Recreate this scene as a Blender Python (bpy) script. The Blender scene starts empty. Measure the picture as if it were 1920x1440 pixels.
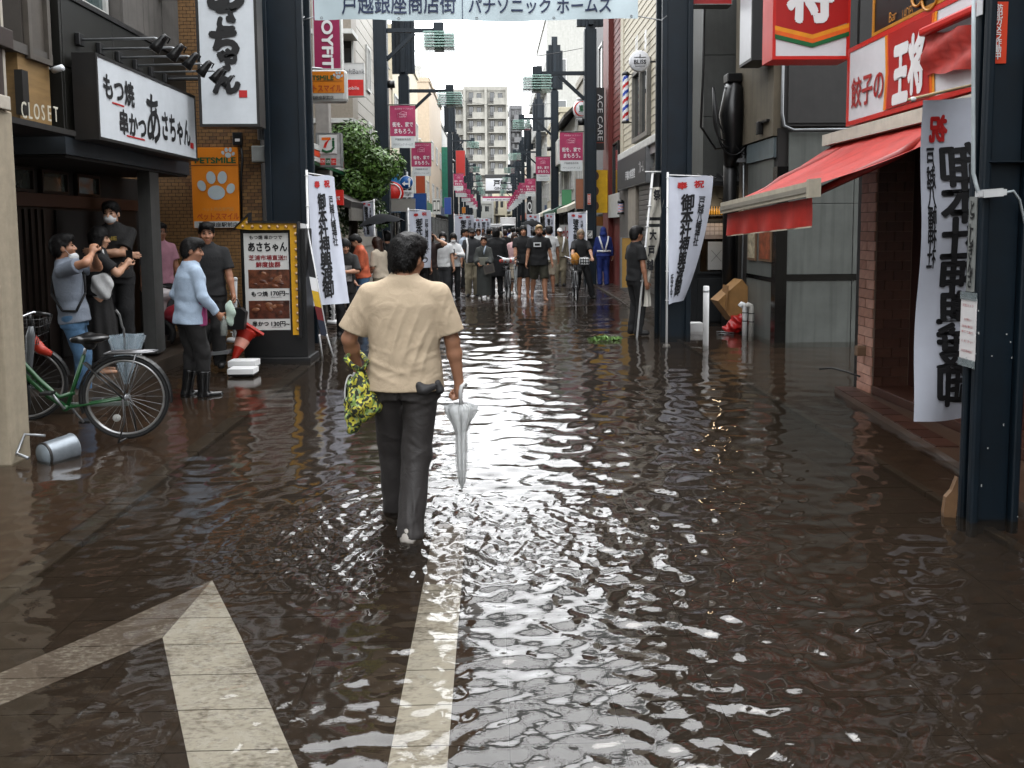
import bpy, bmesh, math, random
import numpy as np
from mathutils import Vector, Matrix, Euler

S = bpy.context.scene
COL = S.collection
rnd = random.Random(7)
R = math.radians
PI = math.pi

# ------------------------------------------------------------------ camera, sky, sun, exposure
CZ, FPX, PITCH, YAW, ROLL = 1.72, 1500.0, R(4.5), math.atan(35 * math.cos(R(4.5)) / 1500), R(0.45)
cam_d = bpy.data.cameras.new("camera")
cam = bpy.data.objects.new("camera", cam_d)
COL.objects.link(cam)
cam_d.sensor_width = 36
cam_d.lens = 36 * FPX / 1920
SHY = -295 + 1500 * math.tan(PITCH)
cam_d.shift_y = SHY / 1920
cam_d.clip_end = 2000
cam_d.clip_start = 0.05
CAMM = Matrix.Translation((0, 0, CZ)) @ Matrix.Rotation(-YAW, 4, "Z") @ Matrix.Rotation(PI / 2 - PITCH, 4, "X") @ Matrix.Rotation(-ROLL, 4, "Z")
cam.matrix_world = CAMM
S.camera = cam
CR = CAMM.to_3x3()

w = bpy.data.worlds.new("World")
S.world = w
w.use_nodes = True
nt = w.node_tree
bg = nt.nodes["Background"]
sky = nt.nodes.new("ShaderNodeTexSky")
sky.sky_type = "NISHITA"
sky.sun_disc = False
sky.sun_elevation = R(62)
sky.sun_rotation = R(20)
sky.air_density = 1.0
sky.dust_density = 6.0
hs = nt.nodes.new("ShaderNodeHueSaturation")
hs.inputs["Saturation"].default_value = 0.16
nt.links.new(sky.outputs[0], hs.inputs["Color"])
veil = nt.nodes.new("ShaderNodeMix")            # even overcast over the clear-sky model
veil.data_type = "RGBA"
veil.inputs[0].default_value = 0.75
veil.inputs[7].default_value = (24.0, 24.6, 25.2, 1)
nt.links.new(hs.outputs[0], veil.inputs[6])
nt.links.new(veil.outputs[2], bg.inputs["Color"])
bg.inputs["Strength"].default_value = 0.15
sun_d = bpy.data.lights.new("sun", "SUN")
sun_d.energy = 0.5
sun_d.angle = R(25)
sun_d.color = (1, 0.97, 0.92)
sun = bpy.data.objects.new("sun", sun_d)
COL.objects.link(sun)
_d = Vector((math.sin(R(20)) * math.cos(R(62)), math.cos(R(20)) * math.cos(R(62)), math.sin(R(62))))
sun.rotation_euler = _d.to_track_quat("Z", "Y").to_euler()
S.view_settings.view_transform = "Standard"
S.view_settings.look = "None"
S.view_settings.exposure = 1.1
S.view_settings.gamma = 1
S.cycles.max_bounces = 7
S.cycles.diffuse_bounces = 3
S.cycles.glossy_bounces = 4
S.cycles.transmission_bounces = 5
S.cycles.transparent_max_bounces = 10
S.cycles.sample_clamp_indirect = 6
S.cycles.use_denoising = True

# ------------------------------------------------------------------ pixel (1920x1440) <-> world
def ray(px, py):
    v = Vector(((px - 960) / FPX, -(py - (720 + SHY)) / FPX, -1))
    return (CR @ v)
def P(px, py, Y):                       # point on the plane y = Y
    d = ray(px, py); t = Y / d.y
    return Vector((d.x * t, Y, CZ + d.z * t))
def G(px, py, z=0.0):                   # point on the plane z
    d = ray(px, py); t = (z - CZ) / d.z
    return Vector((d.x * t, d.y * t, z))
def Q(px, py, X):                       # point on the plane x = X
    d = ray(px, py); t = X / d.x
    return Vector((X, d.y * t, CZ + d.z * t))
def FX(px, Y, py=425): return P(px, py, Y).x
def FZ(py, Y, px=925): return P(px, py, Y).z

# ------------------------------------------------------------------ materials
def lin(c):
    if isinstance(c, str):
        c = c.lstrip("#"); c = [int(c[i:i + 2], 16) / 255 for i in (0, 2, 4)]
        return tuple(x / 12.92 if x <= .04045 else ((x + .055) / 1.055) ** 2.4 for x in c)
    return tuple(c)
MATS = {}
def mat(name, col, rough=.6, metal=0., var=.18, scale=6., bump=0., bscale=40., streak=0., spec=.35, wr=0., sheen=0., trans=0., alpha=1., emit=None, estr=0., aniso=(1, 1, 1), rvar=0.):
    if name in MATS: return MATS[name]
    m = bpy.data.materials.new(name); m.use_nodes = True
    n = m.node_tree.nodes; L = m.node_tree.links
    b = n["Principled BSDF"]
    c = tuple(.70 * x ** 1.25 for x in lin(col))
    b.inputs["Roughness"].default_value = rough
    b.inputs["Metallic"].default_value = metal
    b.inputs["Specular IOR Level"].default_value = spec
    tc = n.new("ShaderNodeTexCoord"); mp = n.new("ShaderNodeMapping"); mp.inputs["Scale"].default_value = aniso
    L.new(tc.outputs["Object"], mp.inputs["Vector"])
    nz = n.new("ShaderNodeTexNoise"); nz.inputs["Scale"].default_value = scale; nz.inputs["Detail"].default_value = 6
    nz.inputs["Roughness"].default_value = .65
    L.new(mp.outputs[0], nz.inputs["Vector"])
    rmp = n.new("ShaderNodeMapRange"); rmp.inputs[1].default_value = .3; rmp.inputs[2].default_value = .7
    rmp.inputs[3].default_value = 1 - var; rmp.inputs[4].default_value = 1 + var
    L.new(nz.outputs[0], rmp.inputs[0])
    mx = n.new("ShaderNodeMix"); mx.data_type = "RGBA"; mx.blend_type = "MULTIPLY"; mx.inputs[0].default_value = 1
    mx.inputs[6].default_value = (*c, 1)
    L.new(rmp.outputs[0], mx.inputs[7])
    out = mx.outputs[2]
    if streak:                          # vertical dirt runs that belong to the surface
        mp2 = n.new("ShaderNodeMapping"); mp2.inputs["Scale"].default_value = (9, 9, .5)
        L.new(tc.outputs["Object"], mp2.inputs["Vector"])
        n2 = n.new("ShaderNodeTexNoise"); n2.inputs["Scale"].default_value = 1.3; n2.inputs["Detail"].default_value = 8
        L.new(mp2.outputs[0], n2.inputs["Vector"])
        r2 = n.new("ShaderNodeMapRange"); r2.inputs[1].default_value = .48; r2.inputs[2].default_value = .72
        r2.inputs[3].default_value = 0; r2.inputs[4].default_value = streak
        L.new(n2.outputs[0], r2.inputs[0])
        m3 = n.new("ShaderNodeMix"); m3.data_type = "RGBA"
        m3.inputs[7].default_value = (*[x * .35 for x in c], 1)
        L.new(r2.outputs[0], m3.inputs[0]); L.new(out, m3.inputs[6]); out = m3.outputs[2]
    L.new(out, b.inputs["Base Color"])
    if rvar:
        rr = n.new("ShaderNodeMapRange"); rr.inputs[1].default_value = .3; rr.inputs[2].default_value = .7
        rr.inputs[3].default_value = max(.02, rough - rvar); rr.inputs[4].default_value = min(1, rough + rvar)
        L.new(nz.outputs[0], rr.inputs[0]); L.new(rr.outputs[0], b.inputs["Roughness"])
    if bump:
        bn = n.new("ShaderNodeTexNoise"); bn.inputs["Scale"].default_value = bscale; bn.inputs["Detail"].default_value = 4
        L.new(mp.outputs[0], bn.inputs["Vector"])
        bp = n.new("ShaderNodeBump"); bp.inputs["Strength"].default_value = bump; bp.inputs["Distance"].default_value = .02
        L.new(bn.outputs[0], bp.inputs["Height"])
        if wr:                          # creases of worn cloth
            wn = n.new("ShaderNodeTexNoise"); wn.inputs["Scale"].default_value = wr; wn.inputs["Detail"].default_value = 3; wn.inputs["Distortion"].default_value = 1.6; L.new(mp.outputs[0], wn.inputs["Vector"])
            b2 = n.new("ShaderNodeBump"); b2.inputs["Strength"].default_value = .22; b2.inputs["Distance"].default_value = .03; L.new(wn.outputs[0], b2.inputs["Height"]); L.new(b2.outputs[0], bp.inputs["Normal"]); L.new(bp.outputs[0], b.inputs["Normal"])
    if sheen: b.inputs["Sheen Weight"].default_value = sheen
    if trans: b.inputs["Transmission Weight"].default_value = trans
    if alpha < 1: b.inputs["Alpha"].default_value = alpha
    if emit is not None:
        b.inputs["Emission Color"].default_value = (*lin(emit), 1); b.inputs["Emission Strength"].default_value = estr
    MATS[name] = m
    return m
def glassy(name, col, rough=.06, var=.35, scale=1.2):
    return mat(name, col, rough, 0, var, scale, spec=.7)

# ------------------------------------------------------------------ things and parts
MW = {}
def _m(o): return MW.get(o.name, Matrix.Identity(4))
def tag(o, label=None, cat=None, group=None, kind=None):
    if label: o["label"] = label
    if cat: o["category"] = cat
    if group: o["group"] = group
    if kind: o["kind"] = kind
    return o
def thing(name, label, cat, loc=(0, 0, 0), rz=0., group=None, scale=1.):
    o = bpy.data.objects.new(name, None); COL.objects.link(o)
    o.empty_display_size = .1
    o.location = loc; o.rotation_euler = (0, 0, rz); o.scale = (scale,) * 3
    MW[o.name] = Matrix.Translation(loc) @ Matrix.Rotation(rz, 4, "Z") @ Matrix.Scale(scale, 4)
    return tag(o, label, cat, group)
def link(name, me, parent=None, M=None):
    o = bpy.data.objects.new(name, me); COL.objects.link(o)
    if parent is not None: o.parent = parent
    if M is not None: o.matrix_local = M
    MW[o.name] = _m(parent) @ (M if M is not None else Matrix.Identity(4)) if parent is not None else (M if M is not None else Matrix.Identity(4))
    return o
def base_mesh(name, vs, fs, mats, smooth=False, mi=None):
    me = bpy.data.meshes.new(name)
    me.from_pydata([tuple(v) for v in vs], [], fs)
    for m in (mats if isinstance(mats, (list, tuple)) else [mats]): me.materials.append(m)
    if smooth: me.polygons.foreach_set("use_smooth", [True] * len(me.polygons))
    if mi: me.polygons.foreach_set("material_index", mi)
    me.update()
    return me
def dup_tree(o, loc, rz=None, label=None, parent=None):
    c = o.copy(); COL.objects.link(c)
    if parent is not None: c.parent = parent
    else:
        c.location = loc
        if rz is not None: c.rotation_euler = (0, 0, rz)
        if label: c["label"] = label
    MW[c.name] = Matrix.Translation(c.location) @ c.rotation_euler.to_matrix().to_4x4()
    for ch in list(o.children): dup_tree(ch, None, parent=c)
    return c

class MB:
    def __init__(s): s.v = []; s.f = []; s.sm = []
    def _add(s, vs, fs, smooth=False):
        o = len(s.v); s.v += [Vector(v) for v in vs]; s.f += [tuple(i + o for i in f) for f in fs]; s.sm += [smooth] * len(fs)
        return s
    def box(s, a, b, bev=0.):
        x0, y0, z0 = (min(a[i], b[i]) for i in range(3)); x1, y1, z1 = (max(a[i], b[i]) for i in range(3))
        if bev <= 0:
            vs = [(x0, y0, z0), (x1, y0, z0), (x1, y1, z0), (x0, y1, z0), (x0, y0, z1), (x1, y0, z1), (x1, y1, z1), (x0, y1, z1)]
            return s._add(vs, [(0, 3, 2, 1), (4, 5, 6, 7), (0, 1, 5, 4), (1, 2, 6, 5), (2, 3, 7, 6), (3, 0, 4, 7)])
        bm = bmesh.new(); bmesh.ops.create_cube(bm, size=1)
        for v in bm.verts:
            v.co = Vector(((x0 + x1) / 2 + v.co.x * (x1 - x0), (y0 + y1) / 2 + v.co.y * (y1 - y0), (z0 + z1) / 2 + v.co.z * (z1 - z0)))
        bev = min(bev, (x1 - x0) * .45, (y1 - y0) * .45, (z1 - z0) * .45)
        bmesh.ops.bevel(bm, geom=bm.edges[:], offset=bev, segments=2, affect="EDGES", profile=.5)
        bm.verts.index_update()
        s._add([v.co.copy() for v in bm.verts], [tuple(v.index for v in f.verts) for f in bm.faces]); bm.free()
        return s
    def obox(s, c, u, v, w, bev=0.):    # oriented box: centre and three half vectors
        t = MB().box((-1, -1, -1), (1, 1, 1), 0)
        c, u, v, w = Vector(c), Vector(u), Vector(v), Vector(w)
        return s._add([c + u * p.x + v * p.y + w * p.z for p in t.v], t.f)
    def quad(s, *p, smooth=False): return s._add(p, [tuple(range(len(p)))], smooth)
    def tube(s, pts, r, n=8, cap=True, closed=False):
        pts = [Vector(p) for p in pts]; rs = r if isinstance(r, (list, tuple)) else [r] * len(pts)
        o = []; N = len(pts); up = None
        for i, p in enumerate(pts):
            a = pts[(i - 1) % N] if closed or i > 0 else p; b = pts[(i + 1) % N] if closed or i < N - 1 else p
            t = (b - a).normalized() if (b - a).length > 1e-9 else Vector((0, 0, 1))
            if up is None:
                up = t.orthogonal().normalized()
            else:
                up = (up - t * up.dot(t))
                up = up.normalized() if up.length > 1e-6 else t.orthogonal().normalized()
            q = t.cross(up)
            o += [p + (up * math.cos(k * 2 * PI / n) + q * math.sin(k * 2 * PI / n)) * rs[i] for k in range(n)]
        fs = []
        for i in range(N if closed else N - 1):
            j = (i + 1) % N
            fs += [(i * n + k, i * n + (k + 1) % n, j * n + (k + 1) % n, j * n + k) for k in range(n)]
        if cap and not closed:
            fs += [tuple(reversed(range(n))), tuple((N - 1) * n + k for k in range(n))]
        return s._add(o, fs, True)
    def cyl(s, a, b, r, n=16, r2=None): return s.tube([a, b], [r, r if r2 is None else r2], n)
    def lathe(s, prof, c=(0, 0, 0), n=24, axis="Z"):
        vs = []; c = Vector(c)
        for r, h in prof:
            for k in range(n):
                a = 2 * PI * k / n; p = (r * math.cos(a), r * math.sin(a), h)
                if axis == "Y": p = (p[0], h, p[1])
                elif axis == "X": p = (h, p[0], p[1])
                vs.append(c + Vector(p))
        fs = [(i * n + k, i * n + (k + 1) % n, (i + 1) * n + (k + 1) % n, (i + 1) * n + k) for i in range(len(prof) - 1) for k in range(n)]
        return s._add(vs, fs, True)
    def prism(s, poly, u, v, w, o, t0, t1):   # polygon (a,b) in plane u,v at origin o, thickness along w from t0 to t1
        u, v, w, o = Vector(u), Vector(v), Vector(w), Vector(o); n = len(poly)
        vs = [o + u * a + v * b + w * t0 for a, b in poly] + [o + u * a + v * b + w * t1 for a, b in poly]
        return s._add(vs, [tuple(reversed(range(n))), tuple(range(n, 2 * n))] + [(i, (i + 1) % n, n + (i + 1) % n, n + i) for i in range(n)])
    def ell(s, c, r, n=12, rot=None):
        c = Vector(c); vs = []; m = n // 2 + 1
        for i in range(m + 1):
            th = PI * i / m
            for k in range(n):
                ph = 2 * PI * k / n
                p = Vector((math.sin(th) * math.cos(ph) * r[0], math.sin(th) * math.sin(ph) * r[1], math.cos(th) * r[2]))
                if rot: p = rot @ p
                vs.append(c + p)
        return s._add(vs, [(i * n + k, (i + 1) * n + k, (i + 1) * n + (k + 1) % n, i * n + (k + 1) % n) for i in range(m) for k in range(n)], True)
    def torus(s, c, R1, r, n=40, m=8, axis="X", sq=1.):
        vs = []; c = Vector(c)
        for i in range(n):
            a = 2 * PI * i / n
            for k in range(m):
                b = 2 * PI * k / m; rr = R1 + r * math.cos(b); h = r * math.sin(b) * sq
                p = (h, rr * math.cos(a), rr * math.sin(a)) if axis == "X" else ((rr * math.cos(a), h, rr * math.sin(a)) if axis == "Y" else (rr * math.cos(a), rr * math.sin(a), h))
                vs.append(c + Vector(p))
        return s._add(vs, [(i * m + k, ((i + 1) % n) * m + k, ((i + 1) % n) * m + (k + 1) % m, i * m + (k + 1) % m) for i in range(n) for k in range(m)], True)
    def build(s, name, m, parent=None, world=False, label=None, kind=None, me_only=False):
        vs = s.v
        if world and parent is not None:
            Mi = _m(parent).inverted(); vs = [Mi @ v for v in vs]
        me = base_mesh(name, vs, s.f, m)
        me.polygons.foreach_set("use_smooth", s.sm)
        bm = bmesh.new(); bm.from_mesh(me); bmesh.ops.recalc_face_normals(bm, faces=bm.faces[:]); bm.to_mesh(me); bm.free()
        if me_only: return me
        o = link(name, me, parent)
        if label: o["label"] = label
        if kind: o["kind"] = kind
        return o

# ------------------------------------------------------------------ lettering
TXT = {}
def txt_mesh(body, bold=0., rough=0.):
    key = (body, bold, rough)
    if key in TXT: return TXT[key]
    c = bpy.data.curves.new("lettering", "FONT"); c.body = body; c.align_x = "CENTER"; c.space_line = .82 if "\n" in body else 1
    c.resolution_u = 3
    o = bpy.data.objects.new("lettering", c); COL.objects.link(o)
    dg = bpy.context.evaluated_depsgraph_get()
    me = bpy.data.meshes.new_from_object(o.evaluated_get(dg))
    bpy.data.objects.remove(o); bpy.data.curves.remove(c)
    n = len(me.vertices); co = np.empty(n * 3); me.vertices.foreach_get("co", co); co = co.reshape(-1, 3)
    fs = [tuple(p.vertices) for p in me.polygons]
    bpy.data.meshes.remove(me)
    if bold:                            # heavier strokes: shifted copies, each a hair above the last
        cs, f2 = [co], list(fs)
        for k in range(8):
            d = co.copy(); d[:, 0] += bold * math.cos(k * PI / 4); d[:, 1] += bold * math.sin(k * PI / 4); d[:, 2] += .0003 * (k + 1); f2 += [tuple(i + n * (k + 1) for i in f) for f in fs]; cs.append(d)
        co = np.concatenate(cs); fs = f2
    if rough:                           # brush lettering: uneven stroke outlines
        x, y = co[:, 0], co[:, 1]
        co[:, 0] += rough * (np.sin(y * 9 + 1.7 * np.sin(x * 7)) + .6 * np.sin(y * 31 + x * 17)) * .55
        co[:, 1] += rough * (np.sin(x * 8 + 2.1 * np.sin(y * 6)) + .6 * np.sin(x * 27 + y * 21)) * .55
    lo, hi = co.min(0), co.max(0)
    zz = co[:, 2].copy(); co = (co - (lo + hi) / 2) / np.maximum(hi - lo, 1e-6); co[:, 2] = zz
    TXT[key] = (co, fs, (hi - lo)[:2])
    return TXT[key]
def letter(body, c, u, v, wd, ht, m, parent, bold=.0, rough=0., off=.004, name="lettering", skew=0., cloth=None):
    """lettering that fills wd x ht around world point c, u = reading direction, v = up; parent keeps it as a part"""
    co, fs, _ = txt_mesh(body, bold, rough)
    c, u, v = Vector(c), Vector(u).normalized(), Vector(v).normalized(); nrm = u.cross(v)
    Mi = _m(parent).inverted()
    vs = []
    for p in co:
        a = p[0] * wd + p[1] * skew; b = p[1] * ht
        q = c + u * a + v * b + nrm * (off + p[2])
        if cloth: q = q + nrm * cloth(q)
        vs.append(Mi @ q)
    me = base_mesh(name, vs, fs, m)
    return link(name, me, parent)
def vtext(s): return "\n".join(s)

# ------------------------------------------------------------------ implicit surfaces (bodies, clothes): smooth union of limbs, meshed with surface nets
def smin(a, b, k):
    if k <= 0: return np.minimum(a, b)
    h = np.clip(.5 + .5 * (b - a) / k, 0, 1)
    return b * (1 - h) + a * h - k * h * (1 - h)
def A(v): return np.array(v, dtype=np.float64)
class SDF:
    def __init__(s, lo, hi, vox):
        s.vox = vox; s.lo = A(lo) - 3 * vox; n = np.ceil((A(hi) + 3 * vox - s.lo) / vox).astype(int) + 1
        s.ax = [(s.lo[i] + vox * np.arange(n[i])).astype(np.float32) for i in range(3)]
        s.D = np.full(n, 1.0, np.float32)
    def win(s, lo, hi):
        sl = []
        for i in range(3):
            a = int(max(0, math.floor((lo[i] - s.lo[i]) / s.vox))); b = int(min(len(s.ax[i]), math.ceil((hi[i] - s.lo[i]) / s.vox) + 1))
            if b <= a: return None, None
            sl.append(slice(a, b))
        g = (s.ax[0][sl[0]][:, None, None], s.ax[1][sl[1]][None, :, None], s.ax[2][sl[2]][None, None, :])
        return tuple(sl), g
    def put(s, fn, lo, hi, k, pad=.05, op="add"):
        sl, g = s.win(A(lo) - pad, A(hi) + pad)
        if sl is None: return
        d = fn(*g)
        if op == "add": s.D[sl] = smin(s.D[sl], d, k)
        else: s.D[sl] = -smin(-s.D[sl], d, k)
    def cone(s, a, b, ra, rb, k=.02, cut=None, op="add", flat=None):
        a, b = A(a), A(b); ba = b - a; l2 = float(ba @ ba) + 1e-12
        def fn(x, y, z):
            t = np.clip(((x - a[0]) * ba[0] + (y - a[1]) * ba[1] + (z - a[2]) * ba[2]) / l2, 0, 1)
            d = np.sqrt((x - a[0] - t * ba[0]) ** 2 + (y - a[1] - t * ba[1]) ** 2 + (z - a[2] - t * ba[2]) ** 2) - (ra + t * (rb - ra))
            if cut is not None:         # flat end at b (cuff)
                n = ba / math.sqrt(l2); d = np.maximum(d, (x - b[0]) * n[0] + (y - b[1]) * n[1] + (z - b[2]) * n[2])
            return d
        r = max(ra, rb); s.put(fn, np.minimum(a, b) - r, np.maximum(a, b) + r, k, .03 + k, op)
    def ell(s, c, r, k=.02, rot=None, op="add"):
        c, r = A(c), A(r); Rm = np.array(rot) if rot is not None else np.eye(3)
        def fn(x, y, z):
            x, y, z = x - c[0], y - c[1], z - c[2]
            p = [Rm[0, i] * x + Rm[1, i] * y + Rm[2, i] * z for i in range(3)]
            k0 = np.sqrt(sum((p[i] / r[i]) ** 2 for i in range(3))); k1 = np.sqrt(sum((p[i] / r[i] ** 2) ** 2 for i in range(3))) + 1e-9
            return k0 * (k0 - 1) / k1
        m = r.max(); s.put(fn, c - m, c + m, k, .03 + k, op)
    def loft(s, o, u, v, w, rings, k=.02, ex=2.2, op="add"):
        """rings: (t along w, rx along u, ry along v, dv shift) ; flat ends"""
        o, u, v, w = A(o), A(u), A(v), A(w); rg = A(rings); T = rg[:, 0]
        ts = np.linspace(T[0], T[-1], 160)
        def interp(col):                # smooth (cosine/hermite) interpolation
            y = np.interp(ts, T, rg[:, col]); n = 7; ker = np.hanning(n + 2)[1:-1]; ker /= ker.sum()
            yp = np.pad(y, n // 2, mode="edge"); return np.convolve(yp, ker, "valid")
        RX, RY, DV = interp(1), interp(2), interp(3) if rg.shape[1] > 3 else np.zeros_like(ts)
        ctr = [o + w * t + v * d for t, d in ((T[0], 0), (T[-1], 0))]
        m = max(RX.max(), RY.max()) + abs(DV).max()
        def fn(x, y, z):
            x, y, z = x - o[0], y - o[1], z - o[2]
            t = x * w[0] + y * w[1] + z * w[2]; a = x * u[0] + y * u[1] + z * u[2]; b = x * v[0] + y * v[1] + z * v[2]
            tt = np.clip(t, T[0], T[-1]); rx = np.interp(tt, ts, RX); ry = np.interp(tt, ts, RY); b = b - np.interp(tt, ts, DV)
            q = (np.abs(a / rx) ** ex + np.abs(b / ry) ** ex) ** (1 / ex)
            d = (q - 1) * np.minimum(rx, ry) * .95
            return np.maximum(d, np.maximum(T[0] - t, t - T[-1])).astype(np.float32)
        s.put(fn, np.minimum(*ctr) - m, np.maximum(*ctr) + m, k, .03 + k, op)
    def half(s, p, n):                  # keep the side where dot(x-p, n) < 0
        p, n = A(p), A(n); x, y, z = s.ax[0][:, None, None], s.ax[1][None, :, None], s.ax[2][None, None, :]
        s.D = np.maximum(s.D, ((x - p[0]) * n[0] + (y - p[1]) * n[1] + (z - p[2]) * n[2]).astype(np.float32))
    def field(s, fn):
        x, y, z = s.ax[0][:, None, None], s.ax[1][None, :, None], s.ax[2][None, None, :]
        s.D = s.D + np.asarray(fn(x, y, z), np.float32)
    def mesh(s, name, m, smooth=1):
        D = s.D; D[0], D[-1] = 1, 1; D[:, 0], D[:, -1] = 1, 1; D[:, :, 0], D[:, :, -1] = 1, 1
        sg = D < 0; nx, ny, nz = D.shape
        cnt = np.zeros((nx - 1, ny - 1, nz - 1), np.int8)
        for i in (0, 1):
            for j in (0, 1):
                for k in (0, 1): cnt += sg[i:nx - 1 + i, j:ny - 1 + j, k:nz - 1 + k]
        cell = (cnt > 0) & (cnt < 8); I = np.argwhere(cell)
        if not len(I): return base_mesh(name, [], [], m)
        idx = np.full(cell.shape, -1, np.int64); idx[cell] = np.arange(len(I))
        acc = np.zeros((len(I), 3)); num = np.zeros(len(I))
        offs = [((0, 0, 0), (1, 0, 0)), ((0, 1, 0), (1, 1, 0)), ((0, 0, 1), (1, 0, 1)), ((0, 1, 1), (1, 1, 1)),
                ((0, 0, 0), (0, 1, 0)), ((1, 0, 0), (1, 1, 0)), ((0, 0, 1), (0, 1, 1)), ((1, 0, 1), (1, 1, 1)),
                ((0, 0, 0), (0, 0, 1)), ((1, 0, 0), (1, 0, 1)), ((0, 1, 0), (0, 1, 1)), ((1, 1, 0), (1, 1, 1))]
        for a, b in offs:
            a, b = np.array(a), np.array(b); da = D[tuple((I + a).T)]; db = D[tuple((I + b).T)]; c = (da < 0) != (db < 0)
            t = np.where(c, da / np.where(np.abs(da - db) < 1e-9, 1, da - db), 0)
            acc[c] += (I + a)[c] + t[c, None] * (b - a); num[c] += 1
        V = s.lo + s.vox * (acc / num[:, None])
        F = []
        for ax_ in range(3):
            o1, o2 = [(1, 2), (2, 0), (0, 1)][ax_]
            sl0 = [slice(None)] * 3; sl1 = [slice(None)] * 3; sl0[ax_] = slice(0, -1); sl1[ax_] = slice(1, None)
            s0, s1 = sg[tuple(sl0)], sg[tuple(sl1)]; E = np.argwhere(s0 != s1)
            E = E[(E[:, o1] > 0) & (E[:, o2] > 0)]
            fl = s0[tuple(E.T)]
            e1 = np.zeros(3, int); e1[o1] = 1; e2 = np.zeros(3, int); e2[o2] = 1
            q = np.stack([idx[tuple((E - e1 - e2).T)], idx[tuple((E - e2).T)], idx[tuple(E.T)], idx[tuple((E - e1).T)]], 1)
            q[~fl] = q[~fl][:, ::-1]
            F.append(q)
        F = np.concatenate(F); F = F[(F >= 0).all(1)]
        for _ in range(smooth):
            ac = np.zeros_like(V); nn = np.zeros(len(V))
            for i in range(4):
                for j in (1, 3): np.add.at(ac, F[:, i], V[F[:, (i + j) % 4]]); np.add.at(nn, F[:, i], 1)
            V = V * .5 + .5 * ac / np.maximum(nn, 1)[:, None]
        me = bpy.data.meshes.new(name)
        me.vertices.add(len(V)); me.vertices.foreach_set("co", V.astype(np.float32).ravel())
        me.loops.add(F.size); me.loops.foreach_set("vertex_index", F.astype(np.int32).ravel())
        me.polygons.add(len(F)); me.polygons.foreach_set("loop_start", np.arange(0, F.size, 4, dtype=np.int32))
        me.polygons.foreach_set("use_smooth", np.ones(len(F), bool))
        me.materials.append(m); me.update(calc_edges=True)
        return me
# ------------------------------------------------------------------ road, pavements, water
def sstep(a, b, x):
    t = np.clip((x - a) / (b - a), 0, 1); return t * t * (3 - 2 * t)
def vnoise(x, y, sc, seed=0, oct=4):
    r = np.random.RandomState(seed); o = np.zeros_like(x, dtype=np.float64)
    for i in range(oct):
        for _ in range(4):
            a = r.uniform(0, 2 * PI); k = sc * 2 ** i * r.uniform(.7, 1.3)
            o += np.sin((x * math.cos(a) + y * math.sin(a)) * k + r.uniform(0, 6.28)) / 2 ** i
    return o / 4
ROADZ = -.085
def road_z(x, y):
    z = ROADZ + (.085 + .026) * sstep(12.2, 19.5, y) + .013 * vnoise(x, y, 1.1, 3) * sstep(12, 16, y)
    return z + .012 * sstep(40, 60, y)
m_road = mat("wet_paving", (.036, .024, .019), .34, var=.45, scale=9, bump=.35, bscale=130, spec=.05)
m_road_far = mat("wet_asphalt", (.037, .025, .02), .2, var=.4, scale=1.6, bump=.12, bscale=60, rvar=.16)
m_road_wet = mat("soaked_paving", (.046, .034, .027), .5, var=.4, scale=9, bump=.3, bscale=120, spec=.05)
m_pave_wet = mat("soaked_brown_pavers", (.085, .055, .038), .5, var=.4, scale=5, bump=.3, bscale=90, spec=.05)
def two_tone(o, m2, y):                 # soaked under water, glossy where it rises out of it
    me = o.data; me.materials.append(m2); c = np.empty(len(me.polygons) * 3, np.float32); me.polygons.foreach_get("center", c); c = c.reshape(-1, 3)
    me.polygons.foreach_set("material_index", (c[:, 1] < y).astype(np.int32))
m_pave = mat("brown_pavers", (.060, .042, .031), .3, var=.4, scale=5, bump=.3, bscale=90, rvar=.15)
m_kerb = mat("kerb_stone", (.075, .062, .05), .5, var=.35, scale=8, bump=.2, spec=.08)

# ground sheet to the horizon (below everything)
MB().quad((-400, -60, -.25), (400, -60, -.25), (400, 900, -.25), (-400, 900, -.25)).build("ground", mat("earth", (.07, .06, .05), .8), kind="structure")

def grid(name, xs, ys, zf, m, kind="structure", parent=None):
    X, Y = np.meshgrid(xs, ys); Z = zf(X, Y); n = len(xs); k = len(ys)
    V = np.stack([X, Y, Z], -1).reshape(-1, 3)
    me = bpy.data.meshes.new(name); i = np.arange((k - 1) * n).reshape(k - 1, n)[:, :-1].ravel()
    F = np.stack([i, i + 1, i + n + 1, i + n], 1)
    me.vertices.add(len(V)); me.vertices.foreach_set("co", V.astype(np.float32).ravel())
    me.loops.add(F.size); me.loops.foreach_set("vertex_index", F.astype(np.int32).ravel())
    me.polygons.add(len(F)); me.polygons.foreach_set("loop_start", np.arange(0, F.size, 4, dtype=np.int32))
    me.polygons.foreach_set("use_smooth", np.ones(len(F), bool))
    me.materials.append(m); me.update(calc_edges=True)
    o = link(name, me, parent)
    if kind: o["kind"] = kind
    return o
SLX0, SLX1, SLY0, SLY1 = -2.36, 2.84, 1.7, 6.26
def zroad(X, Y):
    z = road_z(X, Y)
    z = z - .009 * ((X > SLX0 + .05) & (X < SLX1 - .05) & (Y > SLY0) & (Y < SLY1 - .05))
    return z
road = grid("road", np.concatenate([np.linspace(-2.36, 2.84, 60)]), np.concatenate([np.linspace(-3, 1.7, 6), np.arange(1.75, 26, .14), np.linspace(26.2, 175, 60)]), zroad, m_road_far)
two_tone(road, m_road_wet, 16.5)
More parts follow.
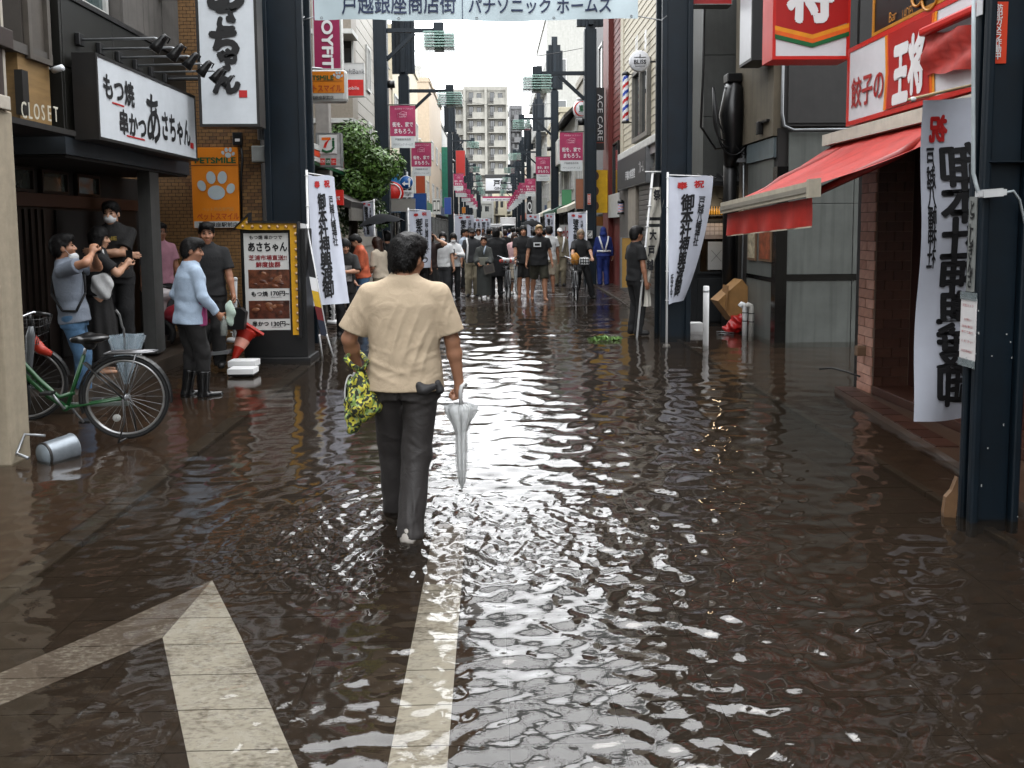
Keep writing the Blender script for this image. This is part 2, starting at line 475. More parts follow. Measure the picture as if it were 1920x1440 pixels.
# paving slabs of the road, one by one as far as their joints show
slab_me = []
for k in range(5):
    b = MB().box((-.1988, -.1188, -.03), (.1988, .1188, 0), .002)
    tone = [1, .84, 1.14, .92, 1.06][k]
    slab_me.append(b.build("paving_slab", mat(f"slab_tone_{'abcde'[k]}", tuple(c * tone for c in (.046, .034, .027)), .5, var=.45, scale=14, bump=.4, bscale=140, spec=.05), me_only=True))
ny = int((SLY1 - SLY0) / .24); nx = 13
for j in range(ny):
    for i in range(nx):
        o = link("paving_slab", slab_me[rnd.randrange(5)], road)
        o.location = (SLX0 + .2 + i * .4, SLY0 + .12 + j * .24, ROADZ + rnd.uniform(-.0015, .0015))

def worn(name, col, thr, soft=.12):
    m = bpy.data.materials.new(name); m.use_nodes = True; n = m.node_tree.nodes; L = m.node_tree.links; b = n["Principled BSDF"]
    tc = n.new("ShaderNodeTexCoord"); mp = n.new("ShaderNodeMapping"); mp.inputs["Scale"].default_value = (1, 2.2, 1)
    L.new(tc.outputs["Object"], mp.inputs[0])
    nz = n.new("ShaderNodeTexNoise"); nz.inputs["Scale"].default_value = 26; nz.inputs["Detail"].default_value = 10; nz.inputs["Roughness"].default_value = .75
    n2 = n.new("ShaderNodeTexNoise"); n2.inputs["Scale"].default_value = 3.5; n2.inputs["Detail"].default_value = 4
    L.new(mp.outputs[0], nz.inputs[0]); L.new(tc.outputs["Object"], n2.inputs[0])
    ad = n.new("ShaderNodeMath"); ad.operation = "MULTIPLY_ADD"; ad.inputs[1].default_value = .55; L.new(n2.outputs[0], ad.inputs[0]); L.new(nz.outputs[0], ad.inputs[2])
    mr = n.new("ShaderNodeMapRange"); mr.inputs[1].default_value = thr - soft; mr.inputs[2].default_value = thr + soft; L.new(ad.outputs[0], mr.inputs[0])
    mx = n.new("ShaderNodeMix"); mx.data_type = "RGBA"; mx.inputs[6].default_value = (*lin(col), 1); mx.inputs[7].default_value = (.075, .06, .05, 1)
    L.new(mr.outputs[0], mx.inputs[0]); L.new(mx.outputs[2], b.inputs["Base Color"]); b.inputs["Roughness"].default_value = .5
    return m
mk = ROADZ + .0045
def mark(name, pts, m):
    # strips cut at the slab joints so that the joints stay open
    o = MB().prism([(0, 0)] * 0 or pts, (1, 0, 0), (0, 1, 0), (0, 0, 1), (0, 0, mk), -.002, 0).build(name, m, road)
    return o
def clip(poly, y0, y1):
    for sgn, lim in ((1, y0), (-1, y1)):
        out = []
        for i, p in enumerate(poly):
            q = poly[(i + 1) % len(poly)]; a = sgn * (p[1] - lim); b = sgn * (q[1] - lim)
            if a >= 0: out.append(p)
            if (a >= 0) != (b >= 0):
                t = a / (a - b); out.append((p[0] + (q[0] - p[0]) * t, p[1] + (q[1] - p[1]) * t))
        poly = out
        if not poly: return []
    return poly
def marking(name, poly, m, joints=True):
    b = MB(); ys = [SLY0 + .24 * j for j in range(-1, ny + 1)]
    lo, hi = min(p[1] for p in poly), max(p[1] for p in poly)
    cuts = [(y + .0025, y + .24 - .0025) for y in ys if y + .24 > lo and y < hi] + ([(SLY1, hi)] if hi > SLY1 else [])
    for a, c in cuts:
        q = clip(poly, a, c)
        if len(q) > 2: b.prism(q, (1, 0, 0), (0, 1, 0), (0, 0, 1), (0, 0, mk), -.002, 0)
    o = b.build(name, m, road)
    return o
m_line = worn("worn_white_paint", (.36, .355, .32), .86)
m_line2 = worn("worn_and_glare_paint", (.34, .33, .30), .67)
marking("road_line", [(-.37, 1.2), (-.165, 1.2), (-.176, 3.93), (-.37, 3.93)], m_line)
marking("road_line", [(-.37, 3.935), (-.176, 3.935), (-.18, 4.75), (-.372, 4.75)], m_line2)  # paint thinned out here to imitate sky reflection hiding the line
g = lambda x, y: tuple(G(x, y, mk)[:2])
tip = g(398, 1088)
marking("arrow_marking", [tip, g(452, 1195), g(572, 1470), g(362, 1470), g(305, 1195), g(306, 1194)], m_line)
marking("arrow_marking", [tip, g(303, 1196), g(172, 1250), g(0, 1322), g(-260, 1410), g(-260, 1335), g(0, 1262), g(180, 1186)], m_line2)
marking("road_line", [(-.4, 16.9), (.25, 16.9), (.25, 17.4), (-.4, 17.4)], m_line2)

# pavements
def zpl(X, Y): return -.045 + .03 * sstep(-2.5, -3.6, X) + .045 * sstep(9.0, 13, Y) + .012 * vnoise(X, Y, 1.3, 5) * .5 + .02 * sstep(13, 16, Y)
pl = grid("pavement", np.linspace(-2.5, -7.5, 40)[::-1], np.concatenate([np.arange(-3, 20, .2), np.linspace(20.5, 175, 40)]), zpl, m_pave)
two_tone(pl, m_pave_wet, 9.3)
def zpr(X, Y): return -.075 + .11 * sstep(14.5, 19, Y) + .01 * vnoise(X, Y, 1.2, 9)
pr_ = grid("pavement", np.linspace(2.9, 7.5, 30), np.concatenate([np.arange(-3, 24, .25), np.linspace(25, 175, 40)]), zpr, m_pave)
two_tone(pr_, m_pave_wet, 15)
for side, xa, xb in ((-1, -2.5, -2.36), (1, 2.84, 2.9)):
    y = 1.5
    while y < 30:
        zz = float(road_z(np.array(xa), np.array(y + .5))) + .035
        kb = MB().box((xa, y + .004, -.2), (xb, y + .596, max(zz, -.045)), .008).build("kerb_stone", m_kerb, road)
        y += .6

# water: real waves, clear brown water over the paving
def water_material():
    m = bpy.data.materials.new("flood_water"); m.use_nodes = True; n = m.node_tree.nodes; L = m.node_tree.links
    n.remove(n["Principled BSDF"]); out = n["Material Output"]
    tc = n.new("ShaderNodeTexCoord"); mp = n.new("ShaderNodeMapping"); mp.inputs["Scale"].default_value = (1, 2.3, 1); L.new(tc.outputs["Object"], mp.inputs[0])
    nz = n.new("ShaderNodeTexNoise"); nz.inputs["Scale"].default_value = 21; nz.inputs["Detail"].default_value = 3; L.new(mp.outputs[0], nz.inputs[0])
    bp = n.new("ShaderNodeBump"); bp.inputs["Strength"].default_value = .06; bp.inputs["Distance"].default_value = .01; L.new(nz.outputs[0], bp.inputs["Height"])
    fr = n.new("ShaderNodeFresnel"); fr.inputs["IOR"].default_value = 1.45; L.new(bp.outputs[0], fr.inputs["Normal"])
    gl = n.new("ShaderNodeBsdfGlossy"); gl.inputs["Roughness"].default_value = .015; gl.inputs["Color"].default_value = (1, 1, 1, 1); L.new(bp.outputs[0], gl.inputs["Normal"])
    tr = n.new("ShaderNodeBsdfTransparent"); tr.inputs["Color"].default_value = (.84, .81, .76, 1)
    df = n.new("ShaderNodeBsdfDiffuse"); df.inputs["Color"].default_value = (.038, .028, .019, 1)
    m1 = n.new("ShaderNodeMixShader"); m1.inputs[0].default_value = .16; L.new(tr.outputs[0], m1.inputs[1]); L.new(df.outputs[0], m1.inputs[2])
    m2 = n.new("ShaderNodeMixShader"); L.new(fr.outputs[0], m2.inputs[0]); L.new(m1.outputs[0], m2.inputs[1]); L.new(gl.outputs[0], m2.inputs[2])
    L.new(m2.outputs[0], out.inputs["Surface"])
    return m
STEP = .0044
def make_water():
    ys = np.exp(np.arange(math.log(1.0), math.log(25.0), STEP)); N = 640
    t = np.linspace(-1, 1, N); Y = np.repeat(ys[:, None], N, 1); half = np.minimum(.72 * ys + 1.3, 7.3)
    X = t[None, :] * half[:, None]
    dx = half / N * 2; r = np.random.RandomState(11); H = np.zeros_like(X)
    man = (-.48, 4.5)
    d = np.hypot(X - man[0], (Y - man[1]) * .8)
    patch = 1 + .5 * vnoise(X, Y, .9, 21, 3)
    amp = (.80 + .45 * np.exp(-((X - .6) / 1.6) ** 2)) * np.clip(patch, .3, 1.8)
    amp *= 1 + .25 * sstep(.6, 1.8, X) * (1 - sstep(2.3, 3.0, X)) * (1 - sstep(7.5, 9.5, Y))
    amp *= 1.15 - .74 * sstep(3.2, 8.5, Y)
    n = 130; foot = (ys * ys / 1376)[:, None]
    for i in range(n):
        lam = math.exp(r.uniform(math.log(.05), math.log(.8)))
        th = PI / 2 + r.normal(0, .50) if r.rand() < .70 else r.uniform(0, 2 * PI)
        sl = .135 / math.sqrt(n / 2)
        lim = np.maximum(3.2 * dx[:, None] if dx.ndim == 1 else 3.2 * dx, 4.2 * foot * abs(math.sin(th)) + 2.5 * ys[:, None] / 800 * abs(math.cos(th)))
        fade = np.clip(lam / lim * 1.2 - .5, 0, 1) * np.exp(-(np.log(lam / (.02 + .034 * ys[:, None])) / .72) ** 2)
        k = 2 * PI / lam
        ph = k * (X * math.cos(th) + Y * math.sin(th)) + r.uniform(0, 6.28) + 1.3 * np.sin(X * r.uniform(.6, 1.8) + Y * r.uniform(.3, 1.2) + r.uniform(0, 6))
        H += sl * lam / (2 * PI) * np.sin(ph) * fade
    H *= amp
    # rings spreading from the walker's legs, fine splash around the heel
    for (cx, cy, lam, sl, ext) in ((-.43, 4.36, .10, .16, .55), (-.58, 4.8, .12, .12, .7), (-.42, 4.36, .19, .09, 1.5), (1.2, 4.7, .12, .035, .8), (.75, 3.4, .13, .04, .7), (.15, 6.2, .14, .03, .9), (1.35, 3.1, .11, .045, .5), (1.9, 3.6, .12, .04, .5), (-.2, 3.0, .1, .04, .5)):
        q = np.hypot(X - cx, Y - cy); H += sl * lam / 6.28 * np.sin(q * 6.28 / lam) * np.exp(-(q / ext) ** 2) * np.clip(q / .06, 0, 1)
    loc = np.exp(-(np.hypot((X + .35) / 1.15, (Y - 4.35) / .72)) ** 4)
    for i in range(40):
        lam = math.exp(r.uniform(math.log(.028), math.log(.09))); th = r.uniform(0, 2 * PI); k = 6.28 / lam
        H += loc * .30 / math.sqrt(20) * lam / 6.28 * np.sin(k * (X * math.cos(th) + Y * math.sin(th)) + r.uniform(0, 6.28))
    # tiny rain / drip rings
    for i in range(46):
        cy = math.exp(r.uniform(math.log(2.0), math.log(9))); cx = r.uniform(-.6, .6) * cy + .3; ra = r.uniform(.02, .07)
        q = np.hypot(X - cx, Y - cy); H += .0011 * np.cos((q - ra) * 6.28 / .03) * np.exp(-((q - ra) / .022) ** 2)
    V = np.stack([X, Y, H], -1).reshape(-1, 3); k = len(ys)
    me = bpy.data.meshes.new("flood_water"); i = np.arange((k - 1) * N).reshape(k - 1, N)[:, :-1].ravel()
    F = np.stack([i, i + 1, i + N + 1, i + N], 1)
    me.vertices.add(len(V)); me.vertices.foreach_set("co", V.astype(np.float32).ravel())
    me.loops.add(F.size); me.loops.foreach_set("vertex_index", F.astype(np.int32).ravel())
    me.polygons.add(len(F)); me.polygons.foreach_set("loop_start", np.arange(0, F.size, 4, dtype=np.int32))
    me.polygons.foreach_set("use_smooth", np.ones(len(F), bool))
    me.materials.append(water_material()); me.update(calc_edges=True)
    o = link("flood_water", me); o["kind"] = "structure"
make_water()
# ------------------------------------------------------------------ building helpers
Z3 = Vector((0, 0, 1)); XV = Vector((1, 0, 0)); YV = Vector((0, 1, 0))
def wbox(name, m, parent, a, b, bev=0., label=None, kind=None):
    return MB().box(a, b, bev).build(name, m, parent, world=True, label=label, kind=kind)
m_pane = glassy("window_glass", (.035, .042, .046), .05)
m_pane_l = glassy("window_glass_curtained", (.16, .17, .17), .12)
m_frame = mat("aluminium_frame", (.30, .30, .29), .4, .3)
m_frame_w = mat("white_frame", (.55, .55, .53), .45)
m_frame_d = mat("dark_frame", (.035, .033, .032), .4)
m_navy = mat("navy_steel", (.007, .020, .032), .5, spec=.22, var=.3, scale=3, streak=.3, bump=.05, bscale=20)
m_black = mat("black_plastic", (.014, .014, .015), .4)
m_steel = mat("galvanised_steel", (.33, .34, .35), .38, .6)
m_chrome = mat("chrome", (.55, .56, .58), .15, .9)
m_white = mat("white_enamel", (.62, .64, .66), .4, var=.06)
m_ink = mat("black_print", (.014, .014, .016), .6, var=.05)
m_red_ink = mat("red_print", (.50, .022, .022), .6, var=.05)
m_wpaint = mat("white_print", (.72, .72, .72), .6, var=.04)
def window(parent, c, u, w, h, fm=None, pm=None, mull=1, fw=.05, dep=.05, bars=0):
    u = Vector(u).normalized(); v = Z3; n = u.cross(v); c = Vector(c)
    f = MB()
    for sx in (-1, 1): f.obox(c + u * sx * (w / 2 - fw / 2) + n * dep / 2, u * fw / 2, v * h / 2, n * dep / 2)
    for sz in (-1, 1): f.obox(c + v * sz * (h / 2 - fw / 2) + n * dep / 2, u * (w / 2 - fw), v * fw / 2, n * dep / 2)
    for i in range(mull): f.obox(c + u * (-w / 2 + w * (i + 1) / (mull + 1)) + n * dep / 2, u * fw / 2.4, v * (h / 2 - fw), n * dep / 2.2)
    for i in range(bars): f.obox(c + v * (-h / 2 + h * (i + 1) / (bars + 1)) + n * dep / 2, u * (w / 2 - fw), v * fw / 3, n * dep / 2.4)
    fo = f.build("window", fm or m_frame, parent, world=True)
    MB().obox(c + n * .006, u * (w / 2 - fw * .6), v * (h / 2 - fw * .6), n * .006).build("pane", pm or m_pane, fo, world=True)
    return fo
def signbox(name, label, c, u, w, h, t, bm, fm, group=None, cat="sign", both=False, v=None, fr=.03, rim=True, bev=.01):
    """a cabinet sign: face looks along u x v; returns thing, face centre, u, v"""
    u = Vector(u).normalized(); v = Vector(v).normalized() if v else Z3; n = u.cross(v); c = Vector(c)
    t_ = thing(name, label, cat, tuple(c - v * h / 2), 0, group)
    MB().obox(c - n * t / 2, u * w / 2, v * h / 2, n * t / 2).build("cabinet", bm, t_, world=True)
    f = MB().obox(c + n * .003, u * (w / 2 - fr), v * (h / 2 - fr), n * .004).build("sign_face", fm, t_, world=True)
    if rim:
        b = MB()
        for s in (-1, 1):
            b.obox(c + u * s * (w / 2 - fr / 2) + n * .006, u * fr / 2, v * h / 2, n * .008)
            b.obox(c + v * s * (h / 2 - fr / 2) + n * .006, u * (w / 2 - fr), v * fr / 2, n * .008)
        b.build("rim", bm, t_, world=True)
    return t_, f, c + n * .007, u, v
def prect(x0, y0, x1, y1, Y):           # centre, width, height of a rectangle that faces the camera side of the street
    a, b = P(x0, y1, Y), P(x1, y0, Y); return (a + b) / 2, abs(b.x - a.x), abs(b.z - a.z)
def boards(parent, o, u, v, L, H, bh, n, m, name="siding_board", th=.018, limit=300):
    """lapped boards, one object each, along u, stacked along v"""
    o, u, v, n = Vector(o), Vector(u), Vector(v), Vector(n); k = int(H / bh)
    me = None
    for i in range(k):
        a = o + v * i * bh
        vs = [a, a + u * L, a + u * L + v * bh * 1.03, a + v * bh * 1.03]
        off = [n * th, n * th, n * th * .25, n * th * .25]
        b = MB(); b._add([p + f for p, f in zip(vs, off)] + vs, [(0, 1, 2, 3), (0, 4, 5, 1), (1, 5, 6, 2), (3, 7, 4, 0), (2, 6, 7, 3)])
        b.build(name, m, parent, world=True)
def brickwork(parent, o, u, v, n, L, H, bw, bh, mats, joint=.008, proud=.008, front=300, score=None):
    """running-bond bricks; the ones that show most are objects, the rest one part"""
    o, u, v, n = Vector(o), Vector(u), Vector(v), Vector(n); spots = []
    rows = int(H / bh)
    for j in range(rows):
        off = (j % 2) * bw / 2; x = -off
        while x < L - .01:
            a, b = max(x, 0), min(x + bw, L)
            if b - a > bw * .3: spots.append((a, b, j))
            x += bw
    if score: spots.sort(key=lambda s: score(o + u * (s[0] + s[1]) / 2 + v * s[2] * bh))
    mes = {}
    rest = MB()
    for q, (a, b, j) in enumerate(spots):
        w_, h_ = b - a - joint, bh - joint; c = o + u * (a + b) / 2 + v * (j + .5) * bh
        if q < front:
            key = (round(w_, 3), rnd.randrange(len(mats)))
            if key not in mes:
                mes[key] = MB().obox((0, 0, 0), u * w_ / 2, v * h_ / 2, n * proud).build("brick", mats[key[1]], me_only=True)
            ob = link("brick", mes[key], parent); ob.location = _m(parent).inverted() @ (c + n * rnd.uniform(-.002, .002))
        else: rest.obox(c + n * rnd.uniform(-.002, .002), u * w_ / 2, v * h_ / 2, n * proud)
    if rest.v: rest.build("brick", mats[0], parent, world=True, kind="stuff")
def pipe(name, label, pts, r, m, cat="pipe", group=None):
    t = MB().tube(pts, r, 8).build(name, m); tag(t, label, cat, group); return t
# ------------------------------------------------------------------ west side of the street
m_beige = mat("beige_roughcast", (.40, .35, .27), .8, var=.12, scale=14, bump=.5, bscale=90, streak=.25)
m_brown = mat("dark_brown_timber", (.05, .026, .017), .6, var=.3, scale=5, aniso=(1, 1, .2))
m_trimw = mat("cream_trim", (.50, .46, .40), .6)
# L0 corner pier
xr = FX(39, 6.12, 500); py0, py1 = 5.86, 6.12
t = thing("wall_pier", "rough beige plastered pier at the edge of the street beside the green bicycle", "wall", (xr - .3, 6.0, -.1))
wbox("pier_body", m_beige, t, (xr - .6, py0, -.1), (xr, py1, 2.60), .012)
wbox("cream_trim", m_trimw, t, (xr - .6, py0 - .03, 2.60), (xr + .03, py1 - .06, 2.70), .006)
wbox("cream_trim", m_trimw, t, (xr - .3, py0 + .188, 2.70), (xr - .02, py1 - .01, 4.6), .006)
wbox("timber_post", m_brown, t, (xr - .6, py0 - .02, 2.70), (xr - .0, py0 + .185, 4.6), .006)
wbox("timber_bracket", m_brown, t, (xr - .6, py0 - .06, 3.05), (xr + .04, py1, 3.19), .006)
# L1 boutique
t = thing("boutique_building", "tan tiled boutique front with a dark canopy and a brown window above", "building", (-5.2, 7.2, 0))
m_tan = mat("ribbed_tan_tile", (.30, .20, .09), .6, var=.2, scale=3, bump=.9, bscale=60, aniso=(1, 1, 7))
wbox("tile_wall", m_tan, t, (-6.2, 7.2, 2.70), (FX(94, 7.7, 170), 7.7, FZ(116, 7.6, 60)))
wbox("ledge", mat("ledge_grey", (.12, .11, .10), .6), t, (-6.2, 7.05, FZ(116, 7.6, 60)), (FX(97, 7.7, 110), 7.72, FZ(98, 7.6, 60)))
wbox("upper_wall", mat("upper_wall_brown", (.10, .088, .078), .7, streak=.3), t, (-6.2, 7.3, FZ(98, 7.6, 60)), (FX(86, 7.7, 40), 7.7, 9))
window(t, (FX(86, 7.7, 40) + .003, 7.5, FZ(36, 7.5)), YV, .36, .75, mat("bronze_frame", (.13, .115, .10), .5), mat("roller_blind", (.12, .105, .09), .6), 0)
wbox("side_fin", m_frame_d, t, (FX(28, 7.1, 170), 7.1, 2.72), (FX(43, 7.1, 170), 7.19, FZ(130, 7.1, 40)))
b = MB(); zc = FZ(226, 7.0, 40)
b.prism([(-6.0, 0), (-3.93, 0), (-3.93, .05), (-6.0, .16)], XV, Z3, YV, (0, 0, zc - .05), 6.55, 7.75)
b.build("canopy", mat("canopy_dark", (.035, .032, .03), .5), t, world=True)
wbox("lower_wall", mat("dark_shop_wall", (.022, .02, .02), .6), t, (-6.2, 7.4, -.1), (-4.6, 7.7, 2.69))
ltr = thing("letter_sign", "raised pale capital letters standing on the dark boutique canopy", "sign", tuple(Q(75, 224, -3.95)))
x0 = 0
for i, chh in enumerate("CLOSET"):
    co, fs, sz = txt_mesh(chh)
    pc = Q(40 + 72 * (i + .45) / 6, 206 + 10 * i / 6, -3.95); hgt = .135 if i else .14
    Mi = _m(ltr).inverted(); wd = sz[0] / max(sz[1], .01) * hgt * .6; vs = []
    for off in (0, -.005): vs += [Mi @ (pc + YV * p[0] * wd + Z3 * p[1] * hgt + XV * off) for p in co]
    n = len(co); fs2 = list(fs) + [tuple(reversed([q + n for q in f])) for f in fs]
    link("letter", base_mesh("letter", vs, fs2, mat("pale_metal_letters", (.62, .60, .52), .4)), ltr)

# L2 restaurant
m_fasc = mat("black_olive_panel", (.026, .025, .021), .42, var=.25, scale=2, streak=.3)
m_conc = mat("grey_render", (.15, .14, .13), .8, var=.2, scale=4, streak=.45, bump=.2)
m_dk = mat("dark_stained_wood", (.030, .020, .015), .5, var=.35, scale=8, aniso=(1, 1, .15))
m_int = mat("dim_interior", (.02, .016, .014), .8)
rest = thing("restaurant_building", "black-fronted grill restaurant with a deep porch, timber windows and grey upper storey", "building", (-4.1, 8, 0))
FXX = -4.1
za, zb = 2.62, 3.96
for j in range(2):                      # fascia panels, street side and end
    z0, z1 = za + j * .67 + .006, za + (j + 1) * .67 - .006
    for i in range(3): wbox("fascia_panel", m_fasc, rest, (FXX - .03, 7.92 + i * 1.04 + .005, z0), (FXX, 7.92 + (i + 1) * 1.04 - .005, z1), .004)
    wbox("fascia_panel", m_fasc, rest, (-4.85, 7.88, z0), (FXX - .002, 7.915, z1), .004)
wbox("fascia_core", m_fasc, rest, (-5.6, 7.93, za), (FXX - .035, 11.04, zb - .02))
wbox("coping", m_frame_d, rest, (-5.6, 7.86, zb), (FXX + .02, 11.06, zb + .05))
wbox("upper_wall", m_conc, rest, (-5.6, 8.0, zb + .05), (-4.35, 9.4, 9.8))
wbox("upper_wall", m_conc, rest, (-5.6, 9.4, zb + .05), (-4.2, 11.0, 9.8))
for ya in (9.405, 9.95, 10.5): wbox("wall_panel", m_conc, rest, (-4.2, ya, zb + .06), (-4.17, ya + .53, 9.6), .004)
for yc, ww in ((8.35, .62), (9.02, .62)): window(rest, (-4.35, yc, zb + .75), YV, ww, 1.25, m_frame_w, glassy("upper_glass", (.10, .13, .13), .08), 0, .06)
wbox("lintel", mat("blue_grey_lintel", (.055, .066, .078), .5, streak=.2), rest, (-5.6, 7.86, za - .17), (FXX + .01, 11.0, za - .005))
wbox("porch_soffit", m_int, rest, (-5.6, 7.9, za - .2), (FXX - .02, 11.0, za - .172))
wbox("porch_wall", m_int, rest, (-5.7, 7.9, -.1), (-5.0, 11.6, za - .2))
fr = wbox("timber_front", m_dk, rest, (-5.0, 7.95, .25), (-4.96, 11.3, 2.0))
wbox("transom", mat("red_brown_beam", (.07, .032, .02), .5, aniso=(1, .1, 1)), rest, (-4.96, 7.95, 1.98), (-4.9, 11.3, 2.12))
for yc in (8.55, 9.25, 10.0): window(rest, (-4.99, yc, 2.26), YV, .55, .26, m_dk, glassy("porch_glass", (.10, .11, .10), .1), 0, .03)
for yy in [8.1 + .12 * i for i in range(8)]: wbox("lattice_bar", m_dk, rest, (-4.955, yy, .3), (-4.93, yy + .04, 1.95))
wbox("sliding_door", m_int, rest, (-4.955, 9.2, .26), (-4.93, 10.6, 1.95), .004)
wbox("grey_column", mat("grey_column", (.095, .095, .092), .6, streak=.3), rest, (FX(262, 9.84, 450), 9.84, .2), (FX(302, 10.1, 450), 10.1, za - .2))
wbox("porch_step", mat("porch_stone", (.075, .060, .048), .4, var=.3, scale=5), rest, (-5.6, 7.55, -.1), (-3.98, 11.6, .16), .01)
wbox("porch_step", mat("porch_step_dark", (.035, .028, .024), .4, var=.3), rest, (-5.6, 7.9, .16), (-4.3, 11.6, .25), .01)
# framed fascia sign in perspective
a, b_ = Q(183, 180, -3.83), Q(365, 245, -3.83)
u = Vector((0, b_.y - a.y, 0)); L = u.length
tz = Q(274, 145, -3.83).z; bz = Q(274, 277, -3.83).z
fs_, f_, c_, u_, v_ = signbox("restaurant_sign", "wide white grill sign with black brush lettering under a row of spotlights", (-3.83, (a.y + b_.y) / 2, (tz + bz) / 2), u, L + .06, tz - bz + .05, .22, m_frame_d, mat("lit_white_face", (.66, .69, .72), .35, var=.05), fr=.03)
def on(c, u, v, fx, fz, L, H): return c + u * (fx - .5) * L + v * (.5 - fz) * H
H = tz - bz
letter("もつ焼", on(c_, u_, v_, .175, .33, L, H), u_, v_, L * .27, H * .34, m_ink, fs_, .035, .012)
letter("串かつ", on(c_, u_, v_, .29, .73, L, H), u_, v_, L * .25, H * .34, m_ink, fs_, .035, .012)
letter("あ", on(c_, u_, v_, .495, .56, L, H), u_, v_, L * .14, H * .70, m_ink, fs_, .022, .014)
letter("さちゃん", on(c_, u_, v_, .755, .62, L, H), u_, v_, L * .34, H * .44, m_ink, fs_, .032, .014)
for fx, fz, wd in ((.16, .52, .10), (.31, .90, .17)): MB().obox(on(c_, u_, v_, fx, fz, L, H) + XV * .004, u_ * L * wd / 2, v_ * .008, XV * .002).build("red_stroke", m_red_ink, fs_, world=True)
MB().obox(on(c_, u_, v_, .945, .80, L, H) + XV * .004, u_ * .05, v_ * .035, XV * .002).build("red_seal", m_red_ink, fs_, world=True)
# spotlights on arms
labs = ["first from the boutique end", "second from the boutique end", "third from the boutique end", "fourth from the boutique end", "fifth from the boutique end", "closest to the hanging sign"]
for i in range(6):
    yy = 8.2 + i * .42; z = 3.60
    s_ = thing("spotlight", f"black spotlight on a long arm over the grill sign, {labs[i]}", "spotlight", (FXX, yy, z), 0, "spotlights over the grill sign")
    MB().box((FXX, yy - .05, z - .06), (FXX + .05, yy + .05, z + .06), .008).build("wall_box", m_black, s_, world=True)
    MB().tube([(FXX + .04, yy, z), (FXX + .75, yy + .02, z + .02), (FXX + .82, yy + .02, z)], .012, 6).build("arm", m_steel, s_, world=True)
    hd = MB(); e = Vector((FXX + .82, yy + .02, z - .02))
    hd.tube([e + Vector((.05, 0, .065)), e + Vector((.02, 0, .04)), e + Vector((-.04, 0, -.03)), e + Vector((-.08, 0, -.08))], [.025, .036, .047, .06], 12)
    hd.build("lamp_head", m_black, s_, world=True)
    MB().tube([e + Vector((-.077, 0, -.077)), e + Vector((-.084, 0, -.084))], .052, 12).build("lens", mat("lamp_lens", (.35, .35, .34), .2), s_, world=True)
    MB().tube([e + Vector((.03, -.065, .0)), e + Vector((.06, -.065, .05)), e + Vector((.06, .065, .05)), e + Vector((.03, .065, .0))], .008, 6).build("yoke", m_black, s_, world=True)
# security camera under the boutique
s_ = thing("security_camera", "small white security camera on the black fascia corner", "camera", tuple(P(102, 130, 7.7)))
pc = P(100, 132, 7.7); MB().cyl(pc, pc + Vector((.10, -.03, .02)), .03, 10).build("camera_body", m_white, s_, world=True)
MB().tube([pc + Vector((0, 0, 0)), pc + Vector((-.07, .05, .03))], .012, 6).build("bracket", m_steel, s_, world=True)

# brick wall, posters and hanging sign
BY = 11.85
bw_ = thing("brick_wall", "narrow wall of small ochre bricks between the grill porch and the gate pillar", "wall", (-4.3, BY, 0))
xa, xb = -5.4, FX(489, BY, 300)
wbox("mortar", mat("dark_mortar", (.055, .045, .035), .9), bw_, (xa, BY, -.1), (xb, BY + .6, 9.5))
bm_ = [mat(f"ochre_brick_{k}", c, .65, var=.25, scale=12, bump=.2) for k, c in (("a", (.25, .145, .055)), ("b", (.21, .115, .045)), ("c", (.28, .165, .065)), ("d", (.17, .095, .04)))]
ctr = P(455, 330, BY)
brickwork(bw_, (xa, BY, -.1), XV, Z3, -YV, xb - xa, 6.8, .104, .051, bm_, .007, .006, 300, lambda p: (abs(p.x - ctr.x) * 1.1 + abs(p.z - ctr.z)))
m_or = mat("orange_print", (.72, .27, .01), .45, var=.05)
m_grn = mat("dark_green_print", (.01, .13, .05), .5)
m_paw = mat("pale_paw_print", (.50, .56, .58), .5, var=.05)
m_dred = mat("rust_red_print", (.48, .10, .02), .5)
def paw(c, u, v, sc, m, parent):
    b = MB(); n = u.cross(v)
    def disc(ax, az, rx, rz, tilt=0):
        pts = []
        for k in range(20):
            a = 2 * PI * k / 20; p, q = rx * math.cos(a), rz * math.sin(a)
            pts.append((ax + p * math.cos(tilt) - q * math.sin(tilt), az + p * math.sin(tilt) + q * math.cos(tilt)))
        b.prism([(x * sc, z * sc) for x, z in pts], u, v, n, c, .003, .006)
    disc(0, -.22, .30, .25); disc(-.17, .30, .16, .22, .15); disc(.22, .30, .16, .22, -.15); disc(-.50, .02, .14, .19, .4); disc(.50, -.08, .14, .18, -.4)
    b.build("paw_mark", m, parent, world=True)
c, wd, ht = prect(363, 276, 445, 428, BY - .06)
po = thing("poster_panel", "tall orange pet shop panel with a paw print fixed to the ochre brick wall", "poster", tuple(c - Z3 * ht / 2))
wbox("panel", m_or, po, c - Vector((wd / 2, 0, ht / 2)), c + Vector((wd / 2, .04, ht / 2)), .003)
fc = c + Vector((0, -.001, 0))
at_ = lambda fx, fz: fc + XV * (fx - .5) * wd + Z3 * (.5 - fz) * ht
wbox("white_strip", mat("white_strip", (.52, .53, .52), .5), po, at_(.02, 1) + Vector((0, -.004, .006)), at_(.99, .915))
wbox("seam", m_ink, po, at_(0, .225) + Vector((0, -.003, 0)), at_(1, .218))
letter("PETSMILE", at_(.52, .16), XV, Z3, wd * .88, ht * .075, m_grn, po, .03)
paw(at_(.52, .48), XV, Z3, wd * .62, m_paw, po); paw(at_(.80, .07), XV, Z3, wd * .22, m_paw, po)
letter("ペットスマイル", at_(.54, .855), XV, Z3, wd * .90, ht * .085, m_dred, po, .02)
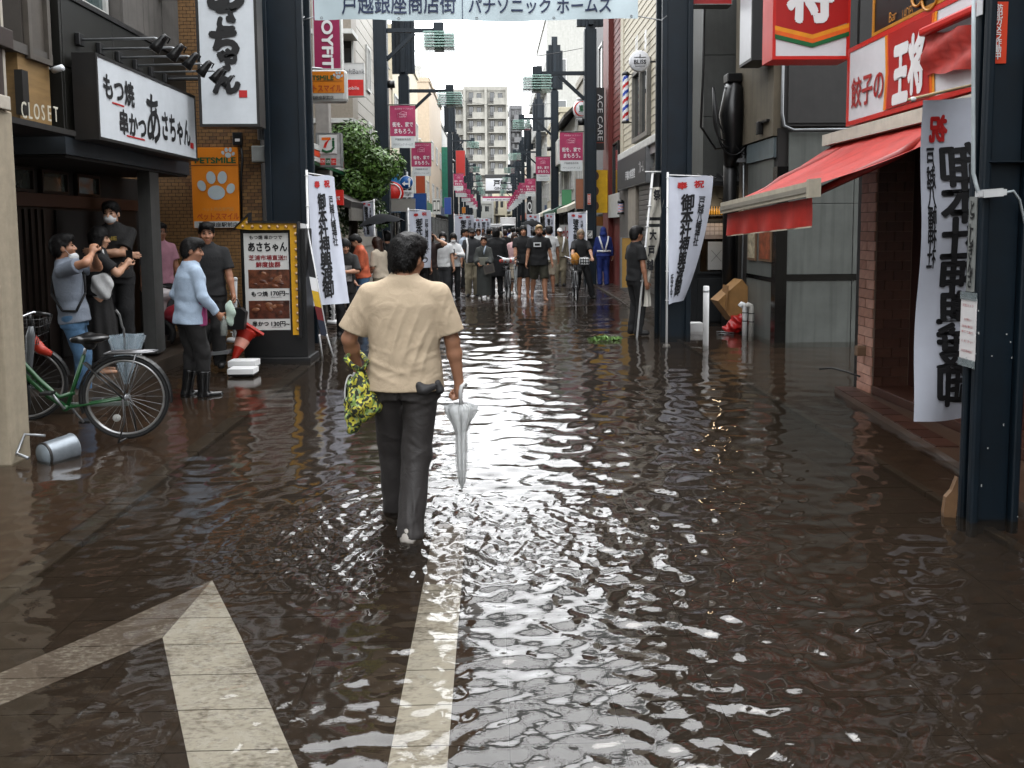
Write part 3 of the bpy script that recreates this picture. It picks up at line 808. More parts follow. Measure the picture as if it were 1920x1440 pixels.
letter("ペット用品専門店", at_(.54, .765), XV, Z3, wd * .68, ht * .045, mat("tan_print", (.55, .34, .14), .5), po, 0)
letter("戸越銀座駅前店", at_(.54, .957), XV, Z3, wd * .86, ht * .06, m_ink, po, .02)
# hanging restaurant sign
HY = 10.3
c, wd, ht = prect(379, -150, 472, 238, HY)
hs_, f_, c_, u_, v_ = signbox("hanging_sign", "tall white projecting sign with black brush characters beside the gate pillar", c, XV, wd + .05, ht, .24, m_frame_d, MATS["lit_white_face"], fr=.035)
yz = lambda py: (py + 150) / 388
for ch_, px, py, w2, h2 in (("あ", 424, -18, 70, 80), ("さ", 425, 32, 40, 58), ("ち", 421, 80, 56, 58), ("ゃ", 428, 112, 34, 42), ("ん", 425, 150, 52, 52)):
    pc = P(px, py, HY - .01); letter(ch_, pc, XV, Z3, w2 * HY / FPX, h2 * HY / FPX, m_ink, hs_, .06, .016, off=.012)
pc = P(456, 176, HY - .012); MB().obox(pc, XV * .05, Z3 * .045, YV * .003).build("red_seal", m_red_ink, hs_, world=True)
for zz in (3.6, 4.6): MB().box((-4.25, HY + .09, zz), (c.x - wd / 2, HY + .15, zz + .06)).build("bracket", m_frame_d, hs_, world=True)
# meter box, conduit and grey cabinet on the bricks
t = thing("meter_box", "small black meter box with a pale label high on the ochre bricks", "meter box", tuple(P(443, 280, BY - .05)))
c, wd, ht = prect(436, 248, 453, 272, BY - .07); wbox("meter_case", m_black, t, c - Vector((wd / 2, 0, ht / 2)), c + Vector((wd / 2, .06, ht / 2)), .008)
wbox("meter_label", m_wpaint, t, c + Vector((-.03, -.003, -.04)), c + Vector((.04, 0, .0)))
tag(MB().tube([P(452, 272, BY - .03), P(455, 300, BY - .03), P(452, 330, BY - .03), P(453, 415, BY - .03)], .018, 6).build("cable", m_black), "black cable running down the ochre bricks from the meter box", "cable")
t = thing("wall_cabinet", "pale grey metal cabinet behind the dark gate pillar", "cabinet", tuple(P(484, 290, 11.7)))
c, wd, ht = prect(472, 273, 497, 304, 11.65); wbox("cabinet_body", mat("pale_grey_metal", (.36, .37, .35), .5), t, c - Vector((wd / 2, 0, ht / 2)), c + Vector((wd / 2, .18, ht / 2)), .01)
wbox("cabinet_door", mat("pale_grey_metal_b", (.33, .34, .33), .5), t, c + Vector((-wd / 2 + .015, -.008, -ht / 2 + .015)), c + Vector((wd / 2 - .015, 0, ht / 2 - .015)), .004)
for k, px in enumerate((481, 487)):
    tag(MB().tube([P(px - 6, -40, 11.7), P(px, 120, 11.7), P(px + 6, 262, 11.7)], .03, 8).build("drainpipe", m_steel), ("grey drainpipe hugging the projecting sign side of the gate pillar", "second grey drainpipe, tight against the gate pillar")[k], "pipe")

# L3 boarded building behind the gate pillar
m_sid = mat("taupe_siding", (.21, .18, .145), .7, var=.2, scale=5, streak=.35)
t = thing("boarded_house", "taupe clapboard house seen in a narrow strip behind the gate pillar", "building", (-4, 15, 0))
wbox("wall", m_sid, t, (-8, 12.6, -.1), (-3.93, 17.8, 9))
boards(t, (-3.93, 12.6, .6), YV, Z3, 5.2, 8.0, .17, XV, m_sid)
for yc in (16.6,): window(t, (-3.93, yc, 3.2), YV, .7, 1.5, m_frame_d, m_pane, 0, .05)
# orange, white, green striped shop fascia with dark awning
t = thing("corner_shop", "convenience shop with striped fascia and brown awning below the clapboard house", "shop", (-3.6, 15.5, 0))
zf = FZ(300, 15.5, 580)
for k, (mm, zz, hh) in enumerate((("#c9c9c6", .22, .12), ("#d8531c", .12, .12), ("#c9c9c6", .02, .09), ("#175a3a", -.05, .06))):
    wbox("fascia_stripe", mat(f"stripe_{k}", mm, .5), t, (-3.9, 13.8, zf + zz - .1), (FX(607, 15.5, 300), 17.6, zf + zz - .1 + hh - .003))
b = MB(); o = (0, 0, 0)
b.prism([(-3.9, FZ(320, 15, 600)), (-3.9, FZ(325, 15, 600) - .08), (-2.75, FZ(392, 17, 690) - .03), (-2.72, FZ(385, 17, 690) + .04)], XV, Z3, YV, o, 15.6, 18.6)
b.build("awning", mat("brown_awning", (.045, .038, .034), .6, var=.3), t, world=True)
wbox("awning_valance", mat("awning_valance", (.20, .19, .17), .6), t, (-2.78, 15.6, FZ(392, 17, 690) - .25), (-2.73, 18.6, FZ(392, 17, 690)))
wbox("shop_wall", m_int, t, (-3.92, 12.7, -.1), (-3.85, 17.7, zf - .2))
for yy in (13.0, 13.9, 14.8, 15.7, 16.6): wbox("shop_post", m_frame_d, t, (-3.85, yy, -.1), (-3.78, yy + .08, zf - .2))
for yy in (13.45, 15.25): window(t, (-3.845, yy, 1.2), YV, .8, 1.7, m_frame_d, m_pane, 0, .05)
c, wd, ht = prect(606, 356, 643, 385, 14.6)
t_, f_, c_, u_, v_ = signbox("red_shop_sign", "small red shop sign with white script under the brown awning", c, XV, wd, ht, .08, mat("red_plastic", (.55, .035, .02), .45), mat("red_face", (.62, .035, .02), .4), fr=.008, rim=False)
letter("Y.mart", c_, XV, Z3, wd * .7, ht * .36, m_wpaint, t_, .01)
# magenta gym sign on its post, pet shop lightbox, phone shop sign, numeral sign
m_mag = mat("magenta_print", (.32, .012, .10), .45, var=.05)
m_wcab = mat("white_cabinet", (.55, .55, .53), .5, var=.08, streak=.2)
def rot_letter(body, c, wd, ht, m, parent, bold=.02, off=.01):   # reads downwards
    letter(body, c, -Z3, XV, wd, ht, m, parent, bold, off=off)
c, wd, ht = prect(588, -60, 637, 131, 16)
t_, f_, c_, u_, v_ = signbox("gym_sign", "tall magenta sign with white letters reading downwards on a pale frame", c, XV, wd, ht, .2, m_wcab, m_mag, fr=.025)
rot_letter("JOYFiT", P(611, 78, 15.99), 100 * 16 / FPX, 27 * 16 / FPX, m_wpaint, t_, .035, .014)
t = thing("sign_post", "grey steel post carrying the magenta sign above the numeral sign", "post", tuple(P(607, 420, 16.2)))
wbox("post", mat("grey_post", (.33, .31, .29), .6, streak=.2), t, (FX(594, 16.2, 250), 16.1, -.05), (FX(619, 16.2, 250), 16.35, FZ(125, 16.2, 600)), .01)
wbox("post_base", m_steel, t, (FX(590, 16.2, 250), 16.05, -.06), (FX(623, 16.2, 250), 16.4, .05), .01)
YP = 13.9
c, wd, ht = prect(548, 130, 649, 192, YP)
t_ = thing("pet_shop_lightbox", "rounded orange and white lightbox with green and red lettering beside the gate pillar", "sign", tuple(c - Z3 * ht / 2))
MB().box(c - Vector((wd / 2, -.0, ht / 2)), c + Vector((wd / 2, .2, ht / 2)), .06).build("cabinet", m_wcab, t_, world=True)
wbox("sign_face", m_or, t_, c + Vector((-wd / 2 + .03, -.006, -ht / 2 + .155)), c + Vector((wd / 2 - .04, .004, ht / 2 - .035)))
at_ = lambda px, py: P(px, py, YP - .007)
wbox("seam", m_ink, t_, at_(560, 152) - Vector((0, .003, .004)), at_(641, 152) + Vector((0, 0, .004)))
letter("PETSMILE", at_(599, 146), XV, Z3, 52 * YP / FPX, 9 * YP / FPX, m_grn, t_, .03)
letter("ペットスマイル", at_(601, 166), XV, Z3, 77 * YP / FPX, 13 * YP / FPX, m_dred, t_, .025)
letter("戸越銀座駅前店", at_(601, 183), XV, Z3, 48 * YP / FPX, 7 * YP / FPX, m_ink, t_, .01)
paw(at_(634, 141), XV, Z3, .13, m_paw, t_)
MB().tube([P(555, 125, YP + .1), P(604, 129, YP + .1)], .018, 6).build("bracket", m_steel, t_, world=True)
MB().tube([c + Vector((-.2, .1, ht / 2 - .02)), P(570, 126, YP + .1)], .014, 6).build("bracket", m_steel, t_, world=True)
c, wd, ht = prect(636, 118, 682, 181, 18)
t_, f_, c_, u_, v_ = signbox("phone_shop_sign", "square phone shop sign, white upper half and red lower half", c, XV, wd, ht, .15, m_wcab, mat("sign_white", (.66, .66, .65), .4, var=.04), fr=.012)
wbox("red_half", mat("red_half", (.62, .03, .025), .45), t_, c_ + Vector((-wd / 2 + .015, -.006, -ht / 2 + .015)), c_ + Vector((wd / 2 - .015, -.002, 0)))
letter("SoftBank", P(663, 134, 17.98), XV, Z3, 40 * 18 / FPX, 9 * 18 / FPX, mat("grey_print", (.18, .18, .19), .5), t_, .0)
letter("mobile", P(660, 165, 17.97), XV, Z3, 26 * 18 / FPX, 6 * 18 / FPX, m_wpaint, t_, .0, off=.006)
Y7 = 15.2
c, wd, ht = prect(594, 249, 639, 313, Y7)
t_, f_, c_, u_, v_ = signbox("numeral_sign", "grey framed shop sign with a striped numeral on white", c, XV, wd, ht, .2, m_steel, mat("sign_grey", (.42, .42, .41), .5), fr=.02)
wbox("white_panel", MATS["sign_white"], t_, P(599, 288, Y7 - .012), P(631, 253, Y7 - .02))
pp = lambda pts: [(p - P(615, 270, Y7)) for p in (P(x, y, Y7) for x, y in pts)]
def flatpoly(name, pts, m, parent, Y, th=.004):
    o = P(pts[0][0], pts[0][1], Y); q = [((P(x, y, Y) - o).x, (P(x, y, Y) - o).z) for x, y in pts]
    return MB().prism(q, XV, Z3, -YV, o, 0, th).build(name, m, parent, world=True)
flatpoly("numeral_bar", [(603, 258), (620, 257.5), (620, 262.5), (603, 263)], mat("orange_bar", (.75, .20, .02), .4), t_, Y7 - .022)
flatpoly("numeral_stem", [(620, 257.5), (614, 268), (611, 277), (606, 277), (609, 268), (615, 262.6)], mat("red_bar", (.60, .03, .02), .4), t_, Y7 - .023)
flatpoly("green_hook", [(604, 279), (612, 283), (620, 281), (626, 274), (628, 277), (622, 285), (612, 287.5), (603, 284)], m_grn, t_, Y7 - .022)
letter("i", P(625, 267, Y7 - .02), XV, Z3, 5 * Y7 / FPX, 16 * Y7 / FPX, m_grn, t_, .03)
for k, (x0, x1, mm, tx) in enumerate(((600, 609, "red_bar", "ATM"), (611, 619, "dark_green_print", "酒"), (621, 630, "red_bar", "たばこ"))):
    wbox("service_label", MATS[mm], t_, P(x0, 309, Y7 - .012), P(x1, 297, Y7 - .018)); letter(tx, P((x0 + x1) / 2, 303, Y7 - .019), XV, Z3, 7 * Y7 / FPX, 6 * Y7 / FPX, m_wpaint, t_, 0)
# L4 tiled flats
m_tile = mat("taupe_tile", (.30, .265, .22), .5, var=.15, scale=20, streak=.15)
m_lt = mat("pale_tile", (.44, .42, .38), .55, var=.12, scale=10, streak=.15)
t = thing("tiled_flats", "taupe and pale tiled block of flats with balconies above the street tree", "building", (-5, 22, 0))
wbox("wall", m_lt, t, (-12, 21.5, 0), (-3.65, 27.5, 13))
for j in range(34):                     # lapped tile courses of the street wall
    MB().box((-3.65, 21.51, 1.2 + j * .33), (-3.63, 27.5, 1.2 + j * .33 + .31)).build("tile_course", m_lt, t, world=True)
wbox("wing_wall", m_tile, t, (-12, 21.2, 0), (FX(666, 21.2, 200), 21.497, 13))
for k, (py0, py1) in enumerate(((57, 8), (222, 196))):
    za_, zb_ = FZ(py0, 20.6), FZ(py1, 20.6) + (.5 if k == 0 else .4)
    bx = wbox("balcony", m_tile, t, (FX(590, 20.6, 200), 20.4, za_), (FX(664, 20.6, 200), 21.195, za_ + 1.05))
    wbox("balcony_slab", m_frame_w, bx, (FX(588, 20.6, 200), 20.36, za_ - .12), (FX(667, 20.6, 200), 21.19, za_ - .003))
for px, py in ((632, 85), (652, 85), (632, 250)): window(t, P(px, py, 21.19), XV, .30, 1.1, m_frame_w, m_pane, 0, .05)
for yy, zz in ((24.0, FZ(130, 24)), (24.0, FZ(270, 24)), (25.8, FZ(95, 25)), (25.8, FZ(270, 25))): window(t, (-3.625, yy, zz), YV, .7, 1.3, m_frame_w, m_pane_l, 1, .07)
# the clipped street tree
def leafy(name, center, radii, n, size, m, parent, seed, lumps=9):
    r = random.Random(seed); cs = []
    for k in range(lumps):
        a, h = r.uniform(0, 6.28), r.uniform(-.75, .8); q = math.sqrt(max(0, 1 - h * h)) * r.uniform(.35, .75)
        cs.append((Vector((q * math.cos(a) * radii[0], q * math.sin(a) * radii[1], h * radii[2] * .75)), r.uniform(.34, .55)))
    b = MB(); vs = []; fs = []
    for i in range(n):
        cc, rr = cs[r.randrange(lumps)]
        d = Vector((r.gauss(0, 1), r.gauss(0, 1), r.gauss(0, 1))).normalized() * (r.random() ** .35)
        p = Vector(center) + cc + Vector((d.x * radii[0] * rr, d.y * radii[1] * rr, d.z * radii[2] * rr))
        nrm = (d + Vector((r.uniform(-.7, .7), r.uniform(-.7, .7), r.uniform(-.2, .9)))).normalized()
        u = nrm.orthogonal().normalized(); q = Matrix.Rotation(r.uniform(0, 6.28), 3, nrm); u = q @ u; v = nrm.cross(u); s = size * r.uniform(.6, 1.3)
        o = len(vs); vs += [p - u * s, p - v * s * .45 + nrm * s * .12, p + u * s, p + v * s * .45 + nrm * s * .12]; fs.append((o, o + 1, o + 2, o + 3))
    if parent is not None:
        Mi = _m(parent).inverted(); vs = [Mi @ v for v in vs]
    return link(name, base_mesh(name, vs, fs, m), parent)
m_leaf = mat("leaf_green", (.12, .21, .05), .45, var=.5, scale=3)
TY = 18.2
tx = FX(660, TY)
t = thing("street_tree", "round-crowned green street tree in front of the tiled flats", "tree", (tx, TY, 0))
MB().tube([(tx - .1, TY, -.1), (tx, TY, 1.2), (tx + .05, TY, 2.2), (tx + .2, TY, 3.1)], [.13, .11, .09, .05], 10).build("trunk", mat("bark", (.06, .045, .035), .9, bump=.5), t, world=True)
for dx, dz in ((-.7, 3.2), (.8, 3.0), (.3, 3.6), (-.2, 2.9)): MB().tube([(tx, TY, 1.9), (tx + dx * .5, TY + .1, (2 + dz) / 2 + .1), (tx + dx, TY + dx * .3, dz)], [.06, .045, .02], 6).build("limb", MATS["bark"], t, world=True)
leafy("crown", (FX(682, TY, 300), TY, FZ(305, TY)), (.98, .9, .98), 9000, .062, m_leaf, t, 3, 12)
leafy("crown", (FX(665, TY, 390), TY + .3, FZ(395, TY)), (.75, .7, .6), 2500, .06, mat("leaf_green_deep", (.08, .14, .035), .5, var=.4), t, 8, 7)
# ------------------------------------------------------------------ east side of the street
m_redp = mat("red_sign_plastic", (.55, .030, .018), .4, var=.1)
m_redf = mat("red_sign_face", (.42, .016, .012), .4, var=.06)
m_whf = mat("white_sign_face", (.66, .66, .68), .4, var=.05)
m_ylo = mat("yellow_orange_stripe", (.72, .32, .02), .45)
m_oro = mat("deep_orange_stripe", (.70, .16, .015), .45)
# dumpling restaurant
SX = 3.72
shop = thing("dumpling_restaurant", "dumpling restaurant with brick corner column, brown tiled entrance and raised threshold", "restaurant", (SX, 7, 0))
bx0, bx1 = Q(1611, 560, SX).y, Q(1639, 560, SX).y
wbox("mortar", mat("pale_mortar", (.20, .15, .12), .9), shop, (SX + .005, bx1, .02), (SX + .5, bx0, 2.62))
bm2 = [mat(f"salmon_brick_{k}", c, .55, var=.2, scale=15, bump=.25) for k, c in (("a", (.52, .30, .23)), ("b", (.45, .25, .185)), ("c", (.56, .34, .265)))]
brickwork(shop, (SX + .005, bx0, .03), -YV, Z3, -XV, bx0 - bx1, 2.58, .30, .095, bm2, .007, .010, 300)
m_brt = [mat(f"brown_tile_{k}", c, .45, var=.2, scale=10, bump=.15) for k, c in (("a", (.085, .036, .022)), ("b", (.075, .031, .019)), ("c", (.095, .042, .026)))]
brickwork(shop, (SX + .01, bx1 - .004, .03), XV, Z3, -YV, .34, 2.58, .17, .095, m_brt, .006, .008, 300)
wbox("entrance_wall", mat("entrance_red_brown", (.060, .020, .014), .5, var=.25, scale=3), shop, (SX + .36, 4.0, 0), (SX + .6, bx1, 2.62))
for k, yy in enumerate((7.0, 6.2, 5.4, 4.6)):
    d = wbox("door_panel", mat("door_red_brown", (.085, .028, .018), .4, var=.2, scale=3), shop, (SX + .33, yy - .36, .12), (SX + .357, yy + .36, 2.3), .008)
    wbox("handle", m_steel, d, (SX + .30, yy - .3, .95), (SX + .328, yy - .27, 1.25), .004)
b = MB(); b.prism([(3.50, 8.05), (3.30, 5.8), (3.05, 3.6), (6, 3.6), (6, 8.05)], XV, YV, Z3, (0, 0, 0), -.2, .045)
b.build("threshold", mat("threshold_stone", (.10, .062, .042), .35, var=.3, scale=5, bump=.25), shop, world=True)
# threshold edge tiles
e0, e1 = Vector((3.50, 8.05, 0)), Vector((3.30, 5.8, 0)); dd = (e1 - e0); 
for k in range(9):
    a_ = e0 + dd * (k + .03) / 9; b_ = e0 + dd * (k + .97) / 9; w_ = (b_ - a_) / 2
    MB().obox((a_ + b_) / 2 + Vector((.09, 0, .048)), w_, Vector((.085, -.008, 0)), Z3 * .008).build("edge_tile", m_brt[k % 3], shop, world=True)
wbox("step_riser", m_brt[0], shop, (3.72, 4, .045), (4.3, 7.7, .13), .006)
wbox("upper_wall", mat("upper_wall_dark", (.05, .045, .042), .7, streak=.3), shop, (SX + .1, 4.0, 2.62), (SX + 3, bx0, 9.5))
wbox("white_downpipe", mat("white_pvc", (.50, .49, .46), .5, streak=.3), shop, (SX + .12, bx0 + .02, 1.05), (SX + .2, bx0 + .1, 2.7), .02)
wbox("black_strip", m_frame_d, shop, (SX + .02, bx0 + .03, -.1), (SX + .11, bx0 + .12, 2.6))
wbox("door_stop", mat("tan_block", (.26, .17, .11), .6), shop, Q(1606, 668, SX - .1), Q(1618, 648, SX - .02) + Vector((.12, .02, 0)), .012)
# fascia sign
L0, L1 = Q(1590, 170, 3.66), Q(1810, 110, 3.66)
zt, zb2 = 3.50, 2.72
L = L0.y - 4.9
t_, f_, c_, u_, v_ = signbox("dumpling_fascia_sign", "long red framed fascia sign with white brush characters above the red awning", (3.66, L0.y - L / 2, (zt + zb2) / 2), -YV, L, zt - zb2, .25, m_redp, m_whf, fr=.045)
H = zt - zb2
def sg(px, py): return Q(px, py, 3.648)
def sletter(tx, px, py, wpx, hpx, m, bold, rough=.0, off=.004):
    a_, b_ = Q(px - wpx / 2, py, 3.648), Q(px + wpx / 2, py, 3.648); c0, c1 = Q(px, py - hpx / 2, 3.648), Q(px, py + hpx / 2, 3.648)
    letter(tx, (c0 + c1) / 2, -YV, Z3, abs(a_.y - b_.y), abs(c0.z - c1.z), m, t_, bold, rough, off)
b = MB()
xa_, xb_ = sg(1664, 170).y, sg(1745, 120).y
def spoly(name, pts, m, off):
    o = Vector((3.648 - off, 0, 0)); q = [(-p[0], p[1]) for p in pts]
    return MB().prism(q, -YV, Z3, -XV, o, 0, .003).build(name, m, t_, world=True)
ym = (zt + zb2) / 2
ra, rb = xa_, xb_
spoly("orange_stripe", [(ra + .07, zb2 + .05), (ra + .04, ym), (ra + .07, zt - .05), (rb - .08, zt - .05), (rb - .05, ym), (rb - .08, zb2 + .05)], m_ylo, .001)
spoly("orange_stripe", [(ra + .035, zb2 + .05), (ra + .005, ym), (ra + .035, zt - .05), (rb - .045, zt - .05), (rb - .015, ym), (rb - .045, zb2 + .05)], m_oro, .004)
spoly("red_field", [(ra, zb2 + .05), (ra - .03, ym), (ra, zt - .05), (rb - .01, zt - .05), (rb + .02, ym), (rb - .01, zb2 + .05)], m_redf, .007)
sletter("餃子の", 1626, 166, 60, 60, m_redf, .02, .012, .004)
sletter("王", 1691, 138, 30, 112, m_wpaint, .05, .012, .014)
sletter("将", 1721, 118, 32, 118, m_wpaint, .05, .012, .014)
sletter("戸越銀座店", 1780, 92, 60, 16, m_ink, .02, 0, .004)
# projecting sign
HY = 8.42
c, wd, ht = prect(1447, -110, 1597, 112, HY)
t_, f_, c_, u_, v_ = signbox("dumpling_projecting_sign", "large red projecting sign with a white character above orange and green chevrons", c, XV, wd, ht, .3, m_redp, m_whf, fr=.035)
def hp(px, py): return P(px, py, HY - .01)
flatpoly("red_field", [(1455, -100), (1590, -100), (1590, 42), (1524, 66), (1455, 48)], m_redf, t_, HY - .012)
for nm, y0, mm, k in (("yellow_stripe", 48, m_ylo, 0), ("orange_stripe", 56, m_oro, 1), ("green_stripe", 64, mat("stripe_green", (.01, .15, .05), .45), 2)):
    flatpoly(nm, [(1453, y0), (1523, y0 + 17), (1592, y0 - 5), (1592, y0 + 3), (1523, y0 + 25.2), (1453, y0 + 8.2)], mm, t_, HY - .0125 - .001 * k)
letter("将", P(1520, -12, HY - .018), XV, Z3, 90 * HY / FPX, 108 * HY / FPX, m_wpaint, t_, .05, .012)
# black and gold sign above the fascia
u = -YV
t = thing("bar_sign", "black and gold bar sign above the red fascia sign", "sign", (3.7, 6.6, 3.55))
b = MB().box((3.66, 4.9, 3.52), (3.9, 7.75, 4.6)); b.build("cabinet", mat("black_sign_face", (.012, .009, .008), .4), t, world=True)
wbox("gold_edge", mat("gold_print", (.50, .24, .03), .4), t, (3.648, 4.9, 3.505), (3.659, 7.75, 3.535))
wbox("gold_edge", MATS["gold_print"], t, (3.648, 7.72, 3.536), (3.659, 7.75, 4.6))
for px, tx, wp in ((1675, "Bar", 26), (1703, "LADIES", 34)):
    a_ = Q(px, 30 - (px - 1675) * .25, 3.655); letter(tx, a_, -YV, Z3, wp * .0052, .09, MATS["gold_print"], t, 0, off=.006)
for k, px in enumerate((1722, 1745)):
    a_ = Q(px, 0, 3.65); MB().torus((3.645, a_.y, a_.z + .05), .10 + .03 * k, .012, 24, 6, "X").build("gold_ring", MATS["gold_print"], t, world=True)
# awning
aw = thing("red_awning", "red folding-arm awning with a pale front bar and hanging valance", "awning", (3.6, 7.6, 2.6))
m_cv = mat("red_canvas", (.44, .034, .020), .55, var=.22, scale=5, bump=.12, bscale=9, streak=.25)
yA, yB = 8.75, 6.35; xw, xf = 3.72, FX(1363, 8.75, 390)
zw, zf0, zf1 = 2.58, FZ(391, 8.75, 1363) + .04, 2.02
zf1 = P(1535, 352, 6.45).z + .03; xf1 = P(1532, 352, 6.45).x
fa, fb = Vector((xf, yA, zf0)), Vector((xf1, 6.45, zf1))
wa, wb = Vector((xw, yA, zw)), Vector((xw, 5.6, zw))
vs, fs = [], []; NU, NV = 36, 14
for j in range(NV + 1):
    for i in range(NU + 1):
        s_, q_ = i / NU, j / NV
        p = (wa.lerp(wb, s_)).lerp(fa.lerp(fb, s_), q_)
        p.z -= .10 * math.sin(PI * q_) * (.35 + .2 * math.sin(s_ * 9)) + .012 * math.sin(s_ * 42 + q_ * 2) * math.sin(PI * min(1, q_ * 1.2)) + .02 * math.sin(s_ * 17 - q_ * 5) * q_ * (1 - q_)
        vs.append(p)
fs = [(j * (NU + 1) + i, j * (NU + 1) + i + 1, (j + 1) * (NU + 1) + i + 1, (j + 1) * (NU + 1) + i) for j in range(NV) for i in range(NU)]
Mi = _m(aw).inverted(); link("canopy", base_mesh("canopy", [Mi @ v for v in vs], fs, m_cv, True), aw)
dn = (fb - fa).normalized(); si = Vector((0, 0, 1)); ou = Vector((-1, -.15, -.1)).normalized()
MB().obox((fa + fb) / 2 + ou * .03 - Z3 * .03, dn * ((fb - fa).length / 2 + .02), ou * .04, Z3 * .06, .01).build("front_bar", mat("ivory_bar", (.50, .46, .38), .4, streak=.2), aw, world=True)
MB().obox((fa + fb) / 2 + ou * .078 - Z3 * .035, dn * ((fb - fa).length / 2 + .02), ou * .003, Z3 * .022).build("bar_groove", mat("bar_grey", (.30, .28, .24), .4), aw, world=True)
MB().obox(fb + ou * .03 - Z3 * .03, dn * .022, ou * .055, Z3 * .075).build("end_cap", MATS["ivory_bar"], aw, world=True)
vs = []
for j in range(7):
    for i in range(31):
        p = (fa + dn * .05).lerp(fb - dn * .07, i / 30) + ou * .01 - Z3 * (.10 + .235 * j / 6); p += ou * .018 * math.sin(i * .8 + j * .15) * j / 6; vs.append(Mi @ p)
fs = [(j * 31 + i, j * 31 + i + 1, (j + 1) * 31 + i + 1, (j + 1) * 31 + i) for j in range(6) for i in range(30)]
link("valance", base_mesh("valance", vs, fs, m_cv, True), aw)
MB().obox((fa + fb) / 2 + ou * .012 - Z3 * .34, dn * ((fb - fa).length / 2 - .07), ou * .004, Z3 * .006).build("valance_hem", MATS["ivory_bar"], aw, world=True)
MB().obox(Vector((3.68, 7.15, 2.63)), YV * 1.62, XV * .07, Z3 * .06).build("cassette", mat("ivory_cassette", (.58, .55, .48), .4, streak=.2), aw, world=True)
for k, (ya, s_) in enumerate(((8.3, .16), (6.5, .95))):
    e_ = fa.lerp(fb, s_); w_ = Vector((3.66, ya, 2.5)); mid = (e_ + w_) / 2 + Vector((0, -.35 if k else .3, -.02))
    MB().tube([w_, mid, e_ + Vector((.06, 0, -.05))], .035, 8).build("folding_arm", mat("red_arm", (.30, .03, .02), .4), aw, world=True)

rc = thing("red_cloth_cover", "faded red cloth roll folded under the fascia sign beside the navy pole", "cloth", (3.6, 5.6, 2.95))
vs = [(3.60 + .03 * math.sin(j * 1.3 + i * .9), 6.72 - .13 * i, 3.28 - .06 * i * .25 - .055 * j + .012 * math.sin(i * 1.9 + j)) for j in range(7) for i in range(13)]
link("cloth", base_mesh("cloth", [_m(rc).inverted() @ Vector(v) for v in vs], [(j * 13 + i, j * 13 + i + 1, (j + 1) * 13 + i + 1, (j + 1) * 13 + i) for j in range(6) for i in range(12)], mat("faded_red_cloth", (.42, .05, .035), .6, var=.3, scale=7, bump=.3, bscale=14), True), rc)
wbox("roll_bar", m_redp, rc, (3.56, 5.15, 3.27), (3.64, 6.74, 3.34), .02)
# alley-side neighbour: grey panelled building
gb = thing("grey_panel_building", "grey panelled corner building with a tan upper storey across the flooded alley", "building", (4.2, 11.5, 0))
m_gp = mat("grey_green_panel", (.165, .175, .165), .38, var=.18, scale=2, streak=.45)
GY = 11.5; gx = FX(1474, GY, 520)
wbox("core", m_int, gb, (gx - .14, GY + .03, -.1), (8.5, 13.35, 3.1))
zs = [-.1, FZ(526, GY, 1500), FZ(515, GY, 1500), FZ(382, GY, 1500), FZ(248, GY, 1500)]
xs_ = [gx, FX(1597, GY, 520), 6.2, 7.6]
for i in range(3):
    wbox("wall_panel", m_gp, gb, (xs_[i] + .006, GY, zs[0]), (xs_[i + 1] - .006, GY + .028, zs[1] - .004), .004)
    wbox("wall_panel", m_gp, gb, (xs_[i] + .006, GY, zs[2] + .004), (xs_[i + 1] - .006, GY + .028, zs[3] - .004), .004)
    wbox("wall_panel", m_gp, gb, (xs_[i] + .006, GY, zs[3] + .004), (xs_[i + 1] - .006, GY + .028, zs[4]), .004)
wbox("black_band", mat("gloss_black", (.012, .012, .012), .15), gb, (gx - .0, GY - .012, zs[1]), (8, GY + .026, zs[2]))
wbox("corner_post", MATS["gloss_black"], gb, (FX(1453, GY, 520), GY - .02, -.1), (gx - .003, GY + .16, 2.55))
sx_ = FX(1453, GY, 520) + .01
yA_ = Q(1400, 500, sx_).y
for z0, z1 in ((-.1, FZ(526, 12, 1430)), (FZ(518, 12, 1430), FZ(300, 12, 1430))): wbox("wall_panel", m_gp, gb, (sx_, GY + .17, z0), (sx_ + .02, yA_, z1), .004)
wbox("black_band", MATS["gloss_black"], gb, (sx_ - .006, GY + .17, FZ(526, 12, 1430) + .002), (sx_ + .018, yA_, FZ(518, 12, 1430) - .002))
wbox("grey_upper_panel", mat("blue_grey_panel", (.16, .19, .20), .35, streak=.3), gb, (sx_ - .03, GY + .1, FZ(300, 12, 1430) + .004), (sx_ + .02, yA_, 2.98), .004)
m_tanw = mat("tan_render", (.18, .155, .115), .75, var=.15, scale=3, streak=.4, bump=.15)
wbox("tan_wall", m_tanw, gb, (sx_ - .05, GY + .08, 3.0), (8.4, 13.4, 9.6))
m_uw = mat("charcoal_wall", (.045, .043, .042), .6, var=.2, streak=.3)
wbox("upper_wall", m_uw, gb, (sx_ + .06, GY - .02, 3.12), (8.4, GY + .078, 9.6))
for k in range(3): wbox("upper_panel", m_uw, gb, (sx_ + .12 + k * 1.0, GY - .045, 3.16), (sx_ + 1.08 + k * 1.0, GY - .022, 4.9), .005)
tag(MB().tube([(sx_ + .03, GY - .06, 6), (sx_ + .03, GY - .06, 3.3), (sx_ + .06, GY - .06, 3.12), (sx_ + .2, GY - .06, 3.06), (8, GY - .06, 3.1)], .022, 8).build("conduit", m_steel), "grey conduit bending along the charcoal upper wall of the alley corner", "pipe")
t = thing("wall_bracket_lamp", "small black lamp box hung on the tan upper wall", "lamp", tuple(Q(1425, 236, sx_ - .1)))
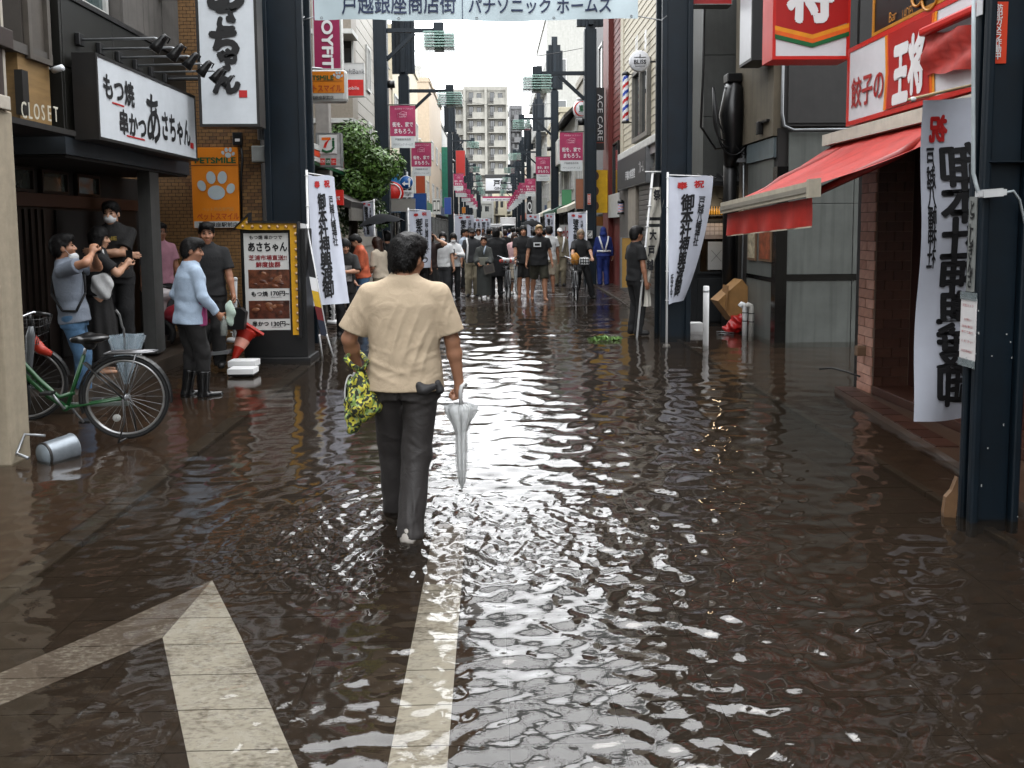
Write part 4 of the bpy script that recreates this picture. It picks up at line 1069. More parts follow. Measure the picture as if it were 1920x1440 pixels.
pc = Q(1424, 232, sx_ - .1); wbox("lamp_box", m_black, t, pc + Vector((-.04, -.05, -.16)), pc + Vector((.04, .05, .03)), .01); wbox("arm", m_black, t, pc + Vector((0, -.3, .0)), pc + Vector((.05, -.05, .03)))
for k, (x0, x1, y0, y1, cols) in enumerate(((1402, 1418, 418, 487, (.45, .40, .30)), (1423, 1447, 418, 489, (.30, .10, .05)))):
    a_, b_ = Q(x0, y1, sx_ - .02), Q(x1, y0, sx_ - .02); t = thing("menu_poster", ("narrow cream menu poster on the grey side panel", "brown menu poster with a food picture on the grey side panel")[k], "poster", tuple(a_))
    wbox("poster_frame", mat("poster_wood", (.20, .13, .08), .5), t, (sx_ - .028, a_.y, a_.z), (sx_ - .003, b_.y, b_.z), .003)
    wbox("poster_sheet", mat(f"poster_print_{k}", cols, .4, var=.8, scale=9), t, (sx_ - .033, a_.y - .04, a_.z + .04), (sx_ - .0285, b_.y + .04, b_.z - .04))
# projecting box, white lit edge; shade put into the dark colour of its faces
t = thing("projecting_box_sign", "plain projecting box sign with a white edge and dark faces high over the alley", "sign", (3.8, 11.6, 4.05))
e_ = 3.70; y0_, y1_ = Q(1410, 60, e_).y, Q(1387, 60, e_).y
wbox("cabinet", mat("dark_sign_side", (.02, .02, .022), .4), t, (e_, y0_, 4.05), (e_ + .30, y1_, 6.6), .006)
wbox("white_edge", m_whf, t, (e_ - .006, y0_ + .03, 4.09), (e_ + .001, y1_ - .03, 6.56))

# dark noodle bar and its grey upper wall
nb = thing("dark_bar_building", "dark painted bar with glazed door, black canopy and grey panelled upper wall", "building", (4, 14, 0))
NY = 14.0; nx0 = FX(1290, NY, 500)
m_dkp = mat("charcoal_paint", (.028, .032, .036), .5, var=.2, streak=.2)
m_gup = mat("grey_cladding", (.115, .118, .112), .6, var=.12, streak=.35)
wbox("wall", m_dkp, nb, (nx0, NY, -.1), (5.5, NY + 1.8, 2.5))
for j in range(4):
    for i in range(2): wbox("cladding_panel", m_gup, nb, (FX(1320, NY, 100) + i * .62, NY, 2.55 + j * 1.05), (FX(1320, NY, 100) + i * .62 + .612, NY + .03, 2.55 + j * 1.05 + 1.04), .004)
wbox("upper_core", m_gup, nb, (FX(1321, NY, 100), NY + .032, 2.5), (5.5, NY + 1.8, 9.2))
wbox("white_corner_board", mat("white_corner", (.48, .47, .44), .6), nb, (FX(1303, NY + .8, 100), NY + .8, 2.5), (FX(1322, NY + .8, 100), NY + 1.7, 9.2))
wo = window(nb, (P(1335, 452, NY).x, NY, P(1335, 452, NY).z), XV, .52, 1.15, m_dkp, glassy("bar_glass", (.05, .035, .022), .08), 0, .04)
wbox("door_panel", m_dkp, nb, (P(1306, 600, NY).x, NY - .03, 0.02), (P(1362, 600, NY).x, NY - .003, P(1335, 522, NY).z), .01)
wbox("door_jamb", m_dkp, nb, (P(1362, 600, NY).x, NY - .09, 0), (P(1370, 600, NY).x, NY - .003, 2.4), .006)
b = MB(); b.prism([(0, 0), (.55, -.12), (.55, -.20), (0, -.18)], -YV, Z3, XV, (0, NY, FZ(330, NY, 1345)), nx0 + .1, nx0 + 1.15); b.build("canopy", m_black, nb, world=True)
for k in range(6): MB().tube([(nx0 + .15 + .17 * k, NY - .02, FZ(330, NY) + .01), (nx0 + .15 + .17 * k, NY - .56, FZ(330, NY) - .1)], .012, 5).build("canopy_rib", m_black, nb, world=True)
for k, (x0, y0, x1, y1, lab, cc, vv) in enumerate(((1321, 411, 1357, 448, "calendar sheet with pale squares above the bar window notice", (.36, .30, .27), .3), (1327, 453, 1357, 506, "white paper notice with a thin cross taped inside the bar window", (.46, .46, .45), .08))):
    c, wd, ht = prect(x0, y0, x1, y1, NY - .06); t = thing("paper_notice", lab, "notice", tuple(c - Z3 * ht / 2))
    wbox("sheet", mat(f"paper_{k}", cc, .7, var=vv, scale=3), t, c - Vector((wd / 2, 0, ht / 2)), c + Vector((wd / 2, .004, ht / 2)))
    if k == 0:
        wbox("dark_header", m_frame_d, t, c + Vector((-wd / 2, -.004, ht / 2 - .07)), c + Vector((wd / 2, -.001, ht / 2)))
        for j in range(3):
            for i in range(4): wbox("day_square", mat("calendar_square", (.55, .48, .45), .7), t, c + Vector((-wd / 2 + .02 + i * wd * .24, -.004, -ht / 2 + .07 + j * .075)), c + Vector((-wd / 2 + .02 + i * wd * .24 + wd * .2, -.001, -ht / 2 + .07 + j * .075 + .06)))
    else:
        for s in (-1, 1): MB().obox(c + Vector((.01, -.003, 0)), Vector((s * .09, 0, .10)), YV * .001, Vector((.003, 0, -s * .003))).build("pencil_stroke", mat("pencil_grey", (.2, .2, .2), .7), t, world=True)
lt = thing("lit_bulb", "small lit bulb under the far end of the red awning beside the bar door", "lamp", tuple(P(1357, 388, 13.6)))
pc = P(1357, 388, 13.6); MB().ell(pc, (.045, .045, .055), 10).build("bulb", mat("glowing_bulb", (1, .8, .6), .5, emit="#ffe2b8", estr=45), lt, world=True)
MB().cyl(pc + Z3 * .05, pc + Z3 * .13, .025, 8).build("socket", m_black, lt, world=True); MB().tube([pc + Z3 * .12, pc + Vector((0, .3, .16))], .01, 6).build("bracket", m_black, lt, world=True)
bs = thing("bottle_shelf", "shelf of amber bottles glowing behind the bar window", "shelf", tuple(P(1343, 402, NY - .05)))
for k in range(6):
    pc = P(1330 + 4.6 * k, 402, NY - .05); MB().lathe([(0, 0), (.016, 0), (.016, .08), (.006, .11), (.006, .14), (0, .14)], pc, 8).build("bottle", mat("amber_glass", (.32, .17, .04), .15, emit="#d89a3c", estr=.25), bs, world=True)  # faint emission in the bottles imitates warm lamplight on glass
wbox("shelf_board", m_dk, bs, P(1327, 403, NY - .045), P(1356, 405, NY - .09))
# utility pole with its hanging cable bundle
up = thing("utility_pole", "black utility pole wrapped in looped cables and sheeting in front of the grey cladding", "pole", tuple(P(1368, 620, 13.2)))
UX = P(1368, 400, 13.2).x
MB().tube([(UX, 13.2, -.1), (UX, 13.2, FZ(150, 13.2) - .1)], .11, 14).build("pole", m_black, up, world=True)
b = MB(); zt_ = FZ(155, 13.2, 1360)
b.tube([(UX, 13.15, zt_ + .02), (UX + .02, 13.1, zt_ - .15), (UX - .02, 13.08, zt_ - .55), (UX + .01, 13.1, zt_ - 1.0), (UX, 13.15, zt_ - 1.35)], [.10, .17, .21, .17, .12], 12)
b.build("sheeting", mat("black_sheeting", (.012, .012, .013), .3, var=.3, bump=.9, bscale=9), up, world=True)
wbox("cap_box", m_black, up, (UX - .12, 13.0, zt_ - .02), (UX + .12, 13.25, zt_ + .12), .015)
for k in range(9):
    r_ = .20 + .05 * (k % 4); cx = UX - .16 + .05 * k; pts = []
    for q in range(17):
        a = PI * q / 16; pts.append((cx - r_ * math.cos(a) * .9 + .02 * k, 13.02 - .03 * (k % 3), zt_ - .5 - .45 * math.sin(a) - .12 * (k % 3)))
    MB().tube([(cx - r_ * .9, 13.05, zt_ - .1)] + pts + [(cx + r_ * .8, 13.05, zt_ - .1)], .013, 6).build("cable_loop", m_black, up, world=True)
MB().tube([(UX - .5, 13.0, 6.5), (UX - .52, 13.0, 4.2), (UX - .55, 12.98, 3.3), (UX - .3, 13, 2.95), (UX, 13.1, 3.0)], .02, 6).build("feed_cable", m_black, up, world=True)
for dz in (.0, .5): wbox("clamp", m_steel, up, (UX + .05, 13.02, zt_ - .8 - dz), (UX + .2, 13.14, zt_ - .74 - dz))
MB().tube([(UX + .17, 13.1, zt_ - .2), (UX + .2, 13.08, 1.6), (UX + .18, 13.1, 0)], .02, 6).build("conduit", m_steel, up, world=True)

# cream boarded salon building
sal = thing("cream_boarded_salon", "cream boarded salon building with a tall window, cornice and roller shutter", "building", (3.4, 18.5, 0))
m_cr = mat("cream_siding", (.50, .46, .37), .6, var=.1, scale=4, streak=.15)
sx_ = 3.4; y0_, y1_ = 15.9, 21.2
wbox("wall", m_cr, sal, (sx_, y0_, 0), (8, y1_, 8.6))
boards(sal, (sx_, y1_, 3.55), -YV, Z3, y1_ - y0_, 5.0, .16, -XV, m_cr)
wbox("corner_board", m_cr, sal, (sx_ - .03, y1_ - .45, 3.5), (sx_ + .01, y1_, 8.6))
yc = (Q(1192, 190, sx_).y + Q(1222, 190, sx_).y) / 2
za_, zb_ = Q(1205, 262, sx_).z, Q(1205, 125, sx_).z
window(sal, (sx_ - .02, yc, (za_ + zb_) / 2), -YV, 1.9, zb_ - za_, mat("salon_frame", (.20, .19, .17), .5), m_pane, 1, .10, .08)
wbox("cornice", m_frame_w, sal, (sx_ - .16, y0_, 3.38), (sx_ - .002, y1_ - .4, 3.55), .02)
wbox("cornice", mat("mauve_trim", (.30, .27, .27), .5), sal, (sx_ - .1, y0_, 3.2), (sx_ - .002, y1_ - .4, 3.377))
wbox("shop_wall", mat("grey_brown_wall", (.13, .12, .11), .6), sal, (sx_ - .04, y0_, 0), (sx_ - .002, y1_, 3.0))
for k in range(24): wbox("shutter_slat", mat("shutter_grey", (.20, .19, .18), .45, .4), sal, (sx_ - .075, 16.0, .3 + k * .11), (sx_ - .045, 18.2, .3 + k * .11 + .1), .012)
wbox("stone_column", mat("stone_column", (.30, .27, .23), .6), sal, (sx_ - .12, 18.4, 0), (sx_ - .045, 19.4, 3.0))
for k, chh in enumerate("us"):
    pc = Q(1196 + 17 * k, 84 - 10 * k, sx_ - .06); letter(chh, pc, -YV, Z3, .26, .42, m_wpaint, sal, .04, off=.03)
# salon round sign
SY = 16.4; pc = P(1200, 114, SY)
t = thing("round_salon_sign", "round white salon sign with thin black lettering", "sign", tuple(pc - Z3 * .2))
MB().lathe([(0, -.06), (.195, -.06), (.21, -.04), (.21, .04), (.195, .06), (0, .06)], pc + YV * .06, 32, "Y").build("disc", m_whf, t, world=True)
letter("BLISS", pc - YV * .004 + Z3 * -.02, XV, Z3, .25, .085, m_ink, t, .02)
for dz, ww in ((.07, .12), (-.105, .10)): MB().obox(pc + Vector((0, -.006, dz)), XV * ww, YV * .002, Z3 * .005).build("rule", m_ink, t, world=True)
MB().obox(pc + Vector((0, -.006, .1)), XV * .008, YV * .002, Z3 * .03).build("comb_mark", m_ink, t, world=True)
MB().tube([pc + Vector((.15, .07, 0)), (sx_, SY + .1, pc.z)], .02, 6).build("bracket", m_frame_d, t, world=True)
# barber poles
def barber(px, ytop, ybot, Y, lab):
    a_, b_ = P(px, ybot, Y), P(px, ytop, Y); r_ = .075; Hh = b_.z - a_.z
    t = thing("barber_pole", lab, "barber pole", tuple(a_), 0, "barber poles")
    mats = [m_wpaint, mat("barber_red", (.50, .02, .025), .35), mat("barber_blue", (.02, .08, .40), .35)]
    N, M_ = 24, 44; vs = []; fs = []; mi = []
    for j in range(M_ + 1):
        for i in range(N):
            an = 2 * PI * i / N; vs.append((r_ * math.cos(an), r_ * math.sin(an), .06 + (Hh - .12) * j / M_))
    for j in range(M_):
        for i in range(N):
            fs.append((j * N + i, j * N + (i + 1) % N, (j + 1) * N + (i + 1) % N, (j + 1) * N + i))
            ph = (i / N - j / M_ * 3.0) % 1 * 4; mi.append(1 if 1 <= ph < 2 else 2 if ph >= 3 else 0)
    link("striped_tube", base_mesh("striped_tube", vs, fs, mats, True, mi), t)
    for z in (0, Hh - .06): MB().lathe([(0, 0), (r_ + .02, 0), (r_ + .02, .03), (r_ + .005, .06), (0, .06)] if z == 0 else [(0, 0), (r_ + .01, 0), (r_ + .015, .05), (r_ * .7, .09), (0, .1)], (0, 0, z), 18).build("end_cap", m_black, t)
    for z in (.02, Hh - .03): MB().tube([(0, 0, z), (.3, .05, z)], .014, 6).build("bracket", m_black, t)
    MB().box((.27, .02, -.05), (.31, .08, Hh + .05)).build("mounting_bar", m_black, t)
barber(1173, 137, 231, 19.2, "big striped barber pole on the cream boarded wall")
barber(1164, 377, 402, 20.5, "small striped barber pole below the dark fascia sign")
# dark fascia sign with pale characters
X_ = 3.22; a_, b_ = Q(1211, 315, X_), Q(1158, 335, X_)
t_, f_, c_, u_, v_ = signbox("dark_fascia_sign", "dark grey fascia sign with white characters on the salon building", (X_, (a_.y + b_.y) / 2, (Q(1190, 285, X_).z + Q(1190, 348, X_).z) / 2), -YV, b_.y - a_.y, Q(1190, 285, X_).z - Q(1190, 348, X_).z, .2, m_steel, mat("charcoal_face", (.035, .036, .042), .5), fr=.015, rim=False)
letter("戸越の美容室", Q(1182, 327, X_), -YV, Z3, 1.3, .22, m_wpaint, t_, .02, off=.01); letter("ブルーム", Q(1203, 312, X_), -YV, Z3, .55, .26, m_wpaint, t_, .01, off=.01)
# red building
rb_ = thing("red_building", "dark red building with lapped boards between the cream salon and a grey block", "building", (3.5, 23, 0))
m_rs = mat("oxide_red_siding", (.20, .032, .022), .6, var=.12, streak=.1)
wbox("wall", m_rs, rb_, (3.5, 21.25, 0), (8, 24.4, 9.5)); wbox("corner_pier", m_rs, rb_, (3.36, 23.3, 0), (3.5, 24.4, 9.5))
boards(rb_, (3.5, 23.3, 4.2), -YV, Z3, 2.0, 3.6, .18, -XV, m_rs)
for zz, hh in ((3.1, 1.9), (8.6, 1.3)): window(rb_, (3.48, 22.5, zz), -YV, 1.0, hh, m_frame_d, m_pane, 0, .05)
wbox("white_fascia", m_frame_w, rb_, (3.34, 21.3, 1.95), (3.49, 23.2, 2.6), .01)
# grey block
gk = thing("grey_block", "narrow grey rendered block with a single tall window past the red building", "building", (3.55, 26, 0))
wbox("wall", mat("mid_grey_render", (.16, .16, .165), .7, streak=.25), gk, (3.55, 24.45, 0), (8, 28.6, 9.6)); window(gk, (3.53, 26.0, 6.4), -YV, .9, 2.2, m_frame, m_pane, 0, .08)
window(gk, (3.53, 26.2, 2.8), -YV, 1.6, 1.4, m_frame, m_pane, 1, .06)
# ACE CARE sign, yellow cut-out sign, round lantern sign
c, wd, ht = prect(1110, 164, 1133, 281, 23.8)
t_, f_, c_, u_, v_ = signbox("vertical_care_sign", "tall black and orange sign with white capitals reading downwards", c, XV, wd, ht, .15, m_frame_d, mat("near_black_face", (.02, .018, .018), .4), fr=.01, rim=False)
wbox("orange_band", mat("burnt_orange", (.42, .07, .02), .45), t_, c_ + Vector((-wd / 2 + .01, -.004, -ht / 2 + .01)), c_ + Vector((-wd / 2 + .11, 0, ht / 2 - .01)))
rot_letter("ACE CARE", c_ + Vector((.06, 0, .04)), 1.35, .15, m_wpaint, t_, 0)
wbox("orange_band", MATS["burnt_orange"], t_, c_ + Vector((-wd / 2 + .115, -.004, -ht / 2 + .2)), c_ + Vector((wd / 2 - .01, 0, -ht / 2 + .215)))
t = thing("yellow_sign", "bright yellow hanging sign with scalloped brown edge", "sign", tuple(P(1130, 398, 23.5)))
flatpoly("yellow_board", [(1115, 319), (1140, 319), (1140, 399), (1115, 399)], mat("yellow_print", (.78, .50, .01), .45), t, 23.5, .05)
for py in (330, 358, 386):
    q = [(1115 + 8 * math.cos(a), py + 9 * math.sin(a)) for a in [PI / 2 - PI * k / 10 for k in range(11)]]
    flatpoly("brown_scallop", q, mat("brown_print", (.16, .09, .06), .5), t, 23.5 - .055, .006)
pc = P(1090, 205, 28.5); t = thing("round_lantern_sign", "white round lantern sign with a red and green emblem on the upper wall", "sign", tuple(pc - Z3 * .4))
MB().ell(pc, (.30, .2, .36), 16).build("lantern", m_whf, t, world=True); letter("東", pc - YV * .205, XV, Z3, .22, .26, m_grn, t, .03)
MB().torus(pc - YV * .12, .24, .03, 24, 6, "Y").build("red_ring", m_redp, t, world=True)
for s in (-1, 1): MB().lathe([(0, -.04), (.17, -.04), (.17, .04), (0, .04)], pc + Z3 * s * .35, 14).build("cap", m_wpaint if s > 0 else m_black, t, world=True)
MB().tube([pc + Vector((.25, .05, .1)), pc + Vector((.75, .05, .1))], .02, 6).build("bracket", m_frame_d, t, world=True)
# ------------------------------------------------------------------ farther buildings of the street
def block(name, label, side, X, Y0, Y1, z1, m, floors=None, cols=None, near=True, awn=None, par=True, wz=1.2, seed=1, fm=None, balc=False):
    r = random.Random(seed); t = thing(name, label, "building", (side * X, Y0, 0))
    xa, xb = side * X, side * (X + 7)
    wbox("wall", m, t, (xa, Y0, -.1), (xb, Y1 - .03, z1))
    if par: wbox("parapet", m, t, (xa - side * .08, Y0 - .05, z1), (xb, Y1 - .03, z1 + .28), .02)
    nf = floors or max(1, int((z1 - 3) / 2.7)); nc = cols or max(1, int((Y1 - Y0) / 2.2)); n = -side
    for f in range(nf):
        z = 3.9 + f * 2.7
        if z + .7 > z1: break
        for c in range(nc):
            y = Y0 + (Y1 - Y0) * (c + .5) / nc
            window(t, (xa + n * .004, y, z), YV if side < 0 else -YV, min(1.5, (Y1 - Y0) / nc * .62), wz, fm or m_frame_w, m_pane if r.random() < .6 else m_pane_l, 1, .07)
            if balc:
                bk = wbox("balcony", m, t, (xa - side * .001, y - .95, z - 1.25), (xa - side * .7, y + .95, z - .25)); 
    if near:
        for f in range(nf):
            z = 3.9 + f * 2.7
            if z + .7 > z1: break
            window(t, (side * (X + .9), Y0 - .004, z), XV, .8, wz, fm or m_frame_w, m_pane, 0, .06)
    # shop front
    wbox("shop_front", m_int, t, (xa - side * .05, Y0 + .15, 0), (xa - side * .003, Y1 - .15, 2.5))
    k = max(1, int((Y1 - Y0) / 2.5))
    for c in range(k): window(t, (xa - side * .055, Y0 + (Y1 - Y0) * (c + .5) / k, 1.25), YV if side < 0 else -YV, 1.9, 2.2, m_frame, m_pane, 1, .06)
    if awn is not None:
        b = MB(); zz = 2.85
        b.prism([(xa, zz), (xa - side * .9, zz - .42), (xa - side * .9, zz - .6), (xa, zz - .18)], XV, Z3, YV, (0, 0, 0), Y0 + .3, Y1 - .3)
        b.build("awning", awn, t, world=True)
    else:
        wbox("fascia", mat(f"fascia_{seed % 5}", [(.5, .5, .48), (.08, .12, .2), (.45, .12, .06), (.1, .22, .14), (.4, .36, .28)][seed % 5], .5), t, (xa - side * .2, Y0 + .2, 2.55), (xa - side * .055, Y1 - .2, 3.15), .01)
    return t
m_peach = mat("peach_render", (.50, .42, .33), .7, var=.1, streak=.15)
m_cream = mat("cream_render", (.52, .48, .38), .7, var=.1, streak=.18)
m_ltg = mat("light_grey_render", (.42, .42, .40), .7, var=.12, streak=.2)
m_warmg = mat("warm_grey_render", (.34, .32, .28), .7, var=.12, streak=.25)
m_awg = mat("green_awning", (.03, .12, .07), .6); m_awb = mat("blue_awning", (.03, .10, .30), .6); m_aww = mat("cream_awning", (.5, .47, .4), .6)
t = block("peach_shop_house", "peach shop house with a railed roof terrace behind the first lamp post", -1, 4.05, 27.7, 33, 7.3, m_peach, awn=m_awb, seed=3)
for k in range(9): MB().tube([(-4.1 - k * .3, 27.75, 7.5), (-4.1 - k * .3, 27.75, 8.5)], .02, 5).build("railing_post", m_frame_d, t, world=True)
for z in (8.0, 8.5): MB().tube([(-4.05, 27.75, z), (-6.6, 27.75, z)], .025, 5).build("rail", m_frame_d, t, world=True); MB().tube([(-4.05, 27.75, z), (-4.05, 32.6, z)], .025, 5).build("rail", m_frame_d, t, world=True)
block("cream_shop_house", "tall cream shop house with plain end wall past the peach house", -1, 4.0, 33.0, 44, 9.6, m_cream, seed=5, near=False, awn=m_aww)
block("low_cream_shop", "low cream shop between two taller cream buildings", -1, 3.9, 44, 50, 6.2, m_cream, seed=8, near=False)
block("beige_tall_house", "tall peach-beige building with few windows halfway along the street", -1, 3.85, 50, 62, 10.6, m_peach, seed=11, cols=3)
t = block("green_sign_building", "grey building carrying a long green vertical sign", -1, 3.9, 62, 76, 9.5, m_ltg, seed=13)
wbox("vertical_sign", mat("teal_sign", (.02, .22, .15), .5), t, (-3.9, 61.6, 3.2), (-3.4, 61.9, 7.8), .02)
block("warm_grey_block", "warm grey flat-roofed block after the green sign", -1, 3.9, 76, 96, 9, m_warmg, seed=17, near=False)
block("pale_far_block", "pale block just short of the far street gate", -1, 4.0, 96, 118, 10, m_ltg, seed=19, near=False)
block("cream_far_block", "cream block beyond the far street gate", -1, 4.2, 118, 150, 9, m_cream, seed=23, near=False)
# right
t = block("sand_shop_house", "sand coloured shop house with a tall roof sign past the grey block", 1, 3.6, 28.7, 34, 7.4, m_warmg, seed=4, awn=m_aww)
wbox("roof_panel", mat("ochre_panel", (.42, .36, .22), .6), t, (3.55, 28.72, 7.7), (5.2, 28.9, 10.4), .02)
wbox("roof_frame", m_frame_w, t, (3.48, 28.7, 7.6), (3.549, 28.92, 10.5))
t = block("gabled_house", "white gabled house with dark eaves among the shops", 1, 3.5, 34, 42, 6.4, m_ltg, seed=9, par=False, awn=m_awg)
b = MB(); b.prism([(3.0, 6.35), (5.5, 8.6), (8, 6.35), (8, 6.2), (5.5, 8.4), (3.0, 6.2)], XV, Z3, YV, (0, 0, 0), 33.7, 42); b.build("roof", mat("dark_roof", (.06, .055, .05), .7), t, world=True)
wbox("balcony", m_frame_w, t, (2.85, 35, 4.4), (3.49, 40, 5.5), .03)
block("cream_corner_shop", "cream shop with rounded awning past the gabled house", 1, 3.55, 42, 52, 7.6, m_cream, seed=15, near=False, awn=m_aww)
block("balconied_flats", "pale flats with stacked balconies and roof railings", 1, 3.7, 54, 66, 15.5, m_ltg, seed=16, balc=True, wz=1.6)
block("warm_shop_house", "warm grey shop house after the balconied flats", 1, 3.7, 66, 84, 9, m_warmg, seed=20, near=False)
block("orange_fascia_shop", "shop with an orange fascia near the far street gate", 1, 3.8, 84, 104, 8, m_peach, seed=22, near=False)
block("grey_far_block", "grey block beyond the far street gate on the salon side", 1, 4.0, 104, 150, 10, m_ltg, seed=25, near=False)
# end of the street
def slab_block(name, label, x0, x1, Y, z1, m, floors, bays, seed, dep=14):
    t = thing(name, label, "building", ((x0 + x1) / 2, Y, 0))
    wbox("wall", m, t, (x0, Y, -.1), (x1, Y + dep, z1)); wbox("parapet", m, t, (x0 - .15, Y - .2, z1), (x1 + .15, Y + dep, z1 + .9))
    bw = (x1 - x0) / bays; fh = (z1 - 1) / floors
    for f in range(floors):
        zb = 1 + f * fh
        for i in range(bays):
            a, b = x0 + bw * i + bw * .12, x0 + bw * (i + 1) - bw * .06
            window(t, (a + (b - a) * .22, Y - .01, zb + fh * .56), XV, (b - a) * .26, fh * .66, m_frame_d, m_pane, 1, .09)
            window(t, (a + (b - a) * .68, Y - .01, zb + fh * .62), XV, (b - a) * .26, fh * .40, m_frame_d, m_pane, 1, .09)
            bx = wbox("balcony", m, t, (a + (b - a) * .3, Y - 1.3, zb), (b, Y - .02, zb + fh * .42)); wbox("balcony_slab", m, bx, (a, Y - 1.4, zb - .16), (b + .1, Y - .02, zb - .004))
            rl = MB()
            for k in range(7): rl.box((a + (b - a) * .3 * k / 7, Y - 1.3, zb), (a + (b - a) * .3 * k / 7 + .06, Y - 1.26, zb + fh * .4))
            rl.box((a, Y - 1.32, zb + fh * .4), (a + (b - a) * .3, Y - 1.24, zb + fh * .42)); rl.build("railing", m_frame_d, bx, world=True)
        if f and bays > 1:
            for i in range(1, bays): pass
    for i in range(bays + 1): wbox("pier", m, t, (x0 + bw * i - bw * .06, Y - 1.5, 0), (x0 + bw * i + bw * .05, Y - .02, z1 + .5))
    return t
m_tow = mat("tower_concrete", (.36, .35, .32), .8, var=.12, scale=1, streak=.35)
x0, x1 = FX(872, 170, 250), FX(951, 170, 250)
slab_block("apartment_tower", "tall grey apartment tower with stacked balconies closing the street", x0, x1, 170, FZ(170, 170), m_tow, 10, 2, 1)
t = slab_block("apartment_wing", "set-back wing of grey flats joined to the street-closing tower", FX(846, 171, 250), x0 - .3, 172, FZ(172, 170), m_tow, 10, 1, 2)
slab_block("dark_grey_flats", "darker slab of grey flats peeping out beside the tall tower", FX(956, 200, 250), FX(978, 200, 250), 200, FZ(205, 200), mat("dark_concrete", (.22, .22, .225), .8, streak=.3), 11, 1, 3)
slab_block("low_cream_building", "low cream building at the bend under the far gate", FX(925, 155, 400), FX(972, 155, 400), 155, FZ(372, 155), m_cream, 2, 2, 4, dep=8)
slab_block("pale_low_flats", "pale low flats at the bend beside the cream building", FX(890, 152, 400), FX(924, 152, 400), 152, FZ(382, 152), m_ltg, 2, 1, 5, dep=8)
slab_block("rear_pale_flats", "pale block rising over the roofs behind the peach house", -8.2, -5.6, 64, FZ(145, 64), m_ltg, 6, 1, 6, dep=6)
# far street gate
fg = thing("far_street_gate", "dark far street gate with a white name board and lattice sides", "gate", (0, 111, 0))
GX = 2.9; xg0, xg1 = FX(897, 111, 345), FX(978, 111, 345)
for x in (xg0, xg1): wbox("gate_post", m_navy, fg, (x - .3, 110.8, 0), (x + .3, 111.3, FZ(326, 111)), .02)
wbox("top_beam", m_frame_d, fg, (xg0 + .9, 110.8, FZ(334, 111)), (xg1 - .9, 111.4, FZ(327, 111)), .03)
wbox("bottom_beam", m_frame_d, fg, (xg0 - .6, 110.7, FZ(363, 111)), (xg1 + .6, 111.4, FZ(358, 111)), .03)
wbox("name_board", m_whf, fg, (FX(911, 111, 345), 110.85, FZ(357, 111)), (FX(964, 111, 345), 111.2, FZ(334.5, 111)))
for x in (xg0 + .45, xg1 - .45):
    for k in range(4): wbox("lattice_bar", m_frame_d, fg, (x - .5, 110.9, FZ(356, 111) + k * .42), (x + .5, 111.0, FZ(356, 111) + k * .42 + .1))
letter("戸越", P(938, 343, 110.84), XV, Z3, 1.9, .95, m_ink, fg, .05, .02); letter("GINZA", P(938, 353, 110.84), XV, Z3, 1.6, .38, m_ink, fg, .03)
# cloth between poles farther down
t = thing("cross_street_banner", "white and pink banner stretched across the street below the far gate", "banner", (0, 96, FZ(378, 96)))
wbox("white_band", m_whf, t, (FX(905, 96, 373), 96, FZ(377, 96)), (FX(973, 96, 373), 96.03, FZ(371.5, 96))); wbox("pink_band", mat("pink_cloth", (.38, .035, .125), .6), t, (FX(905, 96, 373), 96, FZ(371.4, 96)), (FX(973, 96, 373), 96.03, FZ(368, 96)))
letter("戸越銀座商店街", P(938, 374.4, 95.99), XV, Z3, 3.2, .22, m_ink, t, 0)

# the street goes on behind the viewer
for sd, lab in ((-1, "plain shop row continuing the street behind the viewer, boutique side"), (1, "plain shop row continuing the street behind the viewer, restaurant side")):
    t = thing("shop_row", lab, "building", (sd * 4.3, -20, 0))
    wbox("wall", m_warmg, t, (sd * 4.3, -45, -.1), (sd * 12, 4.0 if sd > 0 else 5.6, 9))
    for k in range(10):
        for z in (1.3, 4.2, 6.9): window(t, (sd * 4.296, -40 + k * 4.4, z), YV if sd < 0 else -YV, 2.2, 1.6, m_frame, m_pane, 1, .07)
t = thing("end_building", "plain building closing the street behind the viewer", "building", (0, -50, 0)); wbox("wall", m_cream, t, (-14, -58, -.1), (14, -50, 9))
# ------------------------------------------------------------------ gate pillars, poles, banners
def pillar(name, label, x0, x1, y, d, z1, cat="pillar", base=.0):
    t = thing(name, label, cat, ((x0 + x1) / 2, y, -.1))
    w_ = x1 - x0; e = min(.09, w_ * .17)
    wbox("shaft", m_navy, t, (x0 + e * .8, y + .05, -.12), (x1 - e * .8, y + d - .05, z1), .006)
    for xa in (x0, x1 - e):
        for ya in (y, y + d - e): wbox("corner_rail", m_navy, t, (xa, ya, -.12), (xa + e, ya + e, z1), .012)
    return t
gp1 = pillar("gate_pillar", "thick navy steel gate pillar behind the arrow light board", FX(499, 11.5, 400), FX(576, 11.5, 400), 11.5, .58, 7.2)
gp2 = pillar("gate_pillar", "thick navy steel gate pillar standing in water behind the big white flag", FX(1240, 12.2, 400), FX(1297, 12.2, 400), 12.2, .52, 7.2)
gp1["group"] = gp2["group"] = "street gate pillars"
for t_, y in ((gp1, 11.5), (gp2, 12.2)):
    xx = t_.location.x
    wbox("joint_band", m_navy, t_, (xx - .2, y + .035, 1.0), (xx + .2, y + .06, 1.04), .005)
t = thing("gate_beam", "navy lattice beam joining the two gate pillars overhead", "beam", (0, 11.9, 6.6))
for z in (6.55, 7.15): MB().tube([(gp1.location.x, 11.8, z), (gp2.location.x, 12.45, z)], .07, 8).build("chord", m_navy, t, world=True)
